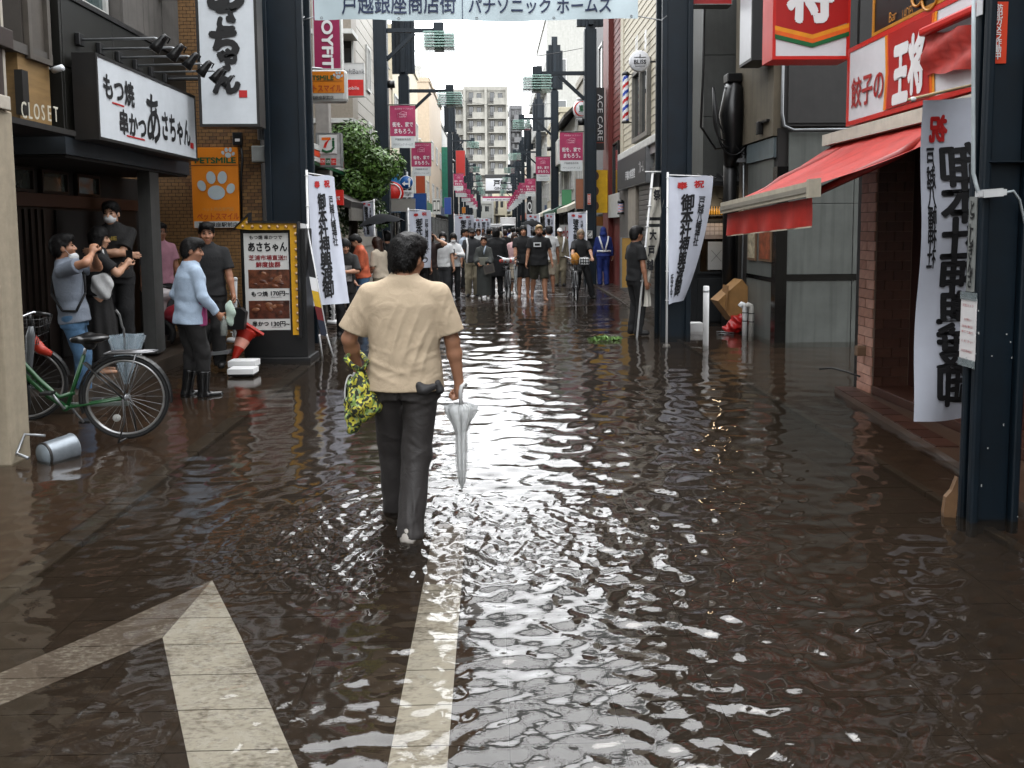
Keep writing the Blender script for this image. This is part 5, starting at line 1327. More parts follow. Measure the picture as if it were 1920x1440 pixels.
# overhead cloth banner
bY = 11.75; bx0, bx1 = FX(588, bY, 20), FX(1196, bY, 20); bz0 = FZ(35, bY); bz1 = bz0 + .98
t = thing("overhead_banner", "pale blue-white cloth banner with dark blue lettering stretched across the street", "banner", ((bx0 + bx1) / 2, bY, bz0))
m_bcl = mat("pale_banner_cloth", (.52, .60, .63), .75, var=.07, scale=1.5)
bw_f = lambda x, z: .03 * math.sin(x * 2.1 + .7) + .018 * math.sin(x * 5.3 + z * 3) + .01 * math.sin(x * 11 - z * 6)
bs_f = lambda x: .03 * (1 - ((x - bx0) / (bx1 - bx0) * 2 - 1) ** 2) + .008 * math.sin(x * 4)
vs = []; NX, NZ = 70, 10
for j in range(NZ + 1):
    for i in range(NX + 1):
        x = bx0 + (bx1 - bx0) * i / NX; z = bz0 + (bz1 - bz0) * j / NZ - bs_f(x); vs.append((x, bY + bw_f(x, z), z))
Mi = _m(t).inverted()
link("cloth", base_mesh("cloth", [Mi @ Vector(v) for v in vs], [(j * (NX + 1) + i, j * (NX + 1) + i + 1, (j + 1) * (NX + 1) + i + 1, (j + 1) * (NX + 1) + i) for j in range(NZ) for i in range(NX)], m_bcl, True), t)
m_bl = mat("navy_print", (.035, .055, .12), .7, var=.05)
cl = lambda q: -bw_f(q.x, q.z) + .004
letter("戸越銀座商店街", P(748, 6, bY), XV, Z3, 208 * bY / FPX, 40 * bY / FPX, m_bl, t, .012, off=.006, cloth=cl)
letter("パナソニック ホームズ", P(1013, 10, bY), XV, Z3, 262 * bY / FPX, 29 * bY / FPX, m_bl, t, .018, off=.006, cloth=cl)
MB().obox(P(867, 8, bY) - YV * .035, XV * .005, YV * .002, Z3 * .22).build("divider_line", m_bl, t, world=True)
for x, pxx in ((bx0, gp1.location.x), (bx1, gp2.location.x)):
    for z in (bz0 + .03, bz1 - .05): MB().tube([(x, bY, z), ((x + pxx) / 2, bY + .03, z - .05), (pxx + (.25 if x < 0 else -.25), bY + .1, z + .03)], .008, 5).build("rope", m_steel, t, world=True)
for k in range(5):
    xx = bx0 + .1 + (bx1 - bx0 - .2) * k / 4; MB().torus((xx, bY + bw_f(xx, bz0 + .03) - .004, bz0 + .035 - bs_f(xx)), .016, .004, 12, 5, "Y").build("eyelet", m_steel, t, world=True)

# foreground pole
NX0, NX1 = FX(1822, 4.42, 900), FX(1914, 4.42, 900)
np_ = pillar("street_pole", "broad navy steel pole in the water beside the dumpling restaurant entrance", NX0, NX1, 4.42, .135, 4.2, "pole")
xm = (NX0 + NX1) / 2
pz = lambda px, py: P(px, py, 4.41)
# marks on it
wbox("pole_band", m_navy, np_, (NX0 + .03, 4.41, P(1850, 305, 4.42).z), (NX1 - .03, 4.468, P(1850, 302, 4.42).z), .003)
for k in range(13):
    a_ = pz(rnd.uniform(1800, 1912), rnd.uniform(560, 985)); s_ = rnd.uniform(.002, .0045)
    MB().obox(a_ + YV * (.002 if abs(a_.x - xm) > .12 else .052), XV * s_, YV * .001, Z3 * s_ * rnd.uniform(.8, 2.5)).build("paint_chip", mat("chip_grey", (.40, .42, .42), .6), np_, world=True)
def plaque(name, label, x0, y0, x1, y1, Y, m, cat="sign", th=.004):
    c, wd, ht = prect(x0, y0, x1, y1, Y); t = thing(name, label, cat, tuple(c - Z3 * ht / 2))
    wbox("plate", m, t, c - Vector((wd / 2, 0, ht / 2)), c + Vector((wd / 2, th, ht / 2)), .001); return t, c, wd, ht
t_, c, wd, ht = plaque("camera_warning_plate", "orange red plate with white vertical characters on the broad navy pole", 1852, 3, 1891, 119, 4.46, mat("vermilion_plate", (.60, .07, .015), .5, var=.08))
letter(vtext("防犯カメラ作動中"), c + Vector((.0, -.001, .004)), XV, Z3, wd * .36, ht * .90, m_wpaint, t_, .015, off=.003)
letter(vtext("戸越銀座銀六商店街"), c + Vector((-wd * .36, -.001, -ht * .2)), XV, Z3, wd * .10, ht * .38, mat("pink_white_print", (.75, .5, .45), .6), t_, 0, off=.003)
SXP = NX0 - .004
def splaque(name, label, px, y0, y1, ya, yb, m, cat):
    z0, z1 = Q(px, y1, SXP).z, Q(px, y0, SXP).z; t = thing(name, label, cat, (SXP, (ya + yb) / 2, z0)); wbox("plate", m, t, (SXP - .003, ya, z0), (SXP + .003, yb, z1)); return t, Vector((SXP - .003, (ya + yb) / 2, (z0 + z1) / 2)), yb - ya, z1 - z0
t_, c, wd, ht = splaque("name_plate", "narrow grey plate with cursive vertical characters on the pole's street edge", 1806, 370, 545, 4.46, 4.53, mat("plate_grey", (.26, .27, .26), .45), "sign")
letter(vtext("とごしぎんざ"), c, -YV, Z3, wd * .66, ht * .92, m_ink, t_, .02, .03, off=.002)
t_, c, wd, ht = splaque("taped_notice", "white laminated notice with faded red text taped to the navy pole", 1804, 557, 672, 4.43, 4.575, mat("laminate_white", (.70, .68, .68), .25, var=.05), "notice")
for k, (z, tx, s_) in enumerate(((.38, "防犯カメラ", .7), (.15, "お願い", .5), (.04, "自転車は", .7), (-.05, "降りて通行", .75), (-.2, "ください", .75), (-.36, "商店街振興組合", .7))):
    letter(tx, c + Z3 * z * ht, -YV, Z3, wd * s_, ht * .045, mat("faded_red_print", (.45, .12, .12), .6), t_, 0, off=.002)
for s in (-1, 1): wbox("tape_strip", mat("clear_tape", (.30, .34, .35), .15, alpha=.55), t_, c + Vector((-.006, -.085, s * ht * .54 - .025)), c + Vector((-.003, .075, s * ht * .54 + .02)))
t_, c, wd, ht = splaque("white_side_plate", "white strip plate at the top of the navy pole's street edge", 1800, -20, 45, 4.48, 4.53, m_whf, "sign")
# cable conduit and power box
t = thing("power_box", "white outdoor power box with its cable strapped round the navy pole", "electrical box", tuple(pz(1858, 370)))
bc = P(1858, 362, 4.38)
MB().obox(bc, XV * .055 + Z3 * .004, YV * .025, Z3 * .022 - XV * .002).build("box", mat("white_pvc_box", (.60, .61, .62), .4), t, world=True)
for s in (-1, 1): MB().obox(bc + XV * s * .066 + Z3 * s * .004, XV * .012, YV * .018, Z3 * .016).build("end_collar", MATS["white_pvc_box"], t, world=True)
MB().tube([pz(1826, -60) - YV * .0, pz(1825, 120), pz(1825, 250), pz(1825, 325), pz(1830, 345), bc - XV * .07], .0105, 8).build("cable", mat("grey_cable", (.42, .46, .48), .45), t, world=True)
MB().tube([bc + XV * .07, P(1900, 358, 4.38), P(1912, 375, 4.40), P(1922, 420, 4.42), P(1935, 520, 4.6)], .007, 8).build("cable", MATS["grey_cable"], t, world=True)
t = thing("torn_cardboard", "soggy torn cardboard standing against the foot of the navy pole", "cardboard", tuple(G(1783, 985)))
c_ = P(1783, 945, 4.5)
MB().prism([(-.035, -.13), (.03, -.13), (.04, .05), (.035, .16), (.005, .08), (-.03, .04), (-.04, -.05)], XV, Z3, YV, c_, 0, .03).build("sheet", mat("wet_cardboard", (.17, .10, .05), .7, var=.3, bump=.4), t, world=True)

# lamp posts with glass-plate lamps and hanging banners
m_gp_ = mat("green_glass_plate", (.42, .60, .54), .08, var=.1, alpha=.62)
def lamp_post(loc, side, h, arm_z, label):
    t = thing("lamp_post", label, "lamp post", loc, 0, "lamp posts along the street")
    MB().box((-.135, -.15, -.1), (.135, .15, h - 2.2), .02).build("post", m_navy, t)
    for sx in (-1, 1): MB().box((sx * .14 - .03, -.165, -.1), (sx * .14 + .03, .165, h - 2.4), .008).build("side_rail", m_navy, t)
    MB().box((-.13, -.13, h - 2.2), (.13, .13, h)).build("post_top", m_navy, t)
    for k, (dx, dy, zt_) in enumerate(((.2, 0, h - .35), (-.2, 0, h - .35), (0, .2, h - .2), (0, -.2, h - .2), (.3, 0, h - .6), (-.3, 0, h - .6))): MB().box((dx - .07, dy - .07, h - 2.3), (dx + .07, dy + .07, zt_)).build("top_fin", m_navy, t)
    d = -side
    MB().box((0, -.05, arm_z - .05), (d * 1.5, .05, arm_z + .05)).build("arm", m_navy, t)
    MB().obox((d * .45, 0, arm_z - .45), (d * .42, 0, .38), (0, .04, 0), (.03 * 0 + .03, 0, -.035 * d)).build("brace", m_navy, t)
    MB().box((d * 1.36, -.16, arm_z - .05), (d * 1.62, .16, arm_z + .18), .02).build("lamp_cap", m_navy, t)
    lp = MB().box((d * 1.5 - .12, -.12, arm_z - .52), (d * 1.5 + .12, .12, arm_z - .06)).build("lamp", mat("lamp_core", (.35, .42, .40), .4), t)
    for k in range(6): MB().box((d * 1.5 - .38 - .03 * (k % 2), -.38, arm_z - .12 - k * .072), (d * 1.5 + .38 + .03 * (k % 2), .38, arm_z - .095 - k * .072)).build("glass_plate", m_gp_, lp)
    MB().cyl((d * .14, 0, arm_z - 1.35), (d * .34, 0, arm_z - 1.35), .10, 10).build("speaker", m_black, t)
    return t
m_pk = mat("pink_cloth", (.38, .035, .125), .6, var=.06); m_bw = mat("banner_white", (.58, .60, .60), .7, var=.05); m_pkl = mat("pale_pink_print", (.72, .48, .55), .6)
def hang_banner(loc, side, label):
    """bar at z=0, cloth hangs down 1.13 m on the street side"""
    t = thing("hanging_banner", label, "banner", loc, 0, "pink banners on the lamp posts"); d = -side; W_ = .66
    xc = d * (.2 + W_ / 2)
    MB().tube([(d * .1, 0, 0), (d * (.24 + W_), 0, 0)], .014, 6).build("bar", m_frame_d, t); 
    wv = lambda x, z: .012 * math.sin(x * 9 + z * 5)
    def cloth(nm, z0, z1, m, wd):
        vs = [(xc - wd / 2 + wd * i / 10, wv(xc - wd / 2 + wd * i / 10, z0 + (z1 - z0) * j / 4), z0 + (z1 - z0) * j / 4) for j in range(5) for i in range(11)]
        return link(nm, base_mesh(nm, vs, [(j * 11 + i, j * 11 + i + 1, (j + 1) * 11 + i + 1, (j + 1) * 11 + i) for j in range(4) for i in range(10)], m, True), t)
    cloth("pink_cloth", -.80, -.02, m_pk, W_); cloth("white_cloth", -1.10, -.80, m_bw, W_ * .92)
    L0 = Vector(loc); f = lambda x, z: L0 + Vector((xc + x, 0, z))
    cc = lambda q: -wv(q.x - L0.x, q.z - L0.z)
    letter("街を、家で", f(0, -.50), XV, Z3, W_ * .80, .125, m_wpaint, t, .015, off=.004, cloth=cc)
    letter("まもろう。", f(.02, -.67), XV, Z3, W_ * .72, .125, m_wpaint, t, .015, off=.004, cloth=cc)
    letter("商店街をつくりたい！", f(.03, -.10), XV, Z3, W_ * .70, .05, m_pkl, t, 0, off=.004, cloth=cc)
    letter("stay\nsafe", f(0, -.27), XV, Z3, W_ * .26, .10, m_pkl, t, 0, off=.004, cloth=cc)
    hs_ = [(-.12, -.33), (-.12, -.22), (-.08, -.22), (0, -.17), (.11, -.2), (.1, -.25), (.1, -.33)]
    MB().tube([f(x, z) - YV * .012 for x, z in hs_], .005, 4).build("house_outline", m_pkl, t, world=True)
    letter("戸越銀座商店街", f(0, -.88), XV, Z3, W_ * .62, .06, m_ink, t, 0, off=.004, cloth=cc)
    letter("パナソニック ホームズ", f(.0, -1.01), XV, Z3, W_ * .76, .06, m_ink, t, 0, off=.004, cloth=cc)
    return t
ORD = ["first", "second", "third", "fourth", "fifth", "sixth", "seventh", "eighth", "ninth", "tenth", "eleventh", "twelfth"]
LY = [21, 26.7, 53, 64, 75, 86, 97, 108]
RY = [22.9, 36.5, 50, 62, 74, 86, 98, 109]
l0 = r0_ = b0 = b1 = None
for i, (yl, yr) in enumerate(zip(LY, RY)):
    xl = [FX(718, 21, 300), FX(760, 26.7, 300), FX(844, 53, 300)][i] if i < 3 else -2.9
    xr = [FX(1106, 22.9, 300), FX(1040, 36.5, 300), FX(1010, 50, 300)][i] if i < 3 else 2.8
    la = f"navy lamp post, {ORD[i]} along the tree side of the street"; ra_ = f"navy lamp post, {ORD[i]} along the salon side of the street"
    if i == 0: l0 = lamp_post((xl, yl, 0), -1, 9.6, FZ(57, 21), la); r0_ = lamp_post((xr, yr, 0), 1, 9.6, FZ(138, 22.9), ra_)
    else:
        dup_tree(l0, (xl, yl, (FZ(170, 26.7) - FZ(57, 21)) if i == 1 else (-.2 if i > 2 else .6)), None, la); dup_tree(r0_, (xr, yr, .55 if i == 1 else .3), None, ra_)
    lb = f"pink and white banner on the {ORD[i]} lamp post of the tree side"; rb2 = f"pink and white banner on the {ORD[i]} lamp post of the salon side"
    zl = [FZ(196, 21), FZ(266, 26.7), FZ(325, 53)][i] if i < 3 else 5.2
    zr = [FZ(248, 22.9), FZ(294, 36.5), FZ(335, 50)][i] if i < 3 else 4.9
    if i == 0: b0 = hang_banner((xl, yl - .02, zl), -1, lb); b1 = hang_banner((xr, yr - .02, zr), 1, rb2)
    else: dup_tree(b0, (xl, yl - .02, zl), None, lb); dup_tree(b1, (xr, yr - .02, zr), None, rb2)
for i, yy in enumerate((58.5, 69.5, 80.5, 91.5)):
    dup_tree(b0, (-2.9, yy, 5.0), None, f"small pink banner between lamp posts {['three and four', 'four and five', 'five and six', 'six and seven'][i]} of the tree side")
    dup_tree(b1, (2.8, yy, 4.9), None, f"small pink banner between lamp posts {['three and four', 'four and five', 'five and six', 'six and seven'][i]} of the salon side")

# festival flags (nobori)
m_flag = mat("white_flag_cloth", (.56, .58, .65), .75, var=.05, scale=4)
m_fink = mat("flag_black", (.012, .012, .016), .8, var=.05)
def nobori(label, base, zbot, ztop, W_, phi0, phi1, dirx=1, mirror=False, text=True, lean=0., wv=.02, group="white festival flags", pole_x=0., sweep=.25):
    """pole at base; cloth runs from the pole sideways (dirx) and turns away from the camera by phi0..phi1 down its length"""
    t = thing("festival_flag", label, "flag", base, 0, group)
    H_ = ztop - zbot
    px_ = lambda z: lean * (z - ztop)
    MB().tube([(px_(0) + pole_x, 0, -.1), (px_(ztop) + pole_x, 0, ztop + .04)], .016, 8).build("pole", m_wpaint, t)
    MB().tube([(pole_x, 0, ztop + .0), (dirx * W_ * math.cos(phi0), W_ * math.sin(phi0), ztop - .02)], .009, 6).build("cross_bar", m_wpaint, t)
    def mp(s, q):
        z = ztop - q * H_ + .0; ph = phi0 + (phi1 - phi0) * q ** 1.3
        k = W_ * s; bend = wv * math.sin(s * 7 + q * 5) * (.3 + q) + .5 * wv * math.sin(s * 13 - q * 9)
        return Vector((px_(z) + pole_x + dirx * (.02 + k * math.cos(ph)) - dirx * sweep * 0, k * math.sin(ph) + bend, z - .02 - .015 * math.sin(s * PI * 2) * (1 - q)))
    NS, NQ = 12, 30
    vs = [mp(i / NS, j / NQ) for j in range(NQ + 1) for i in range(NS + 1)]
    link("cloth", base_mesh("cloth", vs, [(j * (NS + 1) + i, j * (NS + 1) + i + 1, (j + 1) * (NS + 1) + i + 1, (j + 1) * (NS + 1) + i) for j in range(NQ) for i in range(NS)], m_flag, True), t)
    for q in (.02, .25, .5, .75, .98): MB().torus((px_(ztop - q * H_) + pole_x, 0, ztop - q * H_), .02, .006, 8, 4, "Z").build("loop", m_wpaint, t)
    if text:
        def tx(body, s0, s1, q0, q1, m, bold):
            co, fs, _ = txt_mesh(body, bold); vs = []
            for p in co:
                s = s0 + (s1 - s0) * (p[0] + .5); q = q1 + (q0 - q1) * (p[1] + .5)
                if mirror: s = s0 + (s1 - s0) * (.5 - p[0])
                v = mp(s, q); n = (mp(s + .02, q) - mp(s - .02, q)).cross(mp(s, q + .01) - mp(s, q - .01)).normalized()
                if n.y > 0: n = -n
                vs.append(v + n * (.006 + p[2]))
            link("lettering", base_mesh("lettering", vs, fs, m), t)
        f = (lambda a, b: (1 - b, 1 - a)) if (dirx < 0) else (lambda a, b: (a, b))
        tx("奉", *f(.18, .42), .035, .095, m_red_ink, .04); tx("祝", *f(.56, .80), .035, .095, m_red_ink, .04)
        tx(vtext("御本社神輿渡御"), *f(.28, .60), .13, .95, m_fink, .035)
        tx(vtext("戸越八幡神社"), *f(.70, .86), .16, .55, m_fink, .02)
        tx(vtext("氏子中"), *f(.06, .19), .76, .95, m_fink, .02)
    return t
b_ = G(1247, 640)
f1 = nobori("large white festival flag with black characters in front of the navy gate pillar", (b_.x, b_.y - .1, 0), FZ(570, b_.y), FZ(331, b_.y), .68, R(8), R(58))
MB().lathe([(0, 0), (.06, 0), (.05, .05), (0, .06)], (0, 0, -.08), 14).build("foot", m_wpaint, f1)
b_ = G(604, 665)
f2 = nobori("white festival flag curling beside the arrow light board", (FX(577, 10.9, 400), 10.9, 0), FZ(568, 10.9), FZ(322, 10.9), .62, R(68), R(45), wv=.03)
# mirrored flag by the entrance
z0, z1 = FZ(800, 5.1), FZ(182, 5.1)
t = thing("festival_flag", "white festival flag seen from behind, its characters reversed, hanging between pole and dumpling restaurant", "flag", (FX(1830, 5.1, 500), 5.1, 0), 0, "white festival flags")
W_ = .78; xL = FX(1721, 5.1, 500)
def mp2(s, q):
    x = xL + s * W_ * 1.0 + .022 * math.sin(q * 3.3) * (1 - s); z = z1 - .03 - (z1 - z0 - .03) * q + .06 * s * (1 - q) - .0
    return Vector((x, 5.1 + .03 * math.sin(s * 8 + q * 3) + .02 * math.sin(q * 11 + s * 3) + .12 * s, z))
NS, NQ = 14, 40
Mi = _m(t).inverted()
link("cloth", base_mesh("cloth", [Mi @ mp2(i / NS, j / NQ) for j in range(NQ + 1) for i in range(NS + 1)], [(j * (NS + 1) + i, j * (NS + 1) + i + 1, (j + 1) * (NS + 1) + i + 1, (j + 1) * (NS + 1) + i) for j in range(NQ) for i in range(NS)], m_flag, True), t)
def tx2(body, s0, s1, q0, q1, m, bold):
    co, fs, _ = txt_mesh(body, bold); vs = []
    for p in co:
        s = s0 + (s1 - s0) * (.5 - p[0]); q = q1 + (q0 - q1) * (p[1] + .5); vs.append(Mi @ (mp2(s, q) - Vector((0, .006 + p[2], 0))))
    link("lettering", base_mesh("lettering", vs, fs, m), t)
tx2("祝", .08, .25, .045, .13, m_red_ink, .05)
tx2("奉", .55, .75, .03, .11, m_red_ink, .05)
tx2(vtext("戸越八幡神社"), .055, .135, .145, .52, m_fink, .02)
tx2(vtext("御本社神輿渡御"), .165, .56, .135, .955, m_fink, .03)
MB().tube([P(1703, 187, 5.08), P(1830, 158, 5.15)], .010, 6).build("wooden_rod", mat("pale_wood", (.45, .36, .22), .6), t, world=True)
MB().ell(P(1712, 186, 5.08), (.022, .016, .016), 8).build("rod_cap", m_wpaint, t, world=True)
MB().tube([(FX(1835, 5.15, 500), 5.2, -.1), (FX(1835, 5.15, 200), 5.2, FZ(150, 5.2))], .014, 8).build("pole", m_wpaint, t, world=True)
# farther flags
for (px, pyt, pyb, Y, W_, dr, lab, ph) in ((766, 392, 500, 16.6, .45, 1, "white festival flag below the blue road sign", 10), (852, 402, 520, 30, .75, 1, "slanting white festival flag before the third lamp post on the tree side", 20),
        (876, 409, 470, 38, .7, 1, "small white festival flag past the slanting one", 15), (896, 409, 470, 44, .7, 1, "smallest white festival flag on the tree side", 15),
        (702, 375, 440, 16.9, .32, -1, "white festival flag tucked behind the black umbrella", 30), (1100, 399, 500, 20.5, .46, -1, "white festival flag behind the woman on the bicycle", 12),
        (1040, 401, 470, 30, .38, -1, "white festival flag behind the white-capped guard", 25), (1012, 402, 470, 32, .5, -1, "wide white flag banner over the black umbrella crowd", 10)):
    nobori(lab, (FX(px, Y, 420), Y, 0), max(.9, FZ(pyb, Y)), FZ(pyt, Y), W_, R(ph), R(ph + 15), dr, wv=.015)
# rolled black and white banner
b_ = G(1193, 632); Yb = b_.y
t = thing("rolled_banner", "leaning white pole with a furled black and white banner beside the navy gate pillar", "banner", tuple(b_))
tp = P(1224, 322, Yb); MB().tube([b_ - Z3 * .1, tp], .017, 8).build("pole", m_wpaint, t, world=True)
MB().tube([tp - XV * .12, tp + XV * .15], .010, 6).build("cross_bar", m_wpaint, t, world=True)
dv = (b_ - tp); Ld = dv.length; dv.normalize()
b = SDF
vs = []; mi = []; NQ = 40
for j in range(NQ + 1):
    q = j / NQ
    for i in range(9):
        s_ = i / 8; wd = .17 + .09 * math.sin(q * 5) * .3 + .06 * max(0, q - .7)
        vs.append(tp + dv * (q * Ld * .80) + XV * (s_ * wd + .02 * math.sin(q * 14)) + YV * (.045 * math.sin(s_ * 9 + q * 6) + .02 * math.sin(q * 23)) - Z3 * .03)
fs = []
for j in range(NQ):
    for i in range(8):
        fs.append((j * 9 + i, j * 9 + i + 1, (j + 1) * 9 + i + 1, (j + 1) * 9 + i)); q = j / NQ
        mi.append(1 if (q < .10 or .30 < q < .335 or .36 < q < .385) else 0)
Mi = _m(t).inverted(); link("cloth", base_mesh("cloth", [Mi @ v for v in vs], fs, [mat("ivory_cloth", (.52, .50, .45), .8, var=.08), m_fink], True, mi), t)
for ch_, q in (("祭", .17), ("大", .46), ("戸", .58), ("越", .68)):
    p = tp + dv * (q * Ld * .82) + XV * .085 - YV * .075; letter(ch_, p, XV, Z3, .11, .17, m_fink, t, .05, .03)
for q in (.0, .12, .25, .4, .55, .68, .8): MB().torus(tp + dv * (q * Ld * .82), .024, .008, 10, 5, "Z").build("ring_clip", m_wpaint, t, world=True)
# narrow leaning banner by the light board
t = thing("leaning_banner", "narrow black, yellow and red pole banner leaning by the arrow light board", "banner", tuple(G(616, 668)))
Y_ = 10.4; p0, p1, q0_, q1_ = P(561, 418, Y_ + .15), P(573, 420, Y_ + .15), P(601, 628, Y_), P(614, 632, Y_)
def lp_(s, q): return (p0.lerp(q0_, q)).lerp(p1.lerp(q1_, q), s) + YV * .02 * math.sin(q * 7)
cols_ = [(0, .06, m_wpaint), (.06, .48, m_fink), (.48, .60, m_wpaint), (.60, .74, mat("banner_yellow", (.62, .42, .02), .6)), (.74, .86, mat("banner_maroon", (.20, .02, .025), .6)), (.86, 1, mat("banner_dark_blue", (.03, .04, .07), .6))]
for a, c, m in cols_:
    n = 6; vs = [lp_(s, a + (c - a) * j / n) for j in range(n + 1) for s in (0, 1)]; Mi = _m(t).inverted()
    link("cloth_band", base_mesh("cloth_band", [Mi @ v for v in vs], [(2 * j, 2 * j + 1, 2 * j + 3, 2 * j + 2) for j in range(n)], m, True), t)
for a, b__ in ((601, 605), (615, 627)):
    MB().tube([P(a - 2, 628, Y_), G(b__, 666) - Z3 * .08], .012, 6).build("leg", m_wpaint, t, world=True)
MB().tube([P(575, 420, Y_ + .17), P(614, 632, Y_ + .02)], .010, 6).build("leg", m_wpaint, t, world=True)

# arrow light board
AY = 10.35; ax0, ax1 = FX(452, AY, 550), FX(577, AY, 550); az0, az1 = -.05, FZ(428, AY, 510)
t = thing("arrow_light_board", "black menu light board with a yellow bulb-studded arrow frame on the wet pavement", "sign", ((ax0 + ax1) / 2, AY + .2, 0))
zf = FZ(655, AY, 510)
wbox("cabinet", m_black, t, (ax0 + .01, AY, .05), (ax1 - .02, AY + .42, az1), .015); wbox("base", m_black, t, (ax0 + .04, AY - .06, -.08), (ax1 + .02, AY + .5, .06), .015)
for sx in (ax0 + .08, ax1 - .1):
    for sy in (AY, AY + .4): MB().cyl((sx - .03, sy, -.06), (sx + .03, sy, -.06), .04, 10).build("castor", m_black, t, world=True)
pl = lambda px, py: P(px, py, AY - .012)
def prr(name, x0, y0, x1, y1, m, off=0., bev=0): a_, b_ = P(x0, y1, AY), P(x1, y0, AY); return MB().box((a_.x, AY - .012 - off, a_.z), (b_.x, AY - .001, b_.z), bev).build(name, m, t, world=True)
prr("white_panel", 463, 437, 540, 619, mat("lit_panel", (.66, .66, .64), .35, var=.04))
m_meat = mat("meat_photo", (.16, .065, .035), .35, var=.9, scale=14); m_meat2 = mat("meat_photo_dark", (.13, .05, .03), .35, var=.9, scale=10)
prr("food_photo", 467, 505, 543, 541, m_meat, .003); prr("food_photo", 468, 563, 543, 598, m_meat2, .003)
for k in range(14):
    a_ = pl(rnd.uniform(474, 536), rnd.uniform(511, 537)); MB().ell(a_, (rnd.uniform(.03, .06), .008, rnd.uniform(.015, .03)), 8, Matrix.Rotation(rnd.uniform(-.5, .5), 3, "Y")).build("food_piece", mat(f"food_tone_{k % 3}", [(.22, .09, .045), (.12, .05, .03), (.28, .14, .08)][k % 3], .35), t, world=True)
for k in range(10):
    a_ = pl(rnd.uniform(476, 536), rnd.uniform(568, 588)); MB().ell(a_, (rnd.uniform(.04, .07), .008, rnd.uniform(.02, .035)), 8, Matrix.Rotation(rnd.uniform(-.5, .5), 3, "Y")).build("food_piece", MATS[f"food_tone_{k % 3}"], t, world=True)
al = lambda tx, px, py, w_, h_, m, bo=.02, ro=0.: letter(tx, P(px, py, AY - .0135), XV, Z3, w_ * AY / FPX, h_ * AY / FPX, m, t, bo, ro)
al("もつ焼 串かつで", 498, 445, 60, 8, m_ink, .02, .02); al("あさちゃん", 502, 463, 72, 18, m_ink, .035, .03)
m_mar = mat("maroon_print", (.30, .02, .03), .6); al("芝浦市場直送!!", 502, 483, 70, 10, m_mar, .02); al("鮮度抜群", 503, 496, 46, 11, m_mar, .03)
al("もつ焼", 487, 551, 31, 10, m_ink, .03); al("170円~", 525, 550, 34, 10, m_ink, .035); al("(税込187円)", 518, 557.5, 20, 3, m_ink, 0)
al("串かつ", 489, 607, 30, 10, m_ink, .035); al("130円~", 526, 607, 34, 10, m_ink, .035); al("(税込143円)", 520, 613.5, 20, 3, m_ink, 0)
m_yel = mat("arrow_yellow", (.62, .36, .01), .4, var=.12, scale=12)
fr_ = [(445, 428), (470, 405), (470, 418), (560, 419), (565, 626), (553, 626), (547, 431), (470, 431), (470, 428)]
o_ = P(445, 428, AY); q_ = [((P(x, y, AY) - o_).x, (P(x, y, AY) - o_).z) for x, y in fr_]
MB().prism([q_[0], q_[1], q_[2], q_[7]], XV, Z3, -YV, o_, .0, .10).build("arrow_head", m_yel, t, world=True)
MB().prism([q_[2], q_[3], q_[4], q_[5], q_[6], q_[7]], XV, Z3, -YV, o_, .002, .10).build("arrow_bar", m_yel, t, world=True)
fr2 = [(441, 431), (472, 399), (472, 414.5), (563, 415.5), (569, 630), (565.5, 628), (560.5, 418.5), (470.5, 417.5), (470.5, 405)]
q2 = [((P(x, y, AY) - o_).x, (P(x, y, AY) - o_).z) for x, y in fr2]
MB().prism(q2, XV, Z3, -YV, o_, .0, .14).build("arrow_rim", m_black, t, world=True)
bulbs = [(455, 424), (463, 417)] + [(473 + 15.8 * k, 424.5 + .1 * k) for k in range(6)] + [(554.5 + .35 * k, 438 + 14.9 * k) for k in range(13)]
bm_b = mat("frosted_bulb", (.60, .42, .26), .15)
bme = MB().ell((0, 0, 0), (.02, .022, .02), 10).build("bulb", bm_b, me_only=True)
for x, y in bulbs:
    p = P(x, y, AY - .115); ob = link("bulb", bme, t); ob.location = _m(t).inverted() @ p

# road signs
RYs = 25.6
t = thing("road_sign", "blue round arrow sign, white plate and blue crossing sign on one grey post", "road sign", tuple(P(762, 480, RYs + .05)))
MB().tube([P(763, 520, RYs + .05), P(763, 322, RYs + .05)], .035, 10).build("post", m_steel, t, world=True)
m_sb = mat("sign_blue", (.012, .13, .36), .4, var=.04)
pc = P(762, 342, RYs); MB().lathe([(0, -.01), (.215, -.01), (.215, .01), (0, .01)], pc, 28, "Y").build("round_plate", m_wpaint, t, world=True); MB().lathe([(0, -.014), (.20, -.014), (.20, 0), (0, 0)], pc, 28, "Y").build("blue_disc", m_sb, t, world=True)
flatpoly("white_arrow", [(766, 351), (766, 338), (764, 338), (767.5, 332), (771, 338), (769, 338), (769, 351)], m_wpaint, t, RYs - .016)
flatpoly("white_arrow", [(766.2, 346), (759, 346), (759, 349), (753.5, 344.5), (759, 340), (759, 343), (766.2, 343)], m_wpaint, t, RYs - .019)
c, wd, ht = prect(751, 357, 775, 370, RYs); wbox("white_plate", m_wpaint, t, c - Vector((wd / 2, 0, ht / 2)), c + Vector((wd / 2, .01, ht / 2)))
letter("自転車を除く\n一方通行", c, XV, Z3, wd * .85, ht * .7, m_ink, t, .01, off=.006)
flatpoly("crossing_plate", [(762, 371), (775, 392), (775, 397), (749, 397), (749, 392)], m_wpaint, t, RYs); flatpoly("crossing_blue", [(762, 373.5), (773.4, 392.4), (773.4, 395.6), (750.6, 395.6), (750.6, 392.4)], m_sb, t, RYs - .006)
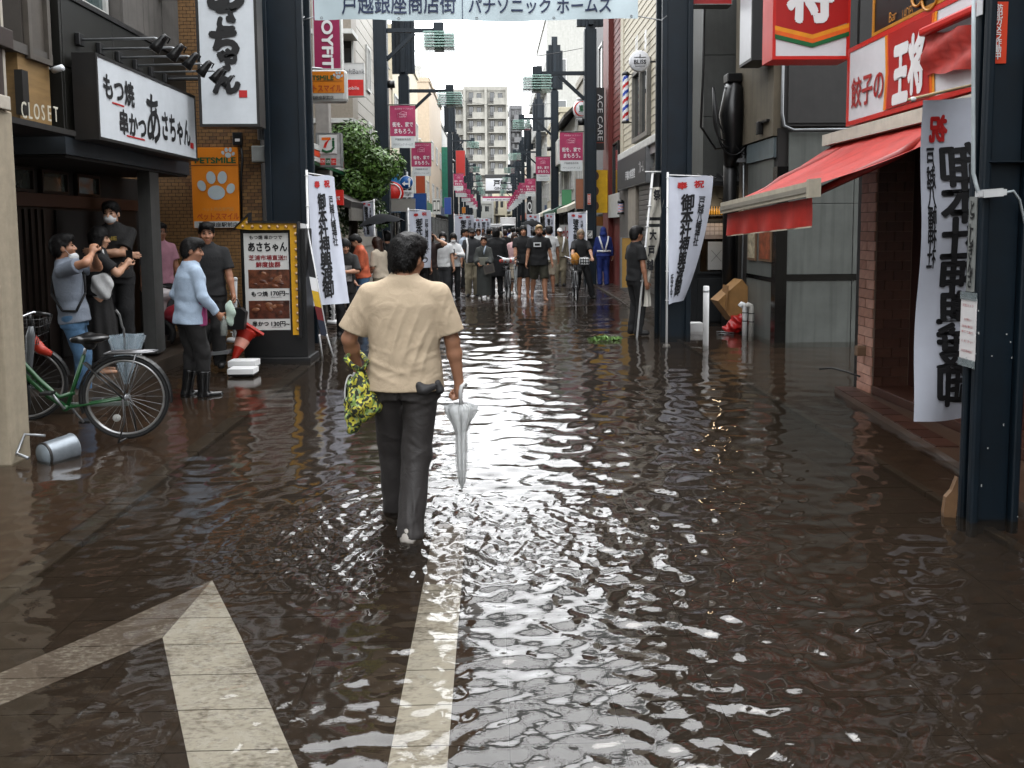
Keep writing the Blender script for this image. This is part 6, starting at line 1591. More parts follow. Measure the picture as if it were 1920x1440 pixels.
for dx in (-3, 3.5):
    flatpoly("pedestrian_figure", [(762 + dx - 1.5, 384), (762 + dx + 1.5, 384), (762 + dx + 1.5, 388), (762 + dx + 3, 393.5), (762 + dx + 1.4, 393.5), (762 + dx, 389.5), (762 + dx - 2, 393.5), (762 + dx - 3.4, 393.5), (762 + dx - 1.5, 388)], m_wpaint, t, RYs - .012)
    MB().ell(P(762 + dx, 382, RYs - .014), (.025, .004, .025), 8).build("pedestrian_head", m_wpaint, t, world=True)
# shop clutter on the tree side
def psign(name, label, x0, y0, x1, y1, Y, col, cat="sign", text=None, tm=None, bold=.02, th=.12):
    c, wd, ht = prect(x0, y0, x1, y1, Y); t_, f_, c_, u_, v_ = signbox(name, label, c, XV, wd, ht, th, m_frame, mat(f"face_{name}_{int(x0)}", col, .45, var=.08), fr=.012)
    if text: letter(text, c_, XV, Z3, wd * .8, ht * .75, tm or m_ink, t_, bold)
    return t_
pc = P(735, 362, 24); t = thing("round_red_sign", "round red shop sign with a pale ring half hidden by the lamp post", "sign", tuple(pc - Z3 * .35))
MB().lathe([(0, -.05), (.34, -.05), (.34, .08), (0, .08)], pc, 28, "Y").build("disc", m_redp, t, world=True); MB().torus(pc - YV * .05, .27, .02, 28, 6, "Y").build("ring", m_wpaint, t, world=True); MB().tube([pc + YV * .05, (-4.0, 24.05, pc.z)], .03, 6).build("bracket", m_frame_d, t, world=True)
t = thing("blue_wave_sign", "bright blue wave-shaped shop sign beside the round red sign", "sign", tuple(P(740, 395, 24.6)))
flatpoly("wave_board", [(725, 398), (727, 345), (733, 318), (740, 312), (745, 322), (750, 335), (752, 398)], mat("cyan_blue", (.02, .25, .48), .45), t, 24.6, .08)
flatpoly("wave_crest", [(733, 318), (740, 312), (745, 322), (741, 330), (736, 326)], m_wpaint, t, 24.5, .03)
psign("blue_board", "blue shop board under the peach house awning", 768, 362, 800, 402, 30, (.02, .10, .30))
psign("orange_board", "upright orange board on the peach house front", 780, 325, 797, 372, 31, (.42, .09, .02))
psign("grey_slatted_box", "grey shop shutter box under the blue wave sign", 727, 372, 778, 397, 23.4, (.28, .27, .25))
psign("white_vertical_sign", "slim white vertical shop sign with black characters past the peach house", 811, 372, 826, 402, 42, (.55, .55, .53), text="口口", bold=.01)
psign("red_shop_board", "red shop board far along the tree side of the street", 855, 282, 872, 330, 58, (.5, .04, .03))
psign("blue_far_board", "blue pennant board behind the third lamp post", 833, 370, 846, 402, 49, (.03, .09, .32))
psign("orange_far_board", "small orange board between far lamp posts", 866, 388, 873, 400, 60, (.6, .25, .02))
# clutter on the salon side
psign("food_photo_board", "shop board with a red and cream food picture beside the lamp post", 1079, 335, 1100, 392, 27.5, (.45, .22, .14))
psign("green_white_board", "small green and white shop board below a pink banner", 1053, 355, 1072, 385, 33, (.10, .30, .16))
psign("round_cart_sign", "pale shop sign with a dark red lower band behind the cyclist", 1049, 421, 1072, 452, 27, (.48, .48, .47), text="color", tm=m_mar)
psign("white_number_board", "white shop fascia board over the yellow sign's shop", 1117, 405, 1140, 424, 25, (.35, .18, .06))
psign("black_far_board", "black vertical board with a pale figure far on the salon side", 988, 375, 998, 402, 55, (.03, .03, .035), text="Q", tm=m_wpaint)
psign("red_vertical_board", "tall narrow red board on the wall by the gate pillar", 1299, 240, 1306, 322, 14.9, (.42, .04, .03))
psign("red_top_sign", "red sign edge high above the alley, framed in grey", 1295, -90, 1374, 9, 12.6, (.40, .02, .02), th=.25)
t = psign("small_notice_sign", "small white notice on the foot of the first salon-side lamp post", 1099, 432, 1111, 447, 22.6, (.6, .6, .58), "notice", "乙", m_ink)
psign("small_red_plate", "small orange red plate on the first salon-side lamp post", 1101, 363, 1108, 384, 22.65, (.55, .07, .02), "notice", vtext("防犯中"), m_wpaint, .0, .01)
psign("easel_menu", "leaning easel menu with orange and yellow bands by the salon", 1165, 445, 1196, 540, 17.4, (.50, .32, .10))
# wires overhead
for k, (a, b__) in enumerate(((( -4, 34, 9.2), (3.6, 30, 8.3)), ((-4, 48, 9.8), (3.6, 44, 8.4)), ((-2.9, 21, 8.5), (-2.9, 53, 9.6)))):
    a, b__ = Vector(a), Vector(b__); tag(MB().tube([a.lerp(b__, i / 8) - Z3 * .5 * math.sin(PI * i / 8) for i in range(9)], .012, 5).build("overhead_wire", m_black), ["thin black wire crossing the street to the sand house", "thin black wire crossing the street farther back", "thin black wire linking lamp posts on the tree side"][k], "wire")
# ------------------------------------------------------------------ people
def skinm(k): return mat(f"skin_{k}", {"a": (.46, .26, .17), "b": (.36, .19, .12), "c": (.52, .32, .22)}[k], .5, var=.08, scale=9)
m_hair = mat("black_hair", (.012, .010, .010), .55, var=.4, scale=30, aniso=(3, 3, .5), bump=.15, bscale=60, spec=.18)
m_hairb = mat("brown_hair", (.045, .022, .014), .5, var=.4, scale=30, aniso=(3, 3, .5), bump=.15, bscale=60, spec=.2)
m_eye = mat("dark_eye", (.012, .009, .008), .2); m_lip = mat("lip", (.30, .11, .09), .5); m_mask = mat("white_mask", (.66, .67, .68), .7, var=.04)
def cloth_m(name, c, rough=.85, var=.14): return mat("cloth_" + name, c, rough, var=var, scale=7, bump=.12, bscale=220, wr=13)
CB = cloth_m("black", (.012, .012, .014)); CB2 = cloth_m("black_warm", (.016, .0145, .0145)); CDG = cloth_m("dark_grey", (.045, .046, .05)); CW = cloth_m("white", (.62, .62, .62))
CJ = cloth_m("denim", (.10, .19, .30), var=.35); CGT = cloth_m("grey_blue_tee", (.25, .28, .33)); CP = cloth_m("dusty_pink", (.42, .23, .28)); COR = cloth_m("orange_check", (.50, .14, .07), var=.4)
CBE = cloth_m("beige", (.48, .42, .34)); CKH = cloth_m("khaki", (.25, .22, .16)); COL_ = cloth_m("olive", (.05, .047, .03), var=.4); CBR = cloth_m("dark_brown", (.05, .028, .024)); CNV = cloth_m("workwear_blue", (.02, .045, .20)); CKG = cloth_m("kimono_grey", (.075, .08, .075)); CSB = cloth_m("sky_white", (.46, .52, .60))
m_rub = mat("black_rubber", (.012, .012, .013), .25); m_shoe = mat("black_shoe", (.018, .017, .017), .5); m_shoew = mat("white_shoe", (.55, .54, .52), .6)
def ik(a, b, l1, l2, pole):
    a, b, pole = Vector(a), Vector(b), Vector(pole); d = b - a; L = min(d.length, (l1 + l2) * .999)
    dn = d.normalized(); b = a + dn * L; q = (l1 * l1 - l2 * l2 + L * L) / (2 * L); h_ = math.sqrt(max(0, l1 * l1 - q * q))
    p = pole - dn * pole.dot(dn); p = p.normalized() if p.length > 1e-6 else Vector((0, 1, 0))
    return a + dn * q + p * h_, b
def hand_prims(S_, wrist, f, n, curl=.5, side=1, k=.006, spread=1.):
    """wrist, finger direction f, palm normal n (palm faces n), side=+1 when the thumb lies along f x n"""
    f, n = Vector(f).normalized(), Vector(n); n = (n - f * n.dot(f)).normalized(); s = f.cross(n) * side
    pc = Vector(wrist) + f * .05
    rot = np.array([[s[i], f[i], n[i]] for i in range(3)])
    S_.ell(pc, (.040, .052, .018), .012, rot)
    S_.cone(wrist, pc, .026, .028, .012)
    for i, (o, L) in enumerate(((.029, .070), (.010, .078), (-.010, .074), (-.028, .058))):
        p = Vector(wrist) + f * (.092 - abs(o) * .25) + s * o; a = .25 + curl * .9
        for j in range(3):
            d = (f * math.cos(a) + n * math.sin(a) + s * o * 2.2 * spread * (1 - curl)).normalized(); q = p + d * L * (.45, .32, .25)[j]
            S_.cone(p, q, .0098 - .0008 * j, .0092 - .0008 * j, k); p = q; a += curl * 1.15
    p = Vector(wrist) + f * .03 + s * .026; q = p + (f * .55 + s * .75 + n * .35 * (.4 + curl)).normalized() * .045; r_ = q + (f * .9 + s * (.25 - curl * .4) + n * (.2 + curl * .6)).normalized() * .04
    S_.cone(p, q, .015, .0115, .01); S_.cone(q, r_, .0112, .0095, k)
def person(label, base, face, h=1.70, bw=1., vox=.012, skin="a", top=("tee", None), bottom=("trousers", None), hair=("short", None), head=(0, 0, 0), lean=(0, 0, 0), feet=None, L=None, Rh=None, eL=None, eR=None,
           fL=None, fR=None, nL=None, nR=None, curl=(.45, .45), shoes=None, facef=True, mask=False, glasses=False, beard=None, hem=.86, belly=1., group="people in the street", sleeve=.62, legw=1., fold=.004, extra=None, headlift=0.):
    s_ = h / 1.72; t = thing("person", label, "person", base, R(face), group, s_); vx = vox / s_
    Tm = lambda v: Matrix.Translation(v)
    PV = Vector((0, 0, .93))
    U = Tm(PV) @ Euler((R(-lean[0]), R(lean[1]), R(lean[2]))).to_matrix().to_4x4() @ Tm(-PV); U3 = U.to_3x3()
    NK = Vector((0, -.01, 1.50)); Hm = U @ Tm(NK) @ Matrix.Rotation(R(head[0]), 4, "Z") @ Matrix.Rotation(R(-head[1]), 4, "X") @ Matrix.Rotation(R(head[2]), 4, "Y") @ Tm(-NK); H3 = np.array(Hm.to_3x3())
    hp = lambda x, y, z: Hm @ Vector((x, y + .012, z + 1.588 + headlift))
    sh = [U @ Vector((sd * .168 * bw, -.008, 1.372)) for sd in (-1, 1)]
    hands = [Vector(L) if L else U @ Vector((-.27 * bw, .03, .80)), Vector(Rh) if Rh else U @ Vector((.27 * bw, .03, .80))]
    poles = [eL or (-.5, -1, 0), eR or (.5, -1, 0)]
    el, wr = [], []
    for i in (0, 1):
        e_, w_ = ik(sh[i], hands[i], .275, .245, poles[i]); el.append(e_); wr.append(w_)
    ft = feet or ((-.10, 0, 0, 8), (.10, 0, 0, -8)); hipj = [Vector((sd * .092, 0, .90)) for sd in (-1, 1)]; kn, an = [], []
    for i in (0, 1):
        a = Vector((ft[i][0], ft[i][1] - .02, ft[i][2] + .085)); k_, a_ = ik(hipj[i], a, .411, .412, (0, 1, 0)); kn.append(k_); an.append(a_)
    pts = sh + el + wr + kn + an + [hp(0, 0, .16), hp(.1, .1, 0), hp(-.1, -.1, 0)] + [w + Vector((d, d, d)) for w in wr for d in (-.14, .14)]
    lo = [min(p[i] for p in pts) - .16 for i in range(3)]; hi = [max(p[i] for p in pts) + .16 for i in range(3)]; lo[2] = min(lo[2], -.03)
    lo = [min(lo[0], -.30 * bw), min(lo[1], -.24 * belly), lo[2]]; hi = [max(hi[0], .30 * bw), max(hi[1], .24 * belly), hi[2]]
    ux, uy, uz = U3 @ XV, U3 @ YV, U3 @ Z3; uo = U @ Vector((0, 0, 0))
    sk = skinm(skin)
    bk, bm_ = bottom[0], bottom[1]; tk, tm_ = top[0], top[1]
    bare_legs = bk in ("shorts", "skirt")
    # body
    B = SDF(lo, hi, vx)
    B.loft(uo, ux, uy, uz, [(.86, .13 * bw, .09), (1.0, .13 * bw, .09), (1.2, .14 * bw, .095), (1.36, .155 * bw, .095), (1.42, .12 * bw, .08), (1.46, .06, .06)], .02)
    nb = U @ Vector((0, -.018, 1.40))
    B.cone(nb, hp(0, -.022, -.04), .060 * (.9 + .1 * bw), .055, .02)
    for q_ in sh: B.cone(U @ Vector((0, -.03, 1.43)), q_, .052, .046, .03)
    B.ell(hp(0, -.012, .025), (.076, .096, .102), .02, H3); B.ell(hp(0, .028, -.055), (.056, .064, .066), .035, H3); B.ell(hp(0, .05, -.098), (.026, .026, .022), .025, H3)
    B.cone(hp(0, .090, .008), hp(0, .106, -.028), .008, .0135, .012)
    for sd in (-1, 1):
        B.ell(hp(sd * .078, -.008, -.012), (.011, .022, .033), .008, H3); B.ell(hp(sd * .033, .100, .012), (.017, .012, .011), .012, H3, op="sub"); B.ell(hp(sd * .014, .092, -.032), (.011, .012, .009), .008, H3); B.ell(hp(sd * .040, .062, -.028), (.026, .026, .024), .02, H3)
    B.ell(hp(0, .082, -.066), (.024, .014, .010), .008, H3)
    for i in (0, 1):
        sd = (-1, 1)[i]
        B.cone(sh[i], el[i], .050 * (.6 + .4 * bw), .040, .02); m_ = el[i].lerp(wr[i], .3); B.cone(el[i], m_, .040, .041, .02); B.cone(m_, wr[i], .041, .026, .02)
        f_ = (fL, fR)[i]; f_ = Vector(f_) if f_ else (wr[i] - el[i]).normalized() + Vector((0, .12, 0)); n_ = (nL, nR)[i]; n_ = Vector(n_) if n_ else Vector((-sd, .25, 0)); f_ = f_.normalized()
        n2 = (n_ - f_ * n_.dot(f_)).normalized(); up_ = Vector((0, 1, 0)) if abs(f_.y) < .8 else Vector((0, 0, 1)); sd2 = 1 if f_.cross(n2).dot(up_) > 0 else -1
        hand_prims(B, wr[i], f_, n2, curl[i], sd2)
        if bare_legs or bk == "none":
            B.cone(hipj[i], kn[i], .085 * legw, .055 * legw, .03); cm = kn[i].lerp(an[i], .32) + Vector((0, -.015, 0)); B.cone(kn[i], cm, .054 * legw, .056 * legw, .02); B.cone(cm, an[i], .055 * legw, .034, .02)
            yw = R(ft[i][3]); fd = Vector((math.sin(-yw), math.cos(yw), 0)); a = Vector(ft[i][:3])
            B.cone(a + Vector((0, -.03, .035)), a + fd * .13 + Vector((0, 0, .022)), .034, .024, .02); B.cone(an[i], a + Vector((0, -.02, .035)), .034, .034, .02)
        else: B.cone(hipj[i], kn[i], .075, .05, .02); B.cone(kn[i], an[i], .05, .036, .02)
    if bare_legs: B.half((0, 0, -.0), (0, 0, -1))
    link("body", B.mesh("body", sk), t)
    # lower clothes
    C_ = SDF(lo, hi, vx)
    pz_ = [(.80, .175 * bw, .125), (.90, .183 * bw, .126), (1.0, .168 * bw, .114 * belly), (1.04, .16 * bw, .108 * belly)]
    if bk in ("trousers", "shorts", "boots"):
        C_.loft((0, 0, 0), XV, YV, Z3, pz_, .03)
        for i in (0, 1):
            if bk == "shorts":
                e_ = hipj[i].lerp(kn[i], 1.0); C_.cone(hipj[i] + Vector((0, -.01, -.02)), e_, .108 * legw, .098 * legw, .03, cut=True)
            else:
                C_.cone(hipj[i] + Vector((0, -.012, -.02)), kn[i], .095 * legw, .078 * legw, .03)
                e_ = an[i] + Vector((0, 0, -.05)) if bk == "trousers" else an[i].lerp(kn[i], .55)
                C_.cone(kn[i], e_, .076 * legw, .068 * legw, .025, cut=True)
        C_.field(lambda x, y, z: fold * 1.2 * (np.sin(z * 34 + x * 22 + 2 * np.sin(y * 20)) * np.exp(-((z - .48) / .16) ** 2) + np.sin(z * 42 - x * 30 + y * 12) * np.exp(-((z - .12) / .12) ** 2) + .5 * np.sin(z * 23 + x * 40)))
        if extra: C_.field(extra[1])
        link("trousers" if bk != "shorts" else "shorts", C_.mesh("trousers", bm_), t)
    elif bk == "skirt":
        hz = bottom[2] if len(bottom) > 2 else .25
        C_.loft((0, 0, 0), XV, YV, Z3, [(hz, .23 * legw, .19 * legw), (.6, .21 * legw, .17), (.85, .185 * bw, .14), (1.02, .15 * bw, .115)], .02)
        C_.field(lambda x, y, z: .010 * np.sin(np.arctan2(y, x) * 11 + z * 2) * np.clip((.95 - z) / .5, 0, 1)); link("skirt", C_.mesh("skirt", bm_), t)
    # upper clothes
    T_ = SDF(lo, hi, vx)
    br = bw
    rings = [(hem, .197 * br, .150 * belly), (.95, .184 * br, .136 * belly), (1.06, .172 * br, .128 * belly), (1.20, .183 * br, .131), (1.31, .190 * br, .130), (1.375, .165 * br, .112), (1.425, .120 * br, .09), (1.47, .085, .078), (1.50, .068, .068)]
    if tk == "long": rings = [(z_, a_ * 1.07, b_ * 1.08) if z_ < 1.35 else (z_, a_, b_) for z_, a_, b_ in rings]
    if tk == "robe": rings = [(.12, .20, .16), (.5, .20, .165), (.9, .20, .15)] + rings[2:]
    if tk != "none":
        T_.loft(uo, ux, uy, uz, rings, .02)
        for q_ in sh: T_.cone(U @ Vector((0, -.022, 1.428)), q_ + Vector((0, 0, -.004)), .060, .060, .03)
        for i in (0, 1):
            if tk == "tee": e_ = sh[i].lerp(el[i], sleeve / .62 * .66); T_.cone(sh[i] + Vector((0, 0, -.004)), e_, .064 * (.5 + .5 * bw), .078 * (.5 + .5 * bw), .02, cut=True)
            else:
                wd = 1.0 if tk != "robe" else 1.6
                T_.cone(sh[i] + Vector((0, 0, -.004)), el[i], .063 * (.5 + .5 * bw), .058 * wd, .02); T_.cone(el[i], el[i].lerp(wr[i], .92 if tk == "long" else .8), .060 * wd, .046 * (wd ** 1.7), .02, cut=True)
        T_.cone(U @ Vector((0, -.015, 1.50)), hp(0, 0, -.02), .066, .07, .005, op="sub")
        T_.field(lambda x, y, z: fold * (1.1 * np.sin(z * 36 + 1.8 * np.sin(x * 13 + y * 9)) * np.exp(-((z - .99) / .11) ** 2) + .55 * np.sin(x * 34 + z * 17 + 2.2 * np.sin(z * 7 + y * 6)) * (.4 + .6 * np.sin(z * 8 + x * 5 + 1)) + .3 * np.sin(z * 52 - x * 21 + 3 * np.sin(x * 6)) * np.sin(x * 9 + z * 4)))
        if extra: T_.field(extra[0])
        link({"tee": "shirt", "long": "shirt", "robe": "robe"}[tk], T_.mesh("shirt", tm_), t)
    # hair
    hk, hm = hair[0], hair[1] or m_hair; cc = hp(0, -.012, .03)
    Hs = SDF([c - .22 for c in cc], [c + .22 for c in cc], min(vx, .012)); Hs.lo[2] -= 0
    if hk != "bald":
        if hk in ("long", "bob"):
            dn = {"bob": -.11, "long": -.20}[hk]
            Hs.ell(hp(0, -.016, .03), (.092, .112, .112), .02, H3); Hs.loft(hp(0, -.03, 0), H3[:, 0], H3[:, 1], H3[:, 2], [(dn, .088, .075), (-.05, .098, .09), (.04, .092, .10)], .03)
            Hs.loft(hp(0, .115, -.05), H3[:, 0], H3[:, 1], H3[:, 2], [(-.3, .055, .12), (-.0, .060, .10), (.085, .062, .085)], .012, op="sub")
        elif hk in ("cap", "hood"):
            Hs.ell(hp(0, -.012, .035), (.090, .110, .108), .02, H3); Hs.half(hp(0, .0, .035 if hk == "cap" else -.2), -H3[:, 2])
            if hk == "cap": Hs.cone(hp(-.035, .09, .05), hp(-.03, .15, .04), .018, .012, .02); Hs.cone(hp(.035, .09, .05), hp(.03, .15, .04), .018, .012, .02); Hs.cone(hp(0, .09, .05), hp(0, .155, .042), .018, .012, .02)
            else: Hs.ell(hp(0, -.03, -.08), (.11, .11, .10), .04, H3); Hs.ell(hp(0, .12, -.02), (.062, .08, .085), .01, H3, op="sub")
        else:
            Hs.ell(hp(0, -.018, .034), (.090, .108, .112), .02, H3); Hs.ell(hp(0, .03, .088), (.078, .085, .056), .02, H3); Hs.ell(hp(0, -.05, -.02), (.078, .07, .075), .03, H3)
            d = np.array((0, -.75, .66)) if hk != "crop" else np.array((0, -.70, .71)); d = H3 @ d
            p0 = hp(0, .066, .050)
            Hs.half(p0, -d); Hs.half(hp(0, 0, -.075), -H3[:, 2])
            for sd in (-1, 1): Hs.ell(hp(sd * .09, .002, -.02), (.022, .026, .045), .008, H3, op="sub")
        if hk not in ("cap", "hood"): Hs.field(lambda x, y, z: .0012 * np.sin(x * 115 + 3 * np.sin(z * 37 + y * 22)) + .0012 * np.sin(y * 98 + z * 55 + 2.4 * np.sin(x * 63)) + .0008 * np.sin(z * 150 + x * 90))
        link("hair" if hk not in ("cap", "hood") else hk, Hs.mesh("hair", hm), t)
        if hk not in ("cap", "hood") and vox < .0125:      # loose strands over the mass of hair
            hv = bpy.data.objects[sorted(o.name for o in t.children if o.name.split(".")[0] == "hair")[-1]].data
            nv = len(hv.vertices); co = np.empty(nv * 3, np.float32); no = np.empty(nv * 3, np.float32); hv.vertices.foreach_get("co", co); hv.vertices.foreach_get("normal", no); co = co.reshape(-1, 3); no = no.reshape(-1, 3)
            rr = np.random.RandomState(nv); pick = rr.randint(0, nv, int(22 / vox)); crown = np.array(hp(0, -.045, .14)); vs = []; fs = []
            for p in pick:
                n_ = no[p]; a = co[p] - n_ * .004; d = (a - crown) * .6 + np.array((0, 0, -.055)) + rr.normal(0, .012, 3); d = d - n_ * (d @ n_) * .85; L_ = np.linalg.norm(d) + 1e-6
                d = d / L_ * rr.uniform(.02, .042); w_ = np.cross(n_, d); w_ = w_ / (np.linalg.norm(w_) + 1e-6) * .0012; o = len(vs)
                vs += [a + w_, a - w_, a + d * .55 + n_ * .0065 - w_, a + d * .55 + n_ * .0065 + w_, a + d + n_ * rr.uniform(-.002, .005)]; fs += [(o, o + 1, o + 2, o + 3), (o + 3, o + 2, o + 4)]
            link("hair_strands", base_mesh("hair_strands", vs, fs, hm), t)["kind"] = "stuff"
        if hk == "bun": MB().ell(hp(0, -.11, .07), (.045, .045, .045), 10).build("hair_bun", hm, t)
    # face
    if facef:
        rot = Hm.to_3x3()
        for sd in (-1, 1):
            MB().ell(hp(sd * .033, .084, .010), (.0145, .008, .0065), 8, rot).build("eye", m_eye, t); MB().ell(hp(sd * .034, .0875, .031), (.019, .007, .004), 8, rot).build("eyebrow", hm if hk not in ("cap", "hood", "bald") else m_hair, t)
        if not mask: MB().ell(hp(0, .0925, -.066), (.022, .006, .0055), 8, rot).build("mouth", m_lip, t)
        if beard: Bd = SDF([c - .12 for c in hp(0, .06, -.08)], [c + .12 for c in hp(0, .06, -.08)], .008); Bd.ell(hp(0, .036, -.085), (.058, .066, .052), .01, H3); Bd.ell(hp(0, .08, -.055), (.03, .03, .012), .01, H3); Bd.ell(hp(0, .11, -.068), (.02, .03, .008), .004, H3, op="sub"); Bd.half(hp(0, .035, -.05), H3[:, 2] * .8 - H3[:, 1] * .6); link("beard", Bd.mesh("beard", beard), t)
    if mask:
        off = {True: 0., "chin": -.055}.get(mask, 0.)
        Ms = SDF([c - .13 for c in hp(0, .06, -.05)], [c + .13 for c in hp(0, .06, -.05)], .007); Ms.ell(hp(0, .040, -.052 + off), (.066, .078, .058), .01, H3); Ms.half(hp(0, .03, -.05), -H3[:, 1]); link("face_mask", Ms.mesh("face_mask", m_mask), t)
        for sd in (-1, 1): MB().tube([hp(sd * .06, .05, -.03 + off), hp(sd * .082, -.005, .01)], .003, 4).build("mask_loop", m_mask, t)
    if glasses:
        rot = Hm.to_3x3(); b = MB()
        for sd in (-1, 1):
            b.tube([hp(sd * .034 + .022 * math.cos(a), .106, .008 + .016 * math.sin(a)) for a in [2 * PI * k / 14 for k in range(14)]], .003, 5, closed=True); b.tube([hp(sd * .056, .104, .012), hp(sd * .079, .0, .012)], .003, 5)
        b.tube([hp(-.012, .106, .01), hp(.012, .106, .01)], .003, 5); b.build("glasses", m_frame_d, t)
    # shoes
    if shoes is not False and not (bare_legs and shoes is None):
        for i in (0, 1):
            a = Vector(ft[i][:3]); yw = R(ft[i][3]); fd = Vector((-math.sin(yw), math.cos(yw), 0)); pit = ft[i][4] if len(ft[i]) > 4 else 0
            fd2 = (fd * math.cos(R(pit)) - Z3 * math.sin(R(pit))); toe = a + Vector((0, 0, .04)) + fd2 * .135; heel = a + Vector((0, -.045, .046))
            Sh = SDF([min(heel[j], toe[j], a[j]) - .1 for j in range(3)], [max(heel[j], toe[j], a[j]) + (.1 if j < 2 else .35) for j in range(3)], min(vx, .011)); Sh.cone(heel, toe, .046, .042, .02)
            if shoes == "boots": Sh.cone(a + Vector((0, -.03, .06)), an[i].lerp(kn[i], .56), .055, .072, .03, cut=True)
            else: Sh.cone(a + Vector((0, -.03, .05)), a + Vector((0, -.03, .085)), .048, .046, .02)
            up = (Z3 * math.cos(R(pit)) + fd * math.sin(R(pit))); Sh.half(a + Vector((0, -.03, .002)), -up)
            link("boot" if shoes == "boots" else "shoe", Sh.mesh("shoe", m_rub if shoes == "boots" else (shoes or m_shoe)), t)
    Wm = _m(t)
    return t, dict(hand=[Wm @ (w + ((w - e).normalized() * .07)) for w, e in zip(wr, el)], wrist=[Wm @ w for w in wr], elbow=[Wm @ e for e in el], sh=[Wm @ s for s in sh], head=lambda x, y, z: Wm @ hp(x, y, z), body=lambda x, y, z: Wm @ (U @ Vector((x, y, z))), loc=lambda x, y, z: Wm @ Vector((x, y, z)))
def at(px, pyfoot, z=0.): g_ = G(px, pyfoot, z); return (g_.x, g_.y, z)
def onY(px, Y, z=0., py=600): return (FX(px, Y, py), Y, z)
def ph(t, J, w=.07, h_=.14, i=1, d=(0, -.02, .04), m=None):    # a phone resting in a hand
    c = J["hand"][i] + Vector(d); p = thing("phone", f"dark phone held by the {t}", "phone", tuple(c)); MB().obox(c, XV * w / 2, YV * .004, Z3 * h_ / 2, 0).build("phone_body", m or m_black, p, world=True); return p
# --- group by the grill restaurant
V1 = .009
t1, j1 = person("man in a grey T-shirt and jeans leaning back to photograph the flood", onY(146, 8.0, -.02, 740), -72, 1.70, 1.02, V1, "a", ("tee", CGT), ("trousers", CJ), ("short", None), (6, -2, 0), (-6, 0, 0),
    ((-.11, .02, 0, 10), (.11, .10, 0, -12)), L=(-.06, .20, 1.50), Rh=(.07, .20, 1.52), eL=(-1, .1, -.6), eR=(1, .4, -.1), fL=(.3, .1, 1), fR=(-.3, .1, 1), nL=(1, .3, 0), nR=(-1, .3, 0), curl=(.7, .7), mask="chin", hem=.84)
c = (j1["hand"][0] + j1["hand"][1]) / 2 + Vector((.03, 0, .01)); t = thing("compact_camera", "small black camera held up to the eye of the man in the grey T-shirt", "camera", tuple(c)); MB().box(c - Vector((.025, .05, .03)), c + Vector((.02, .05, .03)), .006).build("camera_body", m_black, t, world=True); MB().cyl(c + Vector((.02, 0, 0)), c + Vector((.045, 0, 0)), .022, 12).build("lens", m_frame_d, t, world=True)
b = MB(); 
pts = [j1["body"](x, y, z) for x, y, z in ((-.10, -.04, 1.45), (-.02, -.135, 1.32), (.10, -.145, 1.15), (.195, -.06, .98), (.20, .06, .96), (.10, .15, 1.12), (-.02, .15, 1.30), (-.11, .08, 1.43))]
for k in range(len(pts)): b.tube([pts[k], pts[(k + 1) % len(pts)]], .012, 6)
b.build("sling_strap", CB, t1, world=True)
t2, j2 = person("woman with black bob, black T-shirt and long skirt holding up her phone", onY(192, 8.75, .16, 700), -60, 1.60, .95, V1, "c", ("tee", CB), ("skirt", CB2, .16), ("bob", None), (-20, 6, 0), (2, 0, 0), L=(-.10, .24, 1.20), Rh=(.02, .30, 1.26), eL=(-1, -.3, -.6), eR=(1, -.2, -.7), fL=(.4, .5, .8), fR=(-.3, .6, .8), curl=(.6, .6), sleeve=.7, hem=.92)
c = j2["body"](.17, .02, 1.03); t = thing("tote_bag", "white cloth tote bag under the arm of the woman with the black bob", "bag", tuple(c))
Bg = SDF(c - Vector((.2, .2, .2)), c + Vector((.2, .2, .2)), .012); Bg.ell(c, (.12, .06, .15), .02); Bg.field(lambda x, y, z: .01 * np.sin(x * 40 + z * 25)); me = Bg.mesh("bag_body", CW); me.transform(_m(t).inverted()); link("bag_body", me, t)
MB().tube([c + Vector((-.06, 0, .12)), j2["sh"][1] + Vector((-.02, 0, .08)), j2["sh"][1] + Vector((.02, .05, .07)), c + Vector((.06, .03, .12))], .012, 6).build("strap", CW, t, world=True)
ph("woman with the black bob", j2, i=1, d=(.02, -.01, .07))
t3, j3 = person("tall man in white face mask and black clothes, arms crossed, on the porch", onY(224, 9.25, .30, 690), 198, 1.74, 1.05, V1, "c", ("tee", CB2), ("trousers", CB), ("short", None), (-14, 6, 0), (0, 0, 0), L=(.13, .22, 1.16), Rh=(-.14, .20, 1.13), eL=(-1, -.2, -.4), eR=(1, -.2, -.4), fL=(1, .1, .1), fR=(-1, .1, -.1), nL=(0, -1, 0), nR=(0, -1, 0), curl=(.2, .2), mask=True, legw=1.15, sleeve=.75)
letter("FINE", j3["body"](.02, .14, 1.31), -XV * math.cos(R(18)) * -1, Z3, .17, .045, mat("yellow_shirt_print", (.55, .42, .12), .7), t3, .03, off=.012)
MB().tube([j3["wrist"][0] + Vector((.03, -.03, -.035)), j3["wrist"][0] + Vector((.03, -.045, 0)), j3["wrist"][0] + Vector((.03, -.03, .035))], .014, 8).build("watch", m_steel, t3, world=True)
t4, j4 = person("man in a white shirt looking at his phone, half hidden by the beige pier", onY(20, 9.0, .16, 700), -80, 1.66, 1., .011, "b", ("tee", CSB), ("trousers", CB), ("short", None), (0, 18, 0), (4, 0, 0), Rh=(.08, .32, 1.20), eR=(.6, -.5, -.8), fR=(-.1, 1, .3), curl=(.4, .6))
t5, j5 = person("man in a dusty pink shirt and glasses by the brick wall", onY(308, 11.2, .13, 690), 220, 1.68, 1., .012, "b", ("tee", CP), ("trousers", CDG), ("short", None), (18, 2, 0), glasses=True)
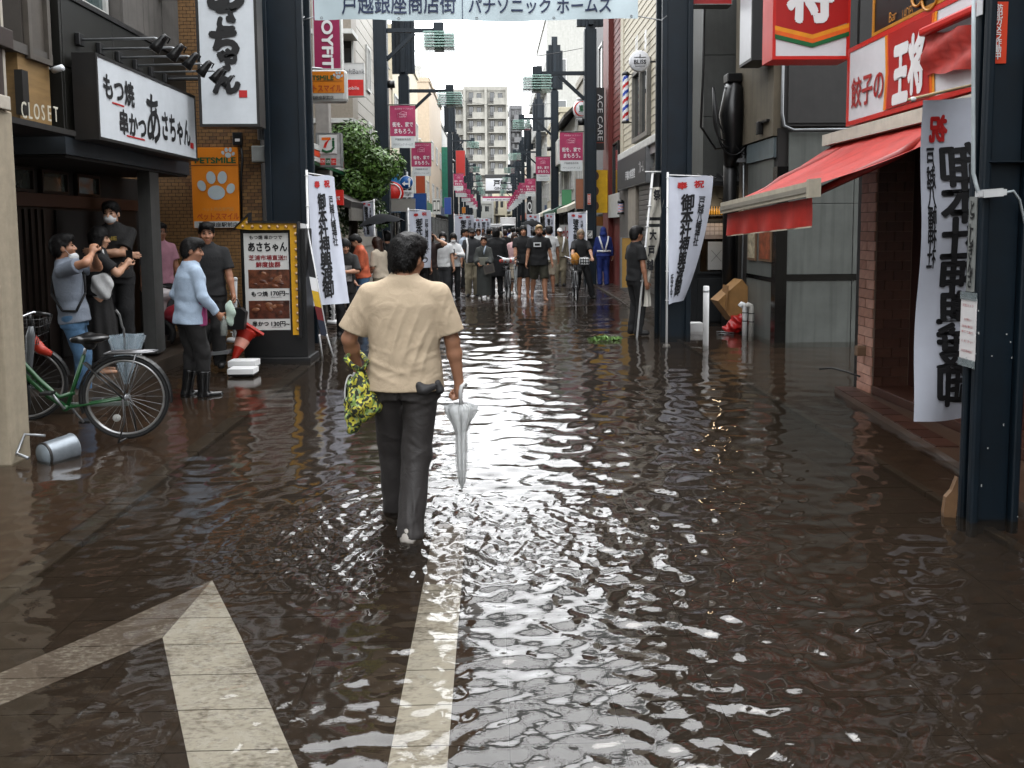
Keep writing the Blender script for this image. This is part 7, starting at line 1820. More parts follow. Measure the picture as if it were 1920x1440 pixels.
t6, j6 = person("man in a light blue shirt, dark trousers and rubber boots turning away from the viewer", onY(362, 8.24, -.04, 738), -48, 1.67, 1.0, V1, "b", ("long", cloth_m("pale_blue_cotton", (.40, .48, .58))), ("boots", CB2), ("short", None), (-30, 4, 0), (3, 0, 0), ((-.10, .0, 0, 6), (.10, .10, 0, -10)), L=(-.25, .10, .92), Rh=(.24, .20, .92), eL=(-.4, -1, 0), eR=(.4, -1, 0), curl=(.6, .8), shoes="boots", legw=1.06, hem=.82, fold=.005)
c = j6["body"](.06, .13, 1.1); Vs = SDF(c - Vector((.3, .3, .35)), c + Vector((.3, .3, .35)), .012)
o_ = j6["body"](0, 0, 0); rt = _m(t6).to_3x3().normalized(); Vs.loft(j6["body"](.05, .06, .80), rt @ XV, rt @ YV, rt @ Z3, [(0, .14, .09), (.3, .13, .085), (.5, .12, .08)], .01); me = Vs.mesh("undershirt", cloth_m("magenta_pink", (.36, .07, .20))); me.transform(_m(t6).inverted()); link("undershirt", me, t6)
c = j6["hand"][1] + Vector((.02, -.02, -.06)); t = thing("clear_bottle", "clear drink bottle hanging from the hand of the man in rubber boots", "bottle", tuple(c)); MB().lathe([(0, -.11), (.032, -.11), (.034, -.02), (.03, .03), (.014, .065), (.014, .09), (0, .09)], c, 14).build("bottle_body", mat("clear_plastic", (.30, .32, .30), .08, alpha=.55), t, world=True)
c = j6["hand"][1] + Vector((.07, .04, .06)); t = thing("pale_cloth", "pale green cloth over the arm of the man in rubber boots", "cloth", tuple(c)); Tw = SDF(c - Vector((.15, .15, .2)), c + Vector((.15, .15, .2)), .012); Tw.ell(c, (.05, .035, .14), .01); Tw.field(lambda x, y, z: .008 * np.sin(z * 40 + x * 30)); me = Tw.mesh("cloth", cloth_m("pale_green", (.42, .50, .44))); me.transform(_m(t).inverted()); link("cloth", me, t)
t7, j7 = person("man in a black polo shirt with a black handbag, facing the street", onY(396, 9.75, .03, 680), 196, 1.77, 1.08, .010, "b", ("tee", CB), ("trousers", CB2), ("crop", None), (6, 4, 0), (0, 0, 0), L=(-.29, .10, .80), curl=(.8, .4), sleeve=.72, legw=1.1)
def handbag(J, i, label, sz, m, dz=-.22):
    c = J["hand"][i] + Vector((0, -.02, dz)); t = thing("handbag", label, "bag", tuple(c)); a, b_, h_ = sz
    MB().prism([(-a * .8, -h_), (a * .8, -h_), (a, h_ * .6), (a * .6, h_), (-a * .6, h_), (-a, h_ * .6)], XV, Z3, YV, c, -b_, b_).build("bag_body", m, t, world=True)
    MB().tube([c + Vector((-a * .5, 0, h_)), c + Vector((-a * .3, 0, -dz + .01)), c + Vector((a * .3, 0, -dz + .01)), c + Vector((a * .5, 0, h_))], .010, 6).build("handle", m, t, world=True); return t
handbag(j7, 0, "black handbag hanging from the hand of the man in the black polo shirt", (.15, .05, .13), mat("black_leather", (.015, .015, .016), .35))
# --- middle group before the tree
t8, j8 = person("woman in a black printed T-shirt reading her phone beside the curling white flag", onY(650, 12.9, -.02, 625), 186, 1.58, .98, .012, "a", ("tee", CB2), ("trousers", CB), ("bob", None), (14, 16, 0), (2, 0, 0), L=(-.02, .30, 1.14), Rh=(-.26, .05, .82), eL=(-1, -.2, -.6), fL=(.4, 1, .4), curl=(.6, .4), sleeve=.95, hem=.76)
c = j8["body"](-.02, .15, 1.12); wbox("shirt_print", mat("grey_photo_print", (.30, .28, .27), .7, var=.9, scale=14), t8, c - Vector((.10, .014, .13)), c + Vector((.10, .0, .12)))
ph("woman in the black printed T-shirt", j8, i=0, d=(0, -.02, .05))
c = j8["body"](.25, .02, .95); t = thing("checked_bag", "black and white checked bag by the woman in the printed T-shirt", "bag", tuple(c)); b = MB(); MB().box(c - Vector((.06, .05, .14)), c + Vector((.06, .05, .14)), .02).build("bag_body", CB, t, world=True)
for k in range(12): a_ = c + Vector((-.045 + .03 * (k % 4), -.052, -.10 + .07 * (k // 4) + (.03 if k % 2 else 0))); MB().box(a_ - Vector((.012, .003, .015)), a_ + Vector((.012, 0, .015))).build("white_check", m_wpaint, t, world=True)
t9, _ = person("man in an orange checked shirt looking down beside the shop awning", onY(682, 14.6, .0, 600), 110, 1.63, 1, .013, "a", ("long", COR), ("trousers", CJ), ("short", None), (-10, 28, 0), (6, 0, 0), L=(-.08, .28, 1.05), Rh=(.1, .28, 1.05), curl=(.6, .6))
t10, _ = person("woman in a pale beige blouse turned away under the black umbrella", onY(716, 14.9, .0, 600), 60, 1.56, 1, .013, "c", ("tee", CBE), ("skirt", CKH, .3), ("long", m_hairb), (0, 10, 0), (6, 0, 0), L=(-.1, .25, 1.0), Rh=(.12, .28, 1.0), sleeve=.9)
t11, j11 = person("person with dark hair holding the open black umbrella", onY(728, 15.6, 0, 600), 20, 1.66, 1, .013, "a", ("tee", CB), ("trousers", CB), ("short", None), facef=False, Rh=(.06, .26, 1.42), eR=(1, 0, -.6), fR=(-.3, .3, 1), curl=(.4, .9))
t12, _ = person("person in dark clothes standing at the shop counter behind the curling flag", onY(614, 14.2, 0, 600), 30, 1.60, 1, .014, "a", ("tee", CB), ("trousers", CB), ("short", None), facef=False)
def umbrella(label, top, r, h_, m, rib=8, depth=.22, handle=.8, tilt=(0, 0)):
    t = thing("umbrella", label, "umbrella", tuple(top), 0); Rm = Euler((R(tilt[0]), R(tilt[1]), 0)).to_matrix()
    N, M_ = rib * 4, 8; vs = []; fs = []
    for j in range(M_ + 1):
        q = j / M_
        for i in range(N):
            a = 2 * PI * i / N; w_ = abs(math.cos(a * rib / 2)); rr = r * q * (1 - .06 * (1 - w_) * q); vs.append(Rm @ Vector((rr * math.cos(a), rr * math.sin(a), -depth * q ** 1.8 + .03 * (1 - w_) * q * q)))
    for j in range(M_): fs += [(j * N + i, j * N + (i + 1) % N, (j + 1) * N + (i + 1) % N, (j + 1) * N + i) for i in range(N)]
    link("canopy", base_mesh("canopy", vs, fs, m, True), t)
    for k in range(rib):
        a = 2 * PI * k / rib; MB().tube([Rm @ Vector((r * q * math.cos(a), r * q * math.sin(a), -depth * q ** 1.8 - .006)) for q in (0, .3, .6, .8, 1)], .004, 4).build("rib", m_frame_d, t)
    MB().tube([Rm @ Vector((0, 0, .06)), Rm @ Vector((0, 0, -handle))], .007, 6).build("shaft", m_steel, t)
    MB().tube([Rm @ Vector((0, 0, -handle + .08)), Rm @ Vector((0, 0, -handle)), Rm @ Vector((.03, 0, -handle - .03)), Rm @ Vector((.06, 0, -handle + .02))], .013, 6).build("handle", m_black, t)
    return t
tp = P(712, 401, 15.4); umbrella("open black umbrella over the heads in front of the street tree", tp, .46, .2, mat("umbrella_black", (.010, .012, .016), .9, spec=.1, var=.1), 8, .20, .75, (0, -8))
# --- centre crowd, facing the flood
def C_(label, px, pf, face, h, **k):
    return person(label, at(px, pf, .01), face, h, k.pop("bw", 1.), k.pop("vox", .014), k.pop("skin", "a"), k.pop("top", ("tee", CB)), k.pop("bottom", ("trousers", CB)), k.pop("hair", ("short", None)), k.pop("head", (0, 0, 0)), k.pop("lean", (0, 0, 0)), k.pop("feet", None), **k)
C_("tanned man with cropped hair just behind the walker's shoulder", 788, 575, 185, 1.62, skin="b", hair=("crop", None), top=("tee", CB2))
_, j = C_("woman with long brown hair and a dark brown top lifting a hand to her hair", 808, 572, 178, 1.62, skin="c", hair=("long", m_hairb), top=("tee", CBR), bottom=("skirt", CB2, .2), L=(-.16, .12, 1.55), eL=(-1, .3, -.3), fL=(.4, 0, 1), bw=.92)
C_("masked person in a white shirt and wide dark trousers behind the woman with long hair", 832, 566, 180, 1.60, skin="c", hair=("bob", None), top=("tee", CW), bottom=("trousers", CDG), mask=True, legw=1.2)
_, j = C_("masked woman in a white blouse and black trousers looking at her phone", 851, 563, 190, 1.58, skin="c", hair=("bob", None), top=("long", CW), head=(0, 14, 0), mask=True, L=(-.02, .28, 1.18), Rh=(.06, .26, 1.10), eL=(-1, -.2, -.6), eR=(1, -.2, -.6), curl=(.6, .5), bw=.92); ph("masked woman in the white blouse", j, i=0, d=(0, -.02, .05))
C_("balding man in a pale blue shirt looking sideways behind the capped man", 872, 540, 240, 1.66, skin="b", hair=("crop", None), top=("long", CSB))
t, j = C_("man in black cap, charcoal T-shirt and beige trousers with white strap", 886, 556, 184, 1.68, skin="b", hair=("cap", CB), top=("tee", CDG), bottom=("trousers", CKH), glasses=True, beard=m_hair, legw=1.15)
MB().tube([j["body"](.13, .0, 1.47), j["body"](.11, .15, 1.3), j["body"](.12, .17, 1.1), j["body"](.14, .17, .85)], .022, 6).build("shoulder_strap", CW, t, world=True)
t, j = C_("small elderly woman in a dark grey kimono with a flat brown bag", 908, 562, 176, 1.48, skin="a", hair=("short", m_hairb), top=("robe", CKG), bottom=("none", None), L=(-.12, .24, .95), Rh=(.12, .22, .98), bw=.95, shoes=m_shoew)
for sd in (-1, 1): MB().tube([j["body"](sd * .055, .05, 1.47), j["body"](sd * .03, .13, 1.36), j["body"](-sd * .0, .15, 1.25)], .018, 6).build("collar", CSB if sd < 0 else CKG, t, world=True)
c = j["body"](0, .135, 1.06); wbox("obi_panel", mat("obi_grey", (.20, .20, .17), .7), t, c - Vector((.12, .05, .10)), c + Vector((.12, .02, .09)), .02)
c = j["hand"][0] + Vector((.05, -.04, -.04)); tb = thing("flat_bag", "flat brown rectangular bag carried by the woman in the kimono", "bag", tuple(c)); MB().obox(c, XV * .12 + Z3 * .03, YV * .025, Z3 * .10 - XV * .02).build("bag_body", mat("bag_brown", (.10, .085, .07), .5), tb, world=True); MB().obox(c - YV * .027, XV * .09 + Z3 * .022, YV * .003, Z3 * .07 - XV * .015).build("bag_panel", mat("bag_brown_dark", (.06, .05, .042), .5), tb, world=True)
C_("bushy-haired person in a black coat, seen from behind by the basket bicycle", 931, 556, 8, 1.70, hair=("bob", None), top=("long", CB), facef=False, bw=1.1, hem=.5)
C_("woman in a pink blouse half hidden behind the laughing man", 966, 552, 200, 1.56, skin="c", hair=("long", m_hairb), top=("long", cloth_m("pale_pink", (.58, .40, .40))), bottom=("skirt", CBE, .45), shoes=m_shoew)
t, j = C_("laughing man in black T-shirt and black shorts carrying a furled umbrella", 982, 559, 182, 1.74, skin="a", hair=("bob", None), bottom=("shorts", CB2), hem=.82, Rh=(.2, .18, .85), head=(0, 0, 4), shoes=None, bw=1.08)
c = j["hand"][1]; tu = thing("furled_umbrella", "pale furled umbrella carried by the laughing man", "umbrella", tuple(c)); MB().tube([c + Z3 * .03, c - Z3 * .05, c - Z3 * .2, c - Z3 * .45, c - Z3 * .72], [.02, .05, .045, .03, .008], 8).build("furled_cloth", mat("clear_vinyl", (.45, .47, .47), .25), tu, world=True); MB().tube([c - Z3 * .02, c + Z3 * .06, c + Z3 * .08 + XV * .04, c + Z3 * .04 + XV * .07], .011, 6).build("handle", m_wpaint, tu, world=True)
t, j = C_("bearded blond man in a black T-shirt and olive shorts walking in sandals", 1011, 563, 188, 1.74, skin="a", hair=("short", mat("blond_hair", (.42, .30, .16), .5, var=.3, scale=30)), bottom=("shorts", COL_), beard=m_hairb, bw=1.15, feet=((-.12, .12, 0, 10), (.12, -.22, 0, -10)), belly=1.08, legw=1.08, hem=.80)
c = j["body"](.07, .16, 1.28); wbox("shirt_patch", m_wpaint, t, c - Vector((.085, .02, .05)), c + Vector((.085, .0, .05))); wbox("shirt_motif", CB, t, c - Vector((.06, .024, .025)), c + Vector((.06, .018, .028)))
C_("man in a white T-shirt walking away behind the blond man", 1030, 550, 15, 1.72, skin="b", top=("tee", CW), bottom=("shorts", CBE), facef=False)
t, j = C_("traffic guard with a white cap, beige workwear and a reflective vest", 1050, 536, 182, 1.66, skin="b", hair=("cap", CW), top=("long", CKH), bottom=("trousers", CKH), legw=1.2)
for sd in (-1, 1): MB().tube([j["body"](sd * .12, .06, 1.46), j["body"](sd * .10, .145, 1.3), j["body"](sd * .05, .15, 1.02)], .025, 6).build("reflective_band", m_wpaint, t, world=True)
t, j = C_("traffic guard in blue rainwear with white reflective straps, seen from behind", 1131, 536, 4, 1.68, hair=("hood", CNV), top=("long", CNV), bottom=("trousers", CNV), facef=False, legw=1.15, bw=1.1)
for sd in (-1, 1): MB().tube([j["body"](sd * .14, -.06, 1.45), j["body"](sd * .10, -.14, 1.28), j["body"](sd * .03, -.15, 1.04)], .024, 6).build("reflective_band", m_wpaint, t, world=True)
MB().tube([j["body"](-.2, -.10, 1.02), j["body"](0, -.155, 1.02), j["body"](.2, -.10, 1.02)], .028, 6).build("reflective_band", m_wpaint, t, world=True)
C_("person in black standing behind the furled banner by the gate pillar", 1192, 628, -70, 1.70, skin="b", top=("tee", CB), facef=True, vox=.012, curl=(.4, .4))
# cyclist
tc, jc = C_("woman in black with grey-blond hair sitting on a city bicycle with one foot down", 1089, 560, 180, 1.64, skin="c", hair=("bob", mat("ash_hair", (.26, .20, .14), .5, var=.3, scale=30)), top=("tee", CB), L=(-.24, .38, 1.0), Rh=(.24, .38, 1.0), eL=(-1, -.3, .1), eR=(1, -.3, .1), fL=(0, 1, -.2), fR=(0, 1, -.2), nL=(0, 0, -1), nR=(0, 0, -1), curl=(.7, .7), feet=((-.30, .05, 0, 10), (.10, .18, .22, -5)), sleeve=.85, glasses=True, legw=1.1)
# far crowd beyond, each a person of the same few builds
far = [("dark", CB, 880, 30, 12), ("white", CW, 897, 27, 175), ("grey", CDG, 916, 31, 5), ("black", CB2, 947, 28, 10), ("white-shirted", CW, 962, 33, 0), ("beige", CBE, 922, 36, 180), ("black-clad", CB, 970, 40, 8), ("navy", CNV, 955, 45, 0), ("brown", CBR, 905, 42, 180), ("pale", CSB, 1000, 30, 15), ("dark-haired", CDG, 1020, 28, 0), ("cream", CBE, 935, 52, 0), ("dusky", CB2, 985, 50, 0), ("grey-shirted", CGT, 893, 48, 180), ("black-shirted", CB, 1008, 38, 185)]
where = ["past the capped man", "behind the kimono woman's shoulder", "behind the bushy-haired person", "in the gap before the pink blouse", "walking off past the white truck side", "toward the far gate", "deep in the street centre", "deepest near the truck", "far down the tree side", "beyond the blond man", "beyond the guard with the white cap", "tiny under the far gate", "tiny past the black umbrella", "far off by the tree-side poles", "by the salon-side poles"]
for (nm, m, px, Y, fc), wv in zip(far, where):
    person(f"distant {nm} figure in the crowd {wv}", onY(px, Y, .01, 430), fc + 3, 1.58 + .012 * (px % 9), 1, .022, "ab"[px % 2], ("tee", m), ("trousers", (CB, CDG, CKH)[px % 3]), (("short", "bob", "short")[px % 3], (m_hair, m_hairb)[px % 2]), facef=fc > 90, group="distant crowd")
umbrella("open dark umbrella in the crowd behind the laughing man", P(1002, 413, 24), .42, .2, MATS["umbrella_black"], 8, .18, .7, (0, 10))
# someone leaning out of the red building
person("dark-haired person leaning out of the upper window of the red building", tuple(P(1168, 222, 22.5) - Vector((-.45, 0, 1.58))), 65, 1.65, 1, .016, "a", ("tee", CW), ("trousers", CB), ("short", None), lean=(25, 0, 0))
# ------------------------------------------------------------------ the walker
CTAN = mat("tan_cotton", (.56, .465, .35), .9, var=.06, scale=4, bump=.10, bscale=260, wr=11)
CTR = mat("charcoal_trouser", (.060, .054, .053), .62, var=.2, scale=4, bump=.08, bscale=300, wr=10)
def folds(lines, back=-1):
    def fn(x, y, z):
        o = np.zeros(np.broadcast(x, y, z).shape, np.float32)
        for (x0, z0, x1, z1, w_, a) in lines:
            dx, dz = x1 - x0, z1 - z0; L2 = dx * dx + dz * dz; t = ((x - x0) * dx + (z - z0) * dz) / L2; tc = np.clip(t, 0, 1)
            bow = .012 * np.sin(tc * PI * 1.0)
            d = np.sqrt((x - x0 - tc * dx + bow) ** 2 + (z - z0 - tc * dz) ** 2)
            o -= a * np.exp(-(d / w_) ** 2) * (.25 + .75 * np.sin(np.clip(t, 0.02, .98) * PI)) * (y * back > -.03)
        return o
    return fn
sf = folds([(-.02, 1.33, -.12, 1.04, .012, .008), (.03, 1.31, -.07, .98, .013, .010), (.10, 1.29, -.01, .95, .012, .009), (.15, 1.22, .04, .93, .012, .009), (-.10, 1.26, -.17, 1.03, .012, .008), (.17, 1.15, .10, .92, .011, .007),
            (-.17, 1.02, .04, .95, .013, .009), (-.13, .93, .12, .985, .012, .008), (-.18, .97, -.02, .90, .012, .007), (.19, 1.05, .06, 1.0, .012, .007), (.0, 1.05, .12, 1.12, .012, .006), (-.2, 1.10, -.05, 1.06, .012, .006), (.21, .93, .1, .89, .010, .006),
            (-.24, 1.36, -.20, 1.24, .010, .006), (.24, 1.36, .21, 1.22, .010, .006), (-.27, 1.30, -.24, 1.20, .009, .006), (.27, 1.31, .25, 1.20, .009, .005), (-.12, 1.44, .12, 1.44, .006, .002)])
tf = folds([(.02, .79, .17, .83, .011, .007), (.02, .745, .18, .80, .012, .009), (.03, .70, .17, .745, .010, .006), (.03, .60, .15, .52, .012, .008), (.02, .55, .14, .49, .010, .007), (.03, .47, .13, .53, .011, .008), (-.16, .80, -.03, .76, .012, .007), (-.16, .60, -.04, .55, .012, .007), (-.15, .52, -.04, .50, .011, .008),
            (.06, .34, .10, .10, .010, .008), (.09, .32, .05, .08, .010, .007), (.03, .30, .045, .12, .009, .006), (-.12, .32, -.08, .1, .011, .008), (.0, .13, .12, .10, .010, .008), (.0, .16, .1, .19, .010, .006), (-.02, .95, .0, .72, .007, -.010), (.12, .93, .15, .70, .008, .004), (-.10, .92, -.12, .68, .009, .005)])
mx_, my_ = FX(760, 4.58, 760), 4.58
W, JW = person("man in a tan T-shirt and charcoal trousers wading up the flood, seen from behind", (mx_, my_, ROADZ), 0, 1.785, 1.13, .0068, "a", ("tee", CTAN), ("trousers", CTR), ("short", None), (-30, 8, 3), (3, .5, 0),
    ((-.093, .24, 0, 4), (.035, -.20, .035, -6, 26)), L=(-.285, .16, .93), Rh=(.298, .06, .865), eL=(-.8, -1, 0), eR=(.9, -.9, 0), fL=(.1, .5, -1), fR=(-.05, .25, -1), nL=(1, .2, .1), nR=(-1, .25, 0), curl=(.9, .95), glasses=True, facef=True, shoes=mat("worn_trainer", (.50, .47, .44), .6, var=.2), hem=.845, legw=1.06, sleeve=.78, fold=.0022, extra=(sf, tf), belly=1.08, group="people wading in the flood", headlift=-.012)
for nm, pz_, r_ in (("pocket_lining", (.12, -.14, .865), (.07, .028, .034)), ("pocket_lining", (.19, -.075, .86), (.03, .035, .04))):
    c = JW["body"](*pz_); Ps = SDF(c - Vector((.12, .1, .1)), c + Vector((.12, .1, .1)), .007); Ps.ell(c, r_, .01); Ps.field(lambda x, y, z: .006 * np.sin(x * 70 + z * 40) + .005 * np.sin(z * 90 - x * 50)); me = Ps.mesh(nm, mat("pocket_grey", (.06, .058, .06), .7, var=.3)); me.transform(_m(W).inverted()); link(nm, me, W)
# clear umbrella in his right hand
c = JW["hand"][1] + Vector((.0, -.01, -.01)); tu = thing("clear_umbrella", "furled clear vinyl umbrella hanging from the wading man's hand", "umbrella", tuple(c))
N = 32; vs = []; prof = [(-.045, .034), (-.06, .060), (-.10, .058), (-.16, .045), (-.22, .030), (-.30, .030), (-.40, .028), (-.48, .022), (-.53, .013), (-.56, .005)]
for z, r_ in prof:
    for k in range(N):
        a = 2 * PI * k / N; f_ = 1 + .38 * math.cos(a * 8 + z * 6) * (1 if z > -.2 else .25); vs.append((c.x + r_ * f_ * math.cos(a) * (1.25 if z > -.15 else 1), c.y + r_ * f_ * math.sin(a), c.z + z))
Mi = _m(tu).inverted()
m_vin = mat("clear_vinyl_film", (.70, .72, .72), .18, var=.12, scale=20, alpha=.62)
link("vinyl", base_mesh("vinyl", [Mi @ Vector(v) for v in vs], [(j * N + k, j * N + (k + 1) % N, (j + 1) * N + (k + 1) % N, (j + 1) * N + k) for j in range(len(prof) - 1) for k in range(N)], m_vin, True), tu)
for k in range(8):
    a = 2 * PI * k / 8; MB().tube([(c.x + r_ * 1.2 * math.cos(a), c.y + r_ * 1.2 * math.sin(a), c.z + z) for z, r_ in prof[:9]], .0022, 4).build("rib", mat("white_rib", (.66, .66, .66), .4), tu, world=True)
MB().tube([(c.x, c.y, c.z - .56), (c.x, c.y, c.z + .02)], .006, 6).build("shaft", m_steel, tu, world=True)
MB().tube([(c.x, c.y - .02, c.z - .06), (c.x, c.y - .03, c.z + .03), (c.x + .005, c.y - .03, c.z + .06), (c.x + .02, c.y - .01, c.z + .075), (c.x + .03, c.y + .03, c.z + .06)], .012, 8).build("handle", m_wpaint, tu, world=True)
# patterned bag hanging from his left wrist
def bag_mat():
    m = bpy.data.materials.new("patterned_cotton"); m.use_nodes = True; n = m.node_tree.nodes; L_ = m.node_tree.links; b = n["Principled BSDF"]; b.inputs["Roughness"].default_value = .8
    tc = n.new("ShaderNodeTexCoord"); nz = n.new("ShaderNodeTexNoise"); nz.inputs["Scale"].default_value = 18; mp = n.new("ShaderNodeMix"); mp.data_type = "VECTOR"; mp.inputs[0].default_value = .09
    L_.new(tc.outputs["Object"], nz.inputs[0]); L_.new(tc.outputs["Object"], mp.inputs[4]); L_.new(nz.outputs["Color"], mp.inputs[5])
    vo = n.new("ShaderNodeTexVoronoi"); vo.inputs["Scale"].default_value = 62; L_.new(mp.outputs[1], vo.inputs["Vector"])
    sp = n.new("ShaderNodeSeparateColor"); L_.new(vo.outputs["Color"], sp.inputs[0])
    cr = n.new("ShaderNodeValToRGB"); cr.color_ramp.interpolation = "CONSTANT"; e = cr.color_ramp.elements
    e[0].position = 0; e[0].color = (.012, .016, .010, 1); e[1].position = .36; e[1].color = (.36, .33, .03, 1)
    for p, col in ((.58, (.12, .19, .035, 1)), (.72, (.22, .30, .12, 1)), (.82, (.02, .028, .016, 1)), (.93, (.42, .38, .06, 1))): x = e.new(p); x.color = col
    L_.new(sp.outputs[0], cr.inputs[0]); L_.new(cr.outputs[0], b.inputs["Base Color"]); return m
BM = bag_mat(); kn_ = P(676, 692, 4.50)
tb = thing("patterned_bag", "yellow, green and black patterned cloth bag slung on the wading man's forearm", "bag", tuple(kn_))
Bg = SDF(kn_ + Vector((-.16, -.16, -.46)), kn_ + Vector((.2, .2, .06)), .008)
pb = lambda px, py, dy=0: P(px, py, 4.50) + Vector((0, dy, 0))
Bg.cone(pb(676, 694), pb(674, 720), .016, .05, .02); Bg.cone(pb(674, 722), pb(680, 758), .052, .088, .04); Bg.cone(pb(690, 748), pb(700, 762), .045, .036, .04); Bg.cone(pb(676, 756), pb(660, 808), .070, .030, .035); Bg.cone(pb(664, 730), pb(660, 790), .034, .03, .03)
Bg.field(lambda x, y, z: .007 * np.sin(x * 60 + z * 34 + 2 * np.sin(y * 30)) + .006 * np.sin(z * 70 - x * 48) + .004 * np.sin(x * 130 + z * 20)); me = Bg.mesh("bag_body", BM); me.transform(_m(tb).inverted()); link("bag_body", me, tb)
fw = JW["wrist"][0].lerp(JW["elbow"][0], .30)
MB().tube([pb(676, 694), pb(662, 684, -.03), pb(650, 672, -.02), fw + Vector((-.03, .0, .045)), fw + Vector((0, .03, .06)), fw + Vector((.04, .0, .03)), pb(690, 676, -.03), pb(684, 690, -.02), pb(676, 694)], [.016, .015, .015, .014, .014, .014, .014, .015, .016], 8).build("bag_strap", BM, tb, world=True)
tfn = thing("round_fan", "white-rimmed round plastic fan poking out behind the patterned bag", "fan", tuple(pb(652, 745)))
MB().tube([pb(655 + 9 * math.cos(a), 742 + 37 * math.sin(a), .03 + .02 * math.cos(a)) for a in [2 * PI * k / 24 for k in range(24)]], .005, 5, closed=True).build("fan_rim", m_wpaint, tfn, world=True)
MB()._add([pb(655 + 8 * math.cos(a), 742 + 35 * math.sin(a), .03 + .018 * math.cos(a)) for a in [2 * PI * k / 24 for k in range(24)]], [tuple(range(24))]).build("fan_sheet", mat("fan_dark", (.05, .05, .045), .5), tfn, world=True)
MB().tube([pb(658, 715, .03), pb(664, 700, .01)], .008, 6).build("fan_handle", m_wpaint, tfn, world=True)

# ------------------------------------------------------------------ bicycles
m_tyre = mat("tyre_rubber", (.014, .014, .014), .7); m_rim = mat("rim_alloy", (.42, .42, .42), .28, .8); m_gr = mat("green_frame", (.022, .11, .038), .3, var=.1)
def wheel(t, c, r, name="wheel", spokes=28):
    w_ = MB().torus(c, r - .018, .018, 48, 8, "Y").build(name, m_tyre, t)
    MB().torus(c, r - .042, .012, 48, 6, "Y", 1.4).build("rim", m_rim, w_)
    b = MB(); c = Vector(c)
    for k in range(spokes):
        a = 2 * PI * k / spokes; sd = .02 if k % 2 else -.02; e = .35 if k % 4 < 2 else -.35
        b.tube([c + Vector((.022 * math.cos(a + e), sd, .022 * math.sin(a + e))), c + Vector(((r - .045) * math.cos(a), 0, (r - .045) * math.sin(a)))], .0016, 4, cap=False)
    b.build("spokes", m_steel, w_); MB().cyl(c + Vector((0, -.045, 0)), c + Vector((0, .045, 0)), .022, 12).build("hub", m_steel, w_)
    return w_
def bike(label, loc, rz, fm, basket=False, group="bicycles", full=True):
    """local: rear hub at x=0, front hub at x=1.08, wheels touch z=0"""
    t = thing("bicycle", label, "bicycle", loc, rz, group); r = .345; BB = Vector((.46, 0, .275)); HT, HB = Vector((.92, 0, .84)), Vector((.96, 0, .70)); ST = Vector((.31, 0, .70)); F_ = Vector((1.08, 0, r))
    wheel(t, (0, 0, r), r); wheel(t, F_, r)
    b = MB(); b.tube([BB + Vector((-.06, 0, .12)), (.52, 0, .36), (.66, 0, .50), (.80, 0, .67), (.925, 0, .81)], .019, 8); b.tube([BB, (.60, 0, .37), (.955, 0, .73)], .021, 8)
    b.tube([BB, ST], .017, 8); b.tube([HT, HB], .021, 8); b.cyl(BB + Vector((0, -.04, 0)), BB + Vector((0, .04, 0)), .025, 12)
    for s in (-1, 1): b.tube([BB + Vector((0, s * .03, 0)), (0, s * .05, r)], .010, 6)
    b.build("frame", fm, t)
    for s in (-1, 1): MB().tube([ST + Vector((.0, s * .02, -.06)), (0, s * .055, r)], .008, 6).build("seat_stay", m_steel if fm is not m_gr else m_frame_d, t); MB().tube([HB + Vector((0, s * .03, 0)), (1.0, s * .045, .58), F_ + Vector((0, s * .045, 0))], .011, 6).build("fork_blade", m_steel if fm is not m_gr else m_frame_d, t)
    for c, a0, a1 in (((0, 0, r), R(-8), R(200)), (F_, R(20), R(170))):
        n = 26; b = MB()
        for k in range(n):
            a, e = a0 + (a1 - a0) * k / n, a0 + (a1 - a0) * (k + 1) / n; q = []
            for an in (a, e):
                for s, dr in ((-.028, -.012), (0, .004), (.028, -.012)): q.append((c[0] + (r + .022 + dr) * math.cos(PI - an), s, c[2] + (r + .022 + dr) * math.sin(an)))
            b._add(q, [(0, 1, 4, 3), (1, 2, 5, 4)], True)
        b.build("mudguard", m_black, t)
    MB().tube([ST, (.285, 0, .78)], .013, 8).build("seat_post", m_chrome, t)
    Sd = SDF((.06, -.14, .72), (.46, .14, .90), .009); Sd.ell((.22, 0, .835), (.11, .10, .035), .02); Sd.cone((.28, 0, .832), (.39, 0, .825), .05, .025, .03); Sd.cone((.26, 0, .79), (.26, 0, .82), .05, .06, .02); link("saddle", Sd.mesh("saddle", mat("saddle_vinyl", (.016, .016, .017), .28)), t)
    b = MB(); rk = [(.13, .06, .715), (.08, .075, .72), (-.20, .075, .72), (-.25, .05, .72), (-.25, -.05, .72), (-.20, -.075, .72), (.08, -.075, .72), (.13, -.06, .715)]; b.tube(rk, .0065, 6, closed=True)
    for y in (-.035, 0, .035): b.tube([(.10, y, .722), (-.23, y, .722)], .005, 5)
    for s in (-1, 1): b.tube([(-.12, s * .07, .715), (0, s * .06, r)], .006, 5)
    b.build("rack", mat("dull_chrome", (.28, .28, .29), .3, .8), t)
    b = MB()
    for s in (-1, 1): b.tube([(0, s * .07, r), (-.02, s * .10, .16), (.03 * s, s * .12, .0)], .008, 6)
    b.tube([(-.02, -.12, .01), (.02, .12, .01)], .008, 6); b.build("stand", m_frame_d, t)
    b = MB(); b.tube([HT, (.90, 0, .96)], .014, 8); b.tube([(.68, -.27, 1.0), (.80, -.25, 1.03), (.90, -.12, .98), (.91, 0, .96), (.90, .12, .98), (.80, .25, 1.03), (.68, .27, 1.0)], .011, 8); b.build("handlebar", m_chrome, t)
    for s in (-1, 1): MB().tube([(.68, s * .27, 1.0), (.78, s * .252, 1.025)], .017, 8).build("grip", m_black, t)
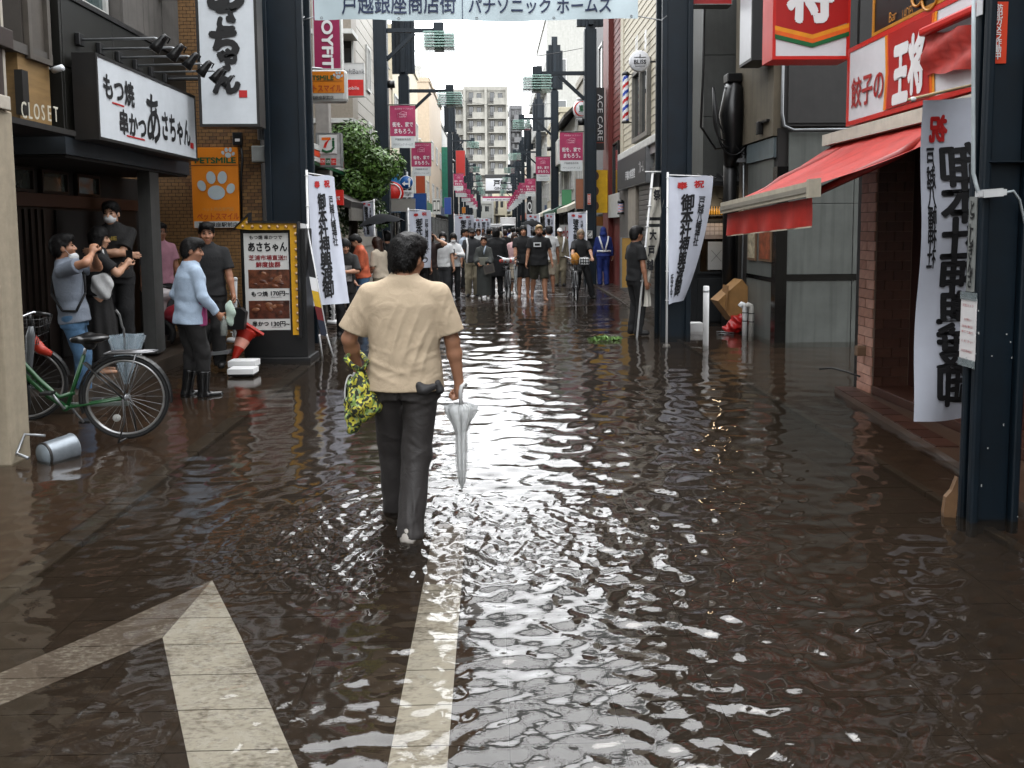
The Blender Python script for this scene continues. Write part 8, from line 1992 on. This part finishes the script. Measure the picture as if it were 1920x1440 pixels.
    MB().tube([(.90, -.0, .93), (.99, -.03, .9)], .03, 8).build("headlight", m_black, t)
    MB().tube([BB + Vector((-.1, -.05, -.14)), BB + Vector((0, -.05, 0)), BB + Vector((0, .05, 0)), BB + Vector((.1, .05, .14))], .010, 6).build("crank", m_steel, t)
    for s, o in ((-1, (-.1, -.10, -.14)), (1, (.1, .10, .14))): MB().box(BB + Vector(o) - Vector((.045, .045, .012)), BB + Vector(o) + Vector((.045, .045, .012)), .005).build("pedal", m_black, t)
    MB().box(BB + Vector((-.46, -.065, -.012)), BB + Vector((.02, -.045, .028)), .012).build("chain_guard", fm if fm is not m_gr else mat("chain_silver", (.24, .27, .25), .35, .4), t)
    MB().lathe([(0, -.006), (.032, -.006), (.032, .006), (0, .006)], (.09, -.03, .17), 12, "Y").build("reflector", mat("reflector_clear", (.5, .5, .48), .1), t)
    if basket:
        bk = MB()
        for z, e in ((.72, .0), (.80, .02), (.88, .035), (.95, .05)): bk.tube([(1.0, -.14 - e, z), (1.22 + e, -.14 - e, z), (1.22 + e, .14 + e, z), (1.0, .14 + e, z)], .004, 4, closed=True)
        for k in range(7): y = -.14 + .28 * k / 6; bk.tube([(1.22, y, .72), (1.27, y * 1.35, .95)], .003, 4)
        for k in range(5): x = 1.0 + .22 * k / 4; [bk.tube([(x, s * .14, .72), (x, s * .19, .95)], .003, 4) for s in (-1, 1)]
        bk.build("basket", m_frame_d, t)
    return t
hubp = P(236, 745, 6.5)
gb_ = bike("green step-through bicycle with a black saddle and rear rack standing in the water", (hubp.x, 6.5, hubp.z - .345), PI + R(4), m_gr)
wd = P(62, 640, 7.15)
bike("dark bicycle half hidden behind the beige pier with an umbrella hooked on it", (wd.x - 1.22, 7.05, -.02), R(14), m_black, True)
tu = thing("hooked_umbrella", "furled grey umbrella hanging from the dark bicycle's handlebar", "umbrella", tuple(P(57, 600, 7.0)))
MB().tube([P(58, 612, 6.95), P(57, 630, 6.95), P(55, 680, 6.95), P(52, 735, 6.95)], [.02, .038, .03, .008], 8).build("furled_cloth", mat("grey_umbrella_cloth", (.16, .17, .18), .4), tu, world=True); MB().tube([P(52, 735, 6.95), P(51, 752, 6.95)], .006, 6).build("tip", m_steel, tu, world=True); MB().tube([P(58, 612, 6.95), P(57, 592, 6.97), P(53, 586, 7.0), P(49, 592, 7.0)], .011, 6).build("handle", m_black, tu, world=True)
tag(MB().tube([P(58, 632, 7.3), P(66, 643, 7.3), P(78, 656, 7.3), P(96, 664, 7.3)], [.045, .05, .045, .025], 10).build("red_hose", mat("coral_red", (.50, .06, .03), .4)), "curved coral red plastic tube behind the hooked umbrella", "tube")
tu = thing("open_clear_umbrella", "half-open clear vinyl umbrella stood upside down behind the green bicycle", "umbrella", tuple(P(237, 715, 7.2)))
tip_ = P(237, 720, 7.2); vs = []; N = 24
for q in (0, .3, .6, 1):
    for k in range(N): a = 2 * PI * k / N; r_ = .02 + .13 * q * (1 + .22 * math.cos(a * 6)); vs.append(tip_ + Vector((r_ * math.cos(a) + .02 * q, r_ * math.sin(a), .44 * q)))
Mi = _m(tu).inverted(); link("vinyl", base_mesh("vinyl", [Mi @ v for v in vs], [(j * N + k, j * N + (k + 1) % N, (j + 1) * N + (k + 1) % N, (j + 1) * N + k) for j in range(3) for k in range(N)], mat("blue_vinyl_film", (.42, .50, .56), .2, alpha=.5), True), tu)
for k in range(6): a = 2 * PI * k / 6; MB().tube([tip_, tip_ + Vector((.17 * math.cos(a) + .02, .17 * math.sin(a), .44))], .003, 4).build("rib", m_steel, tu, world=True)
MB().tube([tip_, tip_ + Vector((0, 0, .5)), P(229, 612, 7.2), P(224, 590, 7.2), P(217, 581, 7.2)], .011, 7).build("handle", mat("grey_handle", (.10, .10, .10), .4), tu, world=True)
# bicycles in the crowd
c = at(948, 563, .01); bike("black bicycle with a red-cloth basket pushed toward the flood", (c[0] + .03, c[1] + 1.0, .01), -PI / 2 + R(3), m_black, True)
tk = thing("basket_load", "pink and white bundle filling the basket of the black bicycle", "bundle", (c[0], c[1] - .2, .9)); q = Vector((c[0] + .03, c[1] - .1, .93))
for k in range(6): MB().ell(q + Vector((-.12 + .05 * k, .02 * (k % 3), .02 * (k % 2))), (.06, .06, .05), 8).build("bundle_piece", (cloth_m("coral", (.45, .10, .08)), CW)[k % 2], tk, world=True)
c = at(1084, 566, .0); bike("city bicycle with a loaded front basket ridden by the woman in black", (c[0], c[1] + 1.05, 0), -PI / 2 - R(2), m_black, True)
q = Vector((c[0] - .08, c[1] - .1, .98)); tk = thing("orange_bag", "mustard orange bag in the ridden bicycle's basket", "bag", tuple(q)); Ob = SDF(q - Vector((.2, .2, .25)), q + Vector((.2, .2, .25)), .014); Ob.ell(q, (.10, .10, .14), .02); Ob.field(lambda x, y, z: .012 * np.sin(x * 45 + z * 30)); me = Ob.mesh("bag_body", mat("mustard_cloth", (.45, .22, .03), .7)); me.transform(_m(tk).inverted()); link("bag_body", me, tk)
q = Vector((c[0] + .12, c[1] - .16, .93)); tk = thing("checked_parcel", "white and dark checked parcel beside the mustard bag in the basket", "parcel", tuple(q)); MB().box(q - Vector((.11, .09, .07)), q + Vector((.11, .09, .08)), .02).build("parcel_body", CW, tk, world=True)
for k in range(4): MB().box(q + Vector((-.095 + .055 * k, -.093, -.06)), q + Vector((-.075 + .055 * k, -.088, .07))).build("dark_stripe", CB, tk, world=True)
for k in range(2): MB().box(q + Vector((-.105, -.096, -.03 + .06 * k)), q + Vector((.105, -.0935, -.012 + .06 * k))).build("dark_stripe", CB, tk, world=True)
# ------------------------------------------------------------------ clutter by the grill restaurant
b0_ = P(300, 640, 10.7); ts = thing("motor_scooter", "white and red motor scooter parked behind the man in rubber boots", "scooter", (b0_.x, 10.7, .03))
def sp(px, py, dy=0): return P(px, py, 10.7) + Vector((0, dy, 0))
Sb = SDF(b0_ + Vector((-.3, -.3, -.1)), b0_ + Vector((.9, .6, 1.2)), .014); Sb.cone(sp(301, 552), sp(296, 612), .10, .07, .04); Sb.ell(sp(306, 552), (.13, .10, .09), .05); me = Sb.mesh("front_shield", mat("scooter_white", (.5, .46, .46), .25)); me.transform(_m(ts).inverted()); link("front_shield", me, ts)
Sb = SDF(b0_ + Vector((-.1, -.2, .2)), b0_ + Vector((1.3, .5, 1.1)), .016); Sb.ell(sp(360, 590, .05), (.42, .16, .17), .05); me = Sb.mesh("body_shell", mat("scooter_red", (.35, .05, .07), .3)); me.transform(_m(ts).inverted()); link("body_shell", me, ts)
MB().torus(sp(300, 625), .17, .045, 24, 8, "Y").build("wheel", m_tyre, ts, world=True); MB().torus(sp(372, 625), .17, .045, 24, 8, "Y").build("wheel", m_tyre, ts, world=True)
MB().lathe([(0, -.06), (.06, -.06), (.075, -.02), (.05, .04), (0, .05)], sp(303, 603, -.12), 16, "Y").build("headlight", m_chrome, ts, world=True); MB().tube([sp(296, 590, -.12), sp(305, 612, -.12)], .018, 6).build("bumper_bar", m_chrome, ts, world=True)
MB().tube([sp(285, 540), sp(302, 535, -.05), sp(318, 540)], .018, 6).build("handlebar", m_black, ts, world=True)
# toppled cone
cb, ct = P(463, 620, 9.95), P(441, 668, 9.75); ax_ = (ct - cb).normalized(); tcn = thing("traffic_cone", "toppled red traffic cone with a pale stripe leaning by the light board", "traffic cone", tuple(ct))
m_cn = mat("cone_red", (.48, .035, .015), .4, var=.1)
u_ = ax_.orthogonal().normalized(); v_ = ax_.cross(u_); Lc = (ct - cb).length + .08
MB().tube([cb, cb + ax_ * .04, cb + ax_ * .05, cb + ax_ * Lc], [.13, .125, .105, .022], 20).build("cone_body", m_cn, tcn, world=True)
MB().tube([cb + ax_ * .14, cb + ax_ * .25], [.0905, .0665], 20, cap=False).build("pale_stripe", mat("cone_stripe", (.60, .30, .24), .4), tcn, world=True)
MB().obox(cb - ax_ * .015, u_ * .15, v_ * .15, ax_ * .015).build("cone_base", m_cn, tcn, world=True)
for k, (px, py, w_, h_, lab, mm) in enumerate(((458, 680, .16, .035, "flat white foam box floating at the pavement edge below the cone", m_wpaint), (456, 694, .15, .03, "second flat white box half sunk in front of the foam box", m_wpaint))):
    c = P(px, py, 9.6 - .25 * k); tb_ = thing("foam_box", lab, "box", tuple(c)); MB().obox(c, XV * w_, YV * .11, Z3 * h_).build("box_body", mm, tb_, world=True); MB().obox(c - Z3 * (h_ + .012), XV * w_ * .96, YV * .105, Z3 * .012).build("dark_rim", m_black, tb_, world=True)
def chain_post(label, px, ytop, ybot, Y):
    a, b_ = P(px, ybot, Y), P(px, ytop, Y); t = thing("chain_post", label, "post", tuple(a), 0, "white chain posts"); MB().cyl(a, b_, .028, 10).build("post", m_wpaint, t, world=True); MB().ell(b_, (.035, .035, .035), 10).build("cap", m_wpaint, t, world=True); MB().lathe([(0, 0), (.12, 0), (.10, .05), (0, .06)], a, 16).build("base", m_wpaint, t, world=True)
    for k in range(22):
        z = b_.z - .06 - k * (b_.z - a.z - .12) / 22; an = k * 1.1; MB().torus((a.x + .036 * math.cos(an), a.y + .036 * math.sin(an), z), .022, .006, 8, 4, "XYZ"[k % 3]).build("chain_link", m_wpaint, t, world=True)
chain_post("white chain-wrapped post beside the brick wall", 441, 524, 640, 10.9); chain_post("white chain-wrapped post behind the leaning banner", 625, 548, 606, 13.6)
tst = thing("folding_trolley", "grey metal folding trolley frame by the black handbag", "trolley", tuple(P(416, 655, 9.9)))
for px in (408, 414): MB().tube([P(px, 592, 9.9), P(px + 6, 655, 9.85)], .012, 6).build("rail", m_steel, tst, world=True)
for f in (.1, .5, .9): MB().tube([P(408, 592, 9.9).lerp(P(414, 655, 9.85), f), P(414, 592, 9.9).lerp(P(420, 655, 9.85), f)], .008, 5).build("rung", m_steel, tst, world=True)
MB().obox(P(398, 662, 9.75), XV * .22 + Z3 * .02, YV * .08, Z3 * .02).build("platform", m_steel, tst, world=True)
# toppled bucket
bc = P(82, 850, 5.93); ax_ = Vector((.50, .86, .06)).normalized(); tbk = thing("metal_bucket", "toppled grey metal bucket lying half in the water by the beige pier", "bucket", tuple(bc))
bc.z = .045; MB().tube([bc, bc + ax_ * .012, bc + ax_ * .215, bc + ax_ * .225], [.092, .097, .104, .108], 28).build("bucket_body", mat("zinc_grey", (.30, .33, .36), .35, .5, var=.25, scale=9), tbk, world=True)
MB().tube([bc - ax_ * .004, bc + ax_ * .012], [.099, .099], 28).build("rolled_rim", m_frame_d, tbk, world=True); MB().tube([bc - ax_ * .010, bc - ax_ * .003], [.086, .088], 28).build("bucket_bottom", mat("zinc_pale", (.30, .34, .37), .4, .3), tbk, world=True)
MB().tube([bc + Vector((-.05, .12, .12)), bc + Vector((-.19, .1, .14)), bc + Vector((-.2, .0, .02)), bc + Vector((-.08, -.06, .0))], .012, 6).build("wire_handle", m_steel, tbk, world=True)
# ------------------------------------------------------------------ clutter on the dumpling side
b_ = G(1323, 648); tb_ = thing("white_bollard", "thin plain white bollard standing in the water before the dark bar", "bollard", tuple(b_)); MB().lathe([(0, -.1), (.042, -.1), (.042, FZ(542, b_.y)), (.036, FZ(540, b_.y)), (0, FZ(540, b_.y))], (b_.x, b_.y, 0), 16).build("tube", m_wpaint, tb_, world=True); MB().cyl((b_.x, b_.y, FZ(552, b_.y)), (b_.x, b_.y, FZ(548, b_.y)), .044, 16).build("band", m_steel, tb_, world=True)
for k, px in enumerate((1396, 1408)):
    a = P(px, 640, 12.3 - .1 * k); tp_ = thing("vent_pipe", ["short white vent pipe with a curled top against the grey side panel", "second short vent pipe tight behind the first, slightly greyer"][k], "pipe", tuple(a)); zt_ = FZ(582, 12.3)
    MB().tube([(a.x, a.y, -.1), (a.x, a.y, zt_), (a.x - .01, a.y, zt_ + .04), (a.x - .05, a.y, zt_ + .06), (a.x - .08, a.y, zt_ + .02)], .042, 10).build("pipe_body", (m_wpaint, MATS["white_pvc"])[k], tp_, world=True)
    for z in (.35, .22): MB().cyl((a.x, a.y, z), (a.x, a.y, z + .015), .046, 10).build("dirt_band", m_dk, tp_, world=True)
tcb = thing("cardboard_box", "tilted brown cardboard box dumped in the alley mouth", "box", tuple(P(1375, 600, 12.9)))
cbx = P(1376, 562, 12.9); MB().obox(cbx, Vector((.20, .02, .17)), Vector((-.02, .16, 0)), Vector((-.13, 0, .17))).build("box_body", mat("cardboard", (.34, .20, .08), .75, var=.2), tcb, world=True); MB().obox(cbx + Vector((-.18, -.1, .05)), Vector((.02, .01, .2)), Vector((0, .15, 0)), Vector((-.004, 0, .001))).build("box_flap", mat("cardboard_b", (.30, .17, .065), .75), tcb, world=True)
c = P(1384, 606, 12.6); trb = thing("red_bag", "crumpled red plastic bag under the tilted cardboard box", "bag", tuple(c)); Rb = SDF(c - Vector((.3, .25, .25)), c + Vector((.3, .25, .25)), .014); Rb.ell(c, (.15, .12, .14), .03); Rb.ell(c + Vector((-.12, 0, -.08)), (.12, .1, .07), .03); Rb.field(lambda x, y, z: .015 * np.sin(x * 40 + z * 35) + .01 * np.sin(y * 50 - z * 45)); me = Rb.mesh("bag_body", mat("red_plastic_bag", (.42, .02, .02), .3)); me.transform(_m(trb).inverted()); link("bag_body", me, trb)
c = P(1360, 628, 12.4); trk = thing("wire_rack", "small fallen wire rack at the foot of the dark bar", "rack", tuple(c)); [MB().tube([c + Vector((-.14, 0, .03 * k - .03)), c + Vector((.12, -.05, .03 * k - .05))], .007, 5).build("rack_bar", m_steel, trk, world=True) for k in range(4)]
c = P(1632, 0, 11); tag(MB().tube([P(1536, 692, 8.3), P(1560, 690, 8.25), P(1588, 697, 8.1), P(1612, 706, 7.9)], .010, 6).build("loose_cable", m_black), "loose black cable arching out of the water by the brick corner", "cable")
g_ = G(1132, 637); tl = thing("drifting_leaves", "small clump of green leaves drifting on the flood", "leaves", (g_.x, g_.y, .01)); leafy("foliage", (g_.x, g_.y, .02), (.26, .2, .05), 260, .035, m_leaf, tl, 5, 5)
MB().box((FX(1288, 12.9), 12.8, -.05), (FX(1318, 12.9), 13.0, .14), .01).build("paper_stack", m_wpaint); tag(bpy.data.objects["paper_stack"], "low white stack at the foot of the dark bar door", "stack")
# white box truck far down the street
tt = thing("box_truck", "white box truck far down the street under the far gate", "truck", (FX(953, 88, 420), 88, 0)); tx_ = tt.location.x
wbox("cargo_box", m_wpaint, tt, (tx_ - .85, 88.8, .6), (tx_ + .85, 92, 2.75), .04); wbox("cab", m_wpaint, tt, (tx_ - .75, 87, .5), (tx_ + .75, 88.7, 2.0), .12); wbox("windscreen", m_pane, tt, (tx_ - .65, 86.97, 1.2), (tx_ + .65, 87.02, 1.85), .02)
for s in (-1, 1): MB().cyl((tx_ + s * .6, 87.5, .28), (tx_ + s * .75, 87.5, .28), .28, 14).build("wheel", m_tyre, tt, world=True); MB().lathe([(0, -.03), (.1, -.03), (0, .02)], (tx_ + s * .5, 87, .8), 10, "Y").build("headlight", m_chrome, tt, world=True)
tt = thing("dark_van", "dark van with a white roof among the far crowd", "van", (FX(926, 70, 420), 70, 0)); tx_ = tt.location.x
wbox("body", mat("van_black", (.02, .022, .025), .2), tt, (tx_ - .7, 70, .3), (tx_ + .7, 73.5, 1.8), .12); wbox("roof", m_wpaint, tt, (tx_ - .62, 70.3, 1.8), (tx_ + .62, 73.3, 1.98), .06); wbox("windscreen", m_pane, tt, (tx_ - .6, 69.97, 1.05), (tx_ + .6, 70.02, 1.65), .02)
for s in (-1, 1): MB().lathe([(0, -.04), (.11, -.04), (.11, .0), (0, .02)], (tx_ + s * .45, 69.98, .85), 12, "Y").build("headlight", m_chrome, tt, world=True); MB().cyl((tx_ + s * .55, 70.6, .3), (tx_ + s * .72, 70.6, .3), .3, 14).build("wheel", m_tyre, tt, world=True)
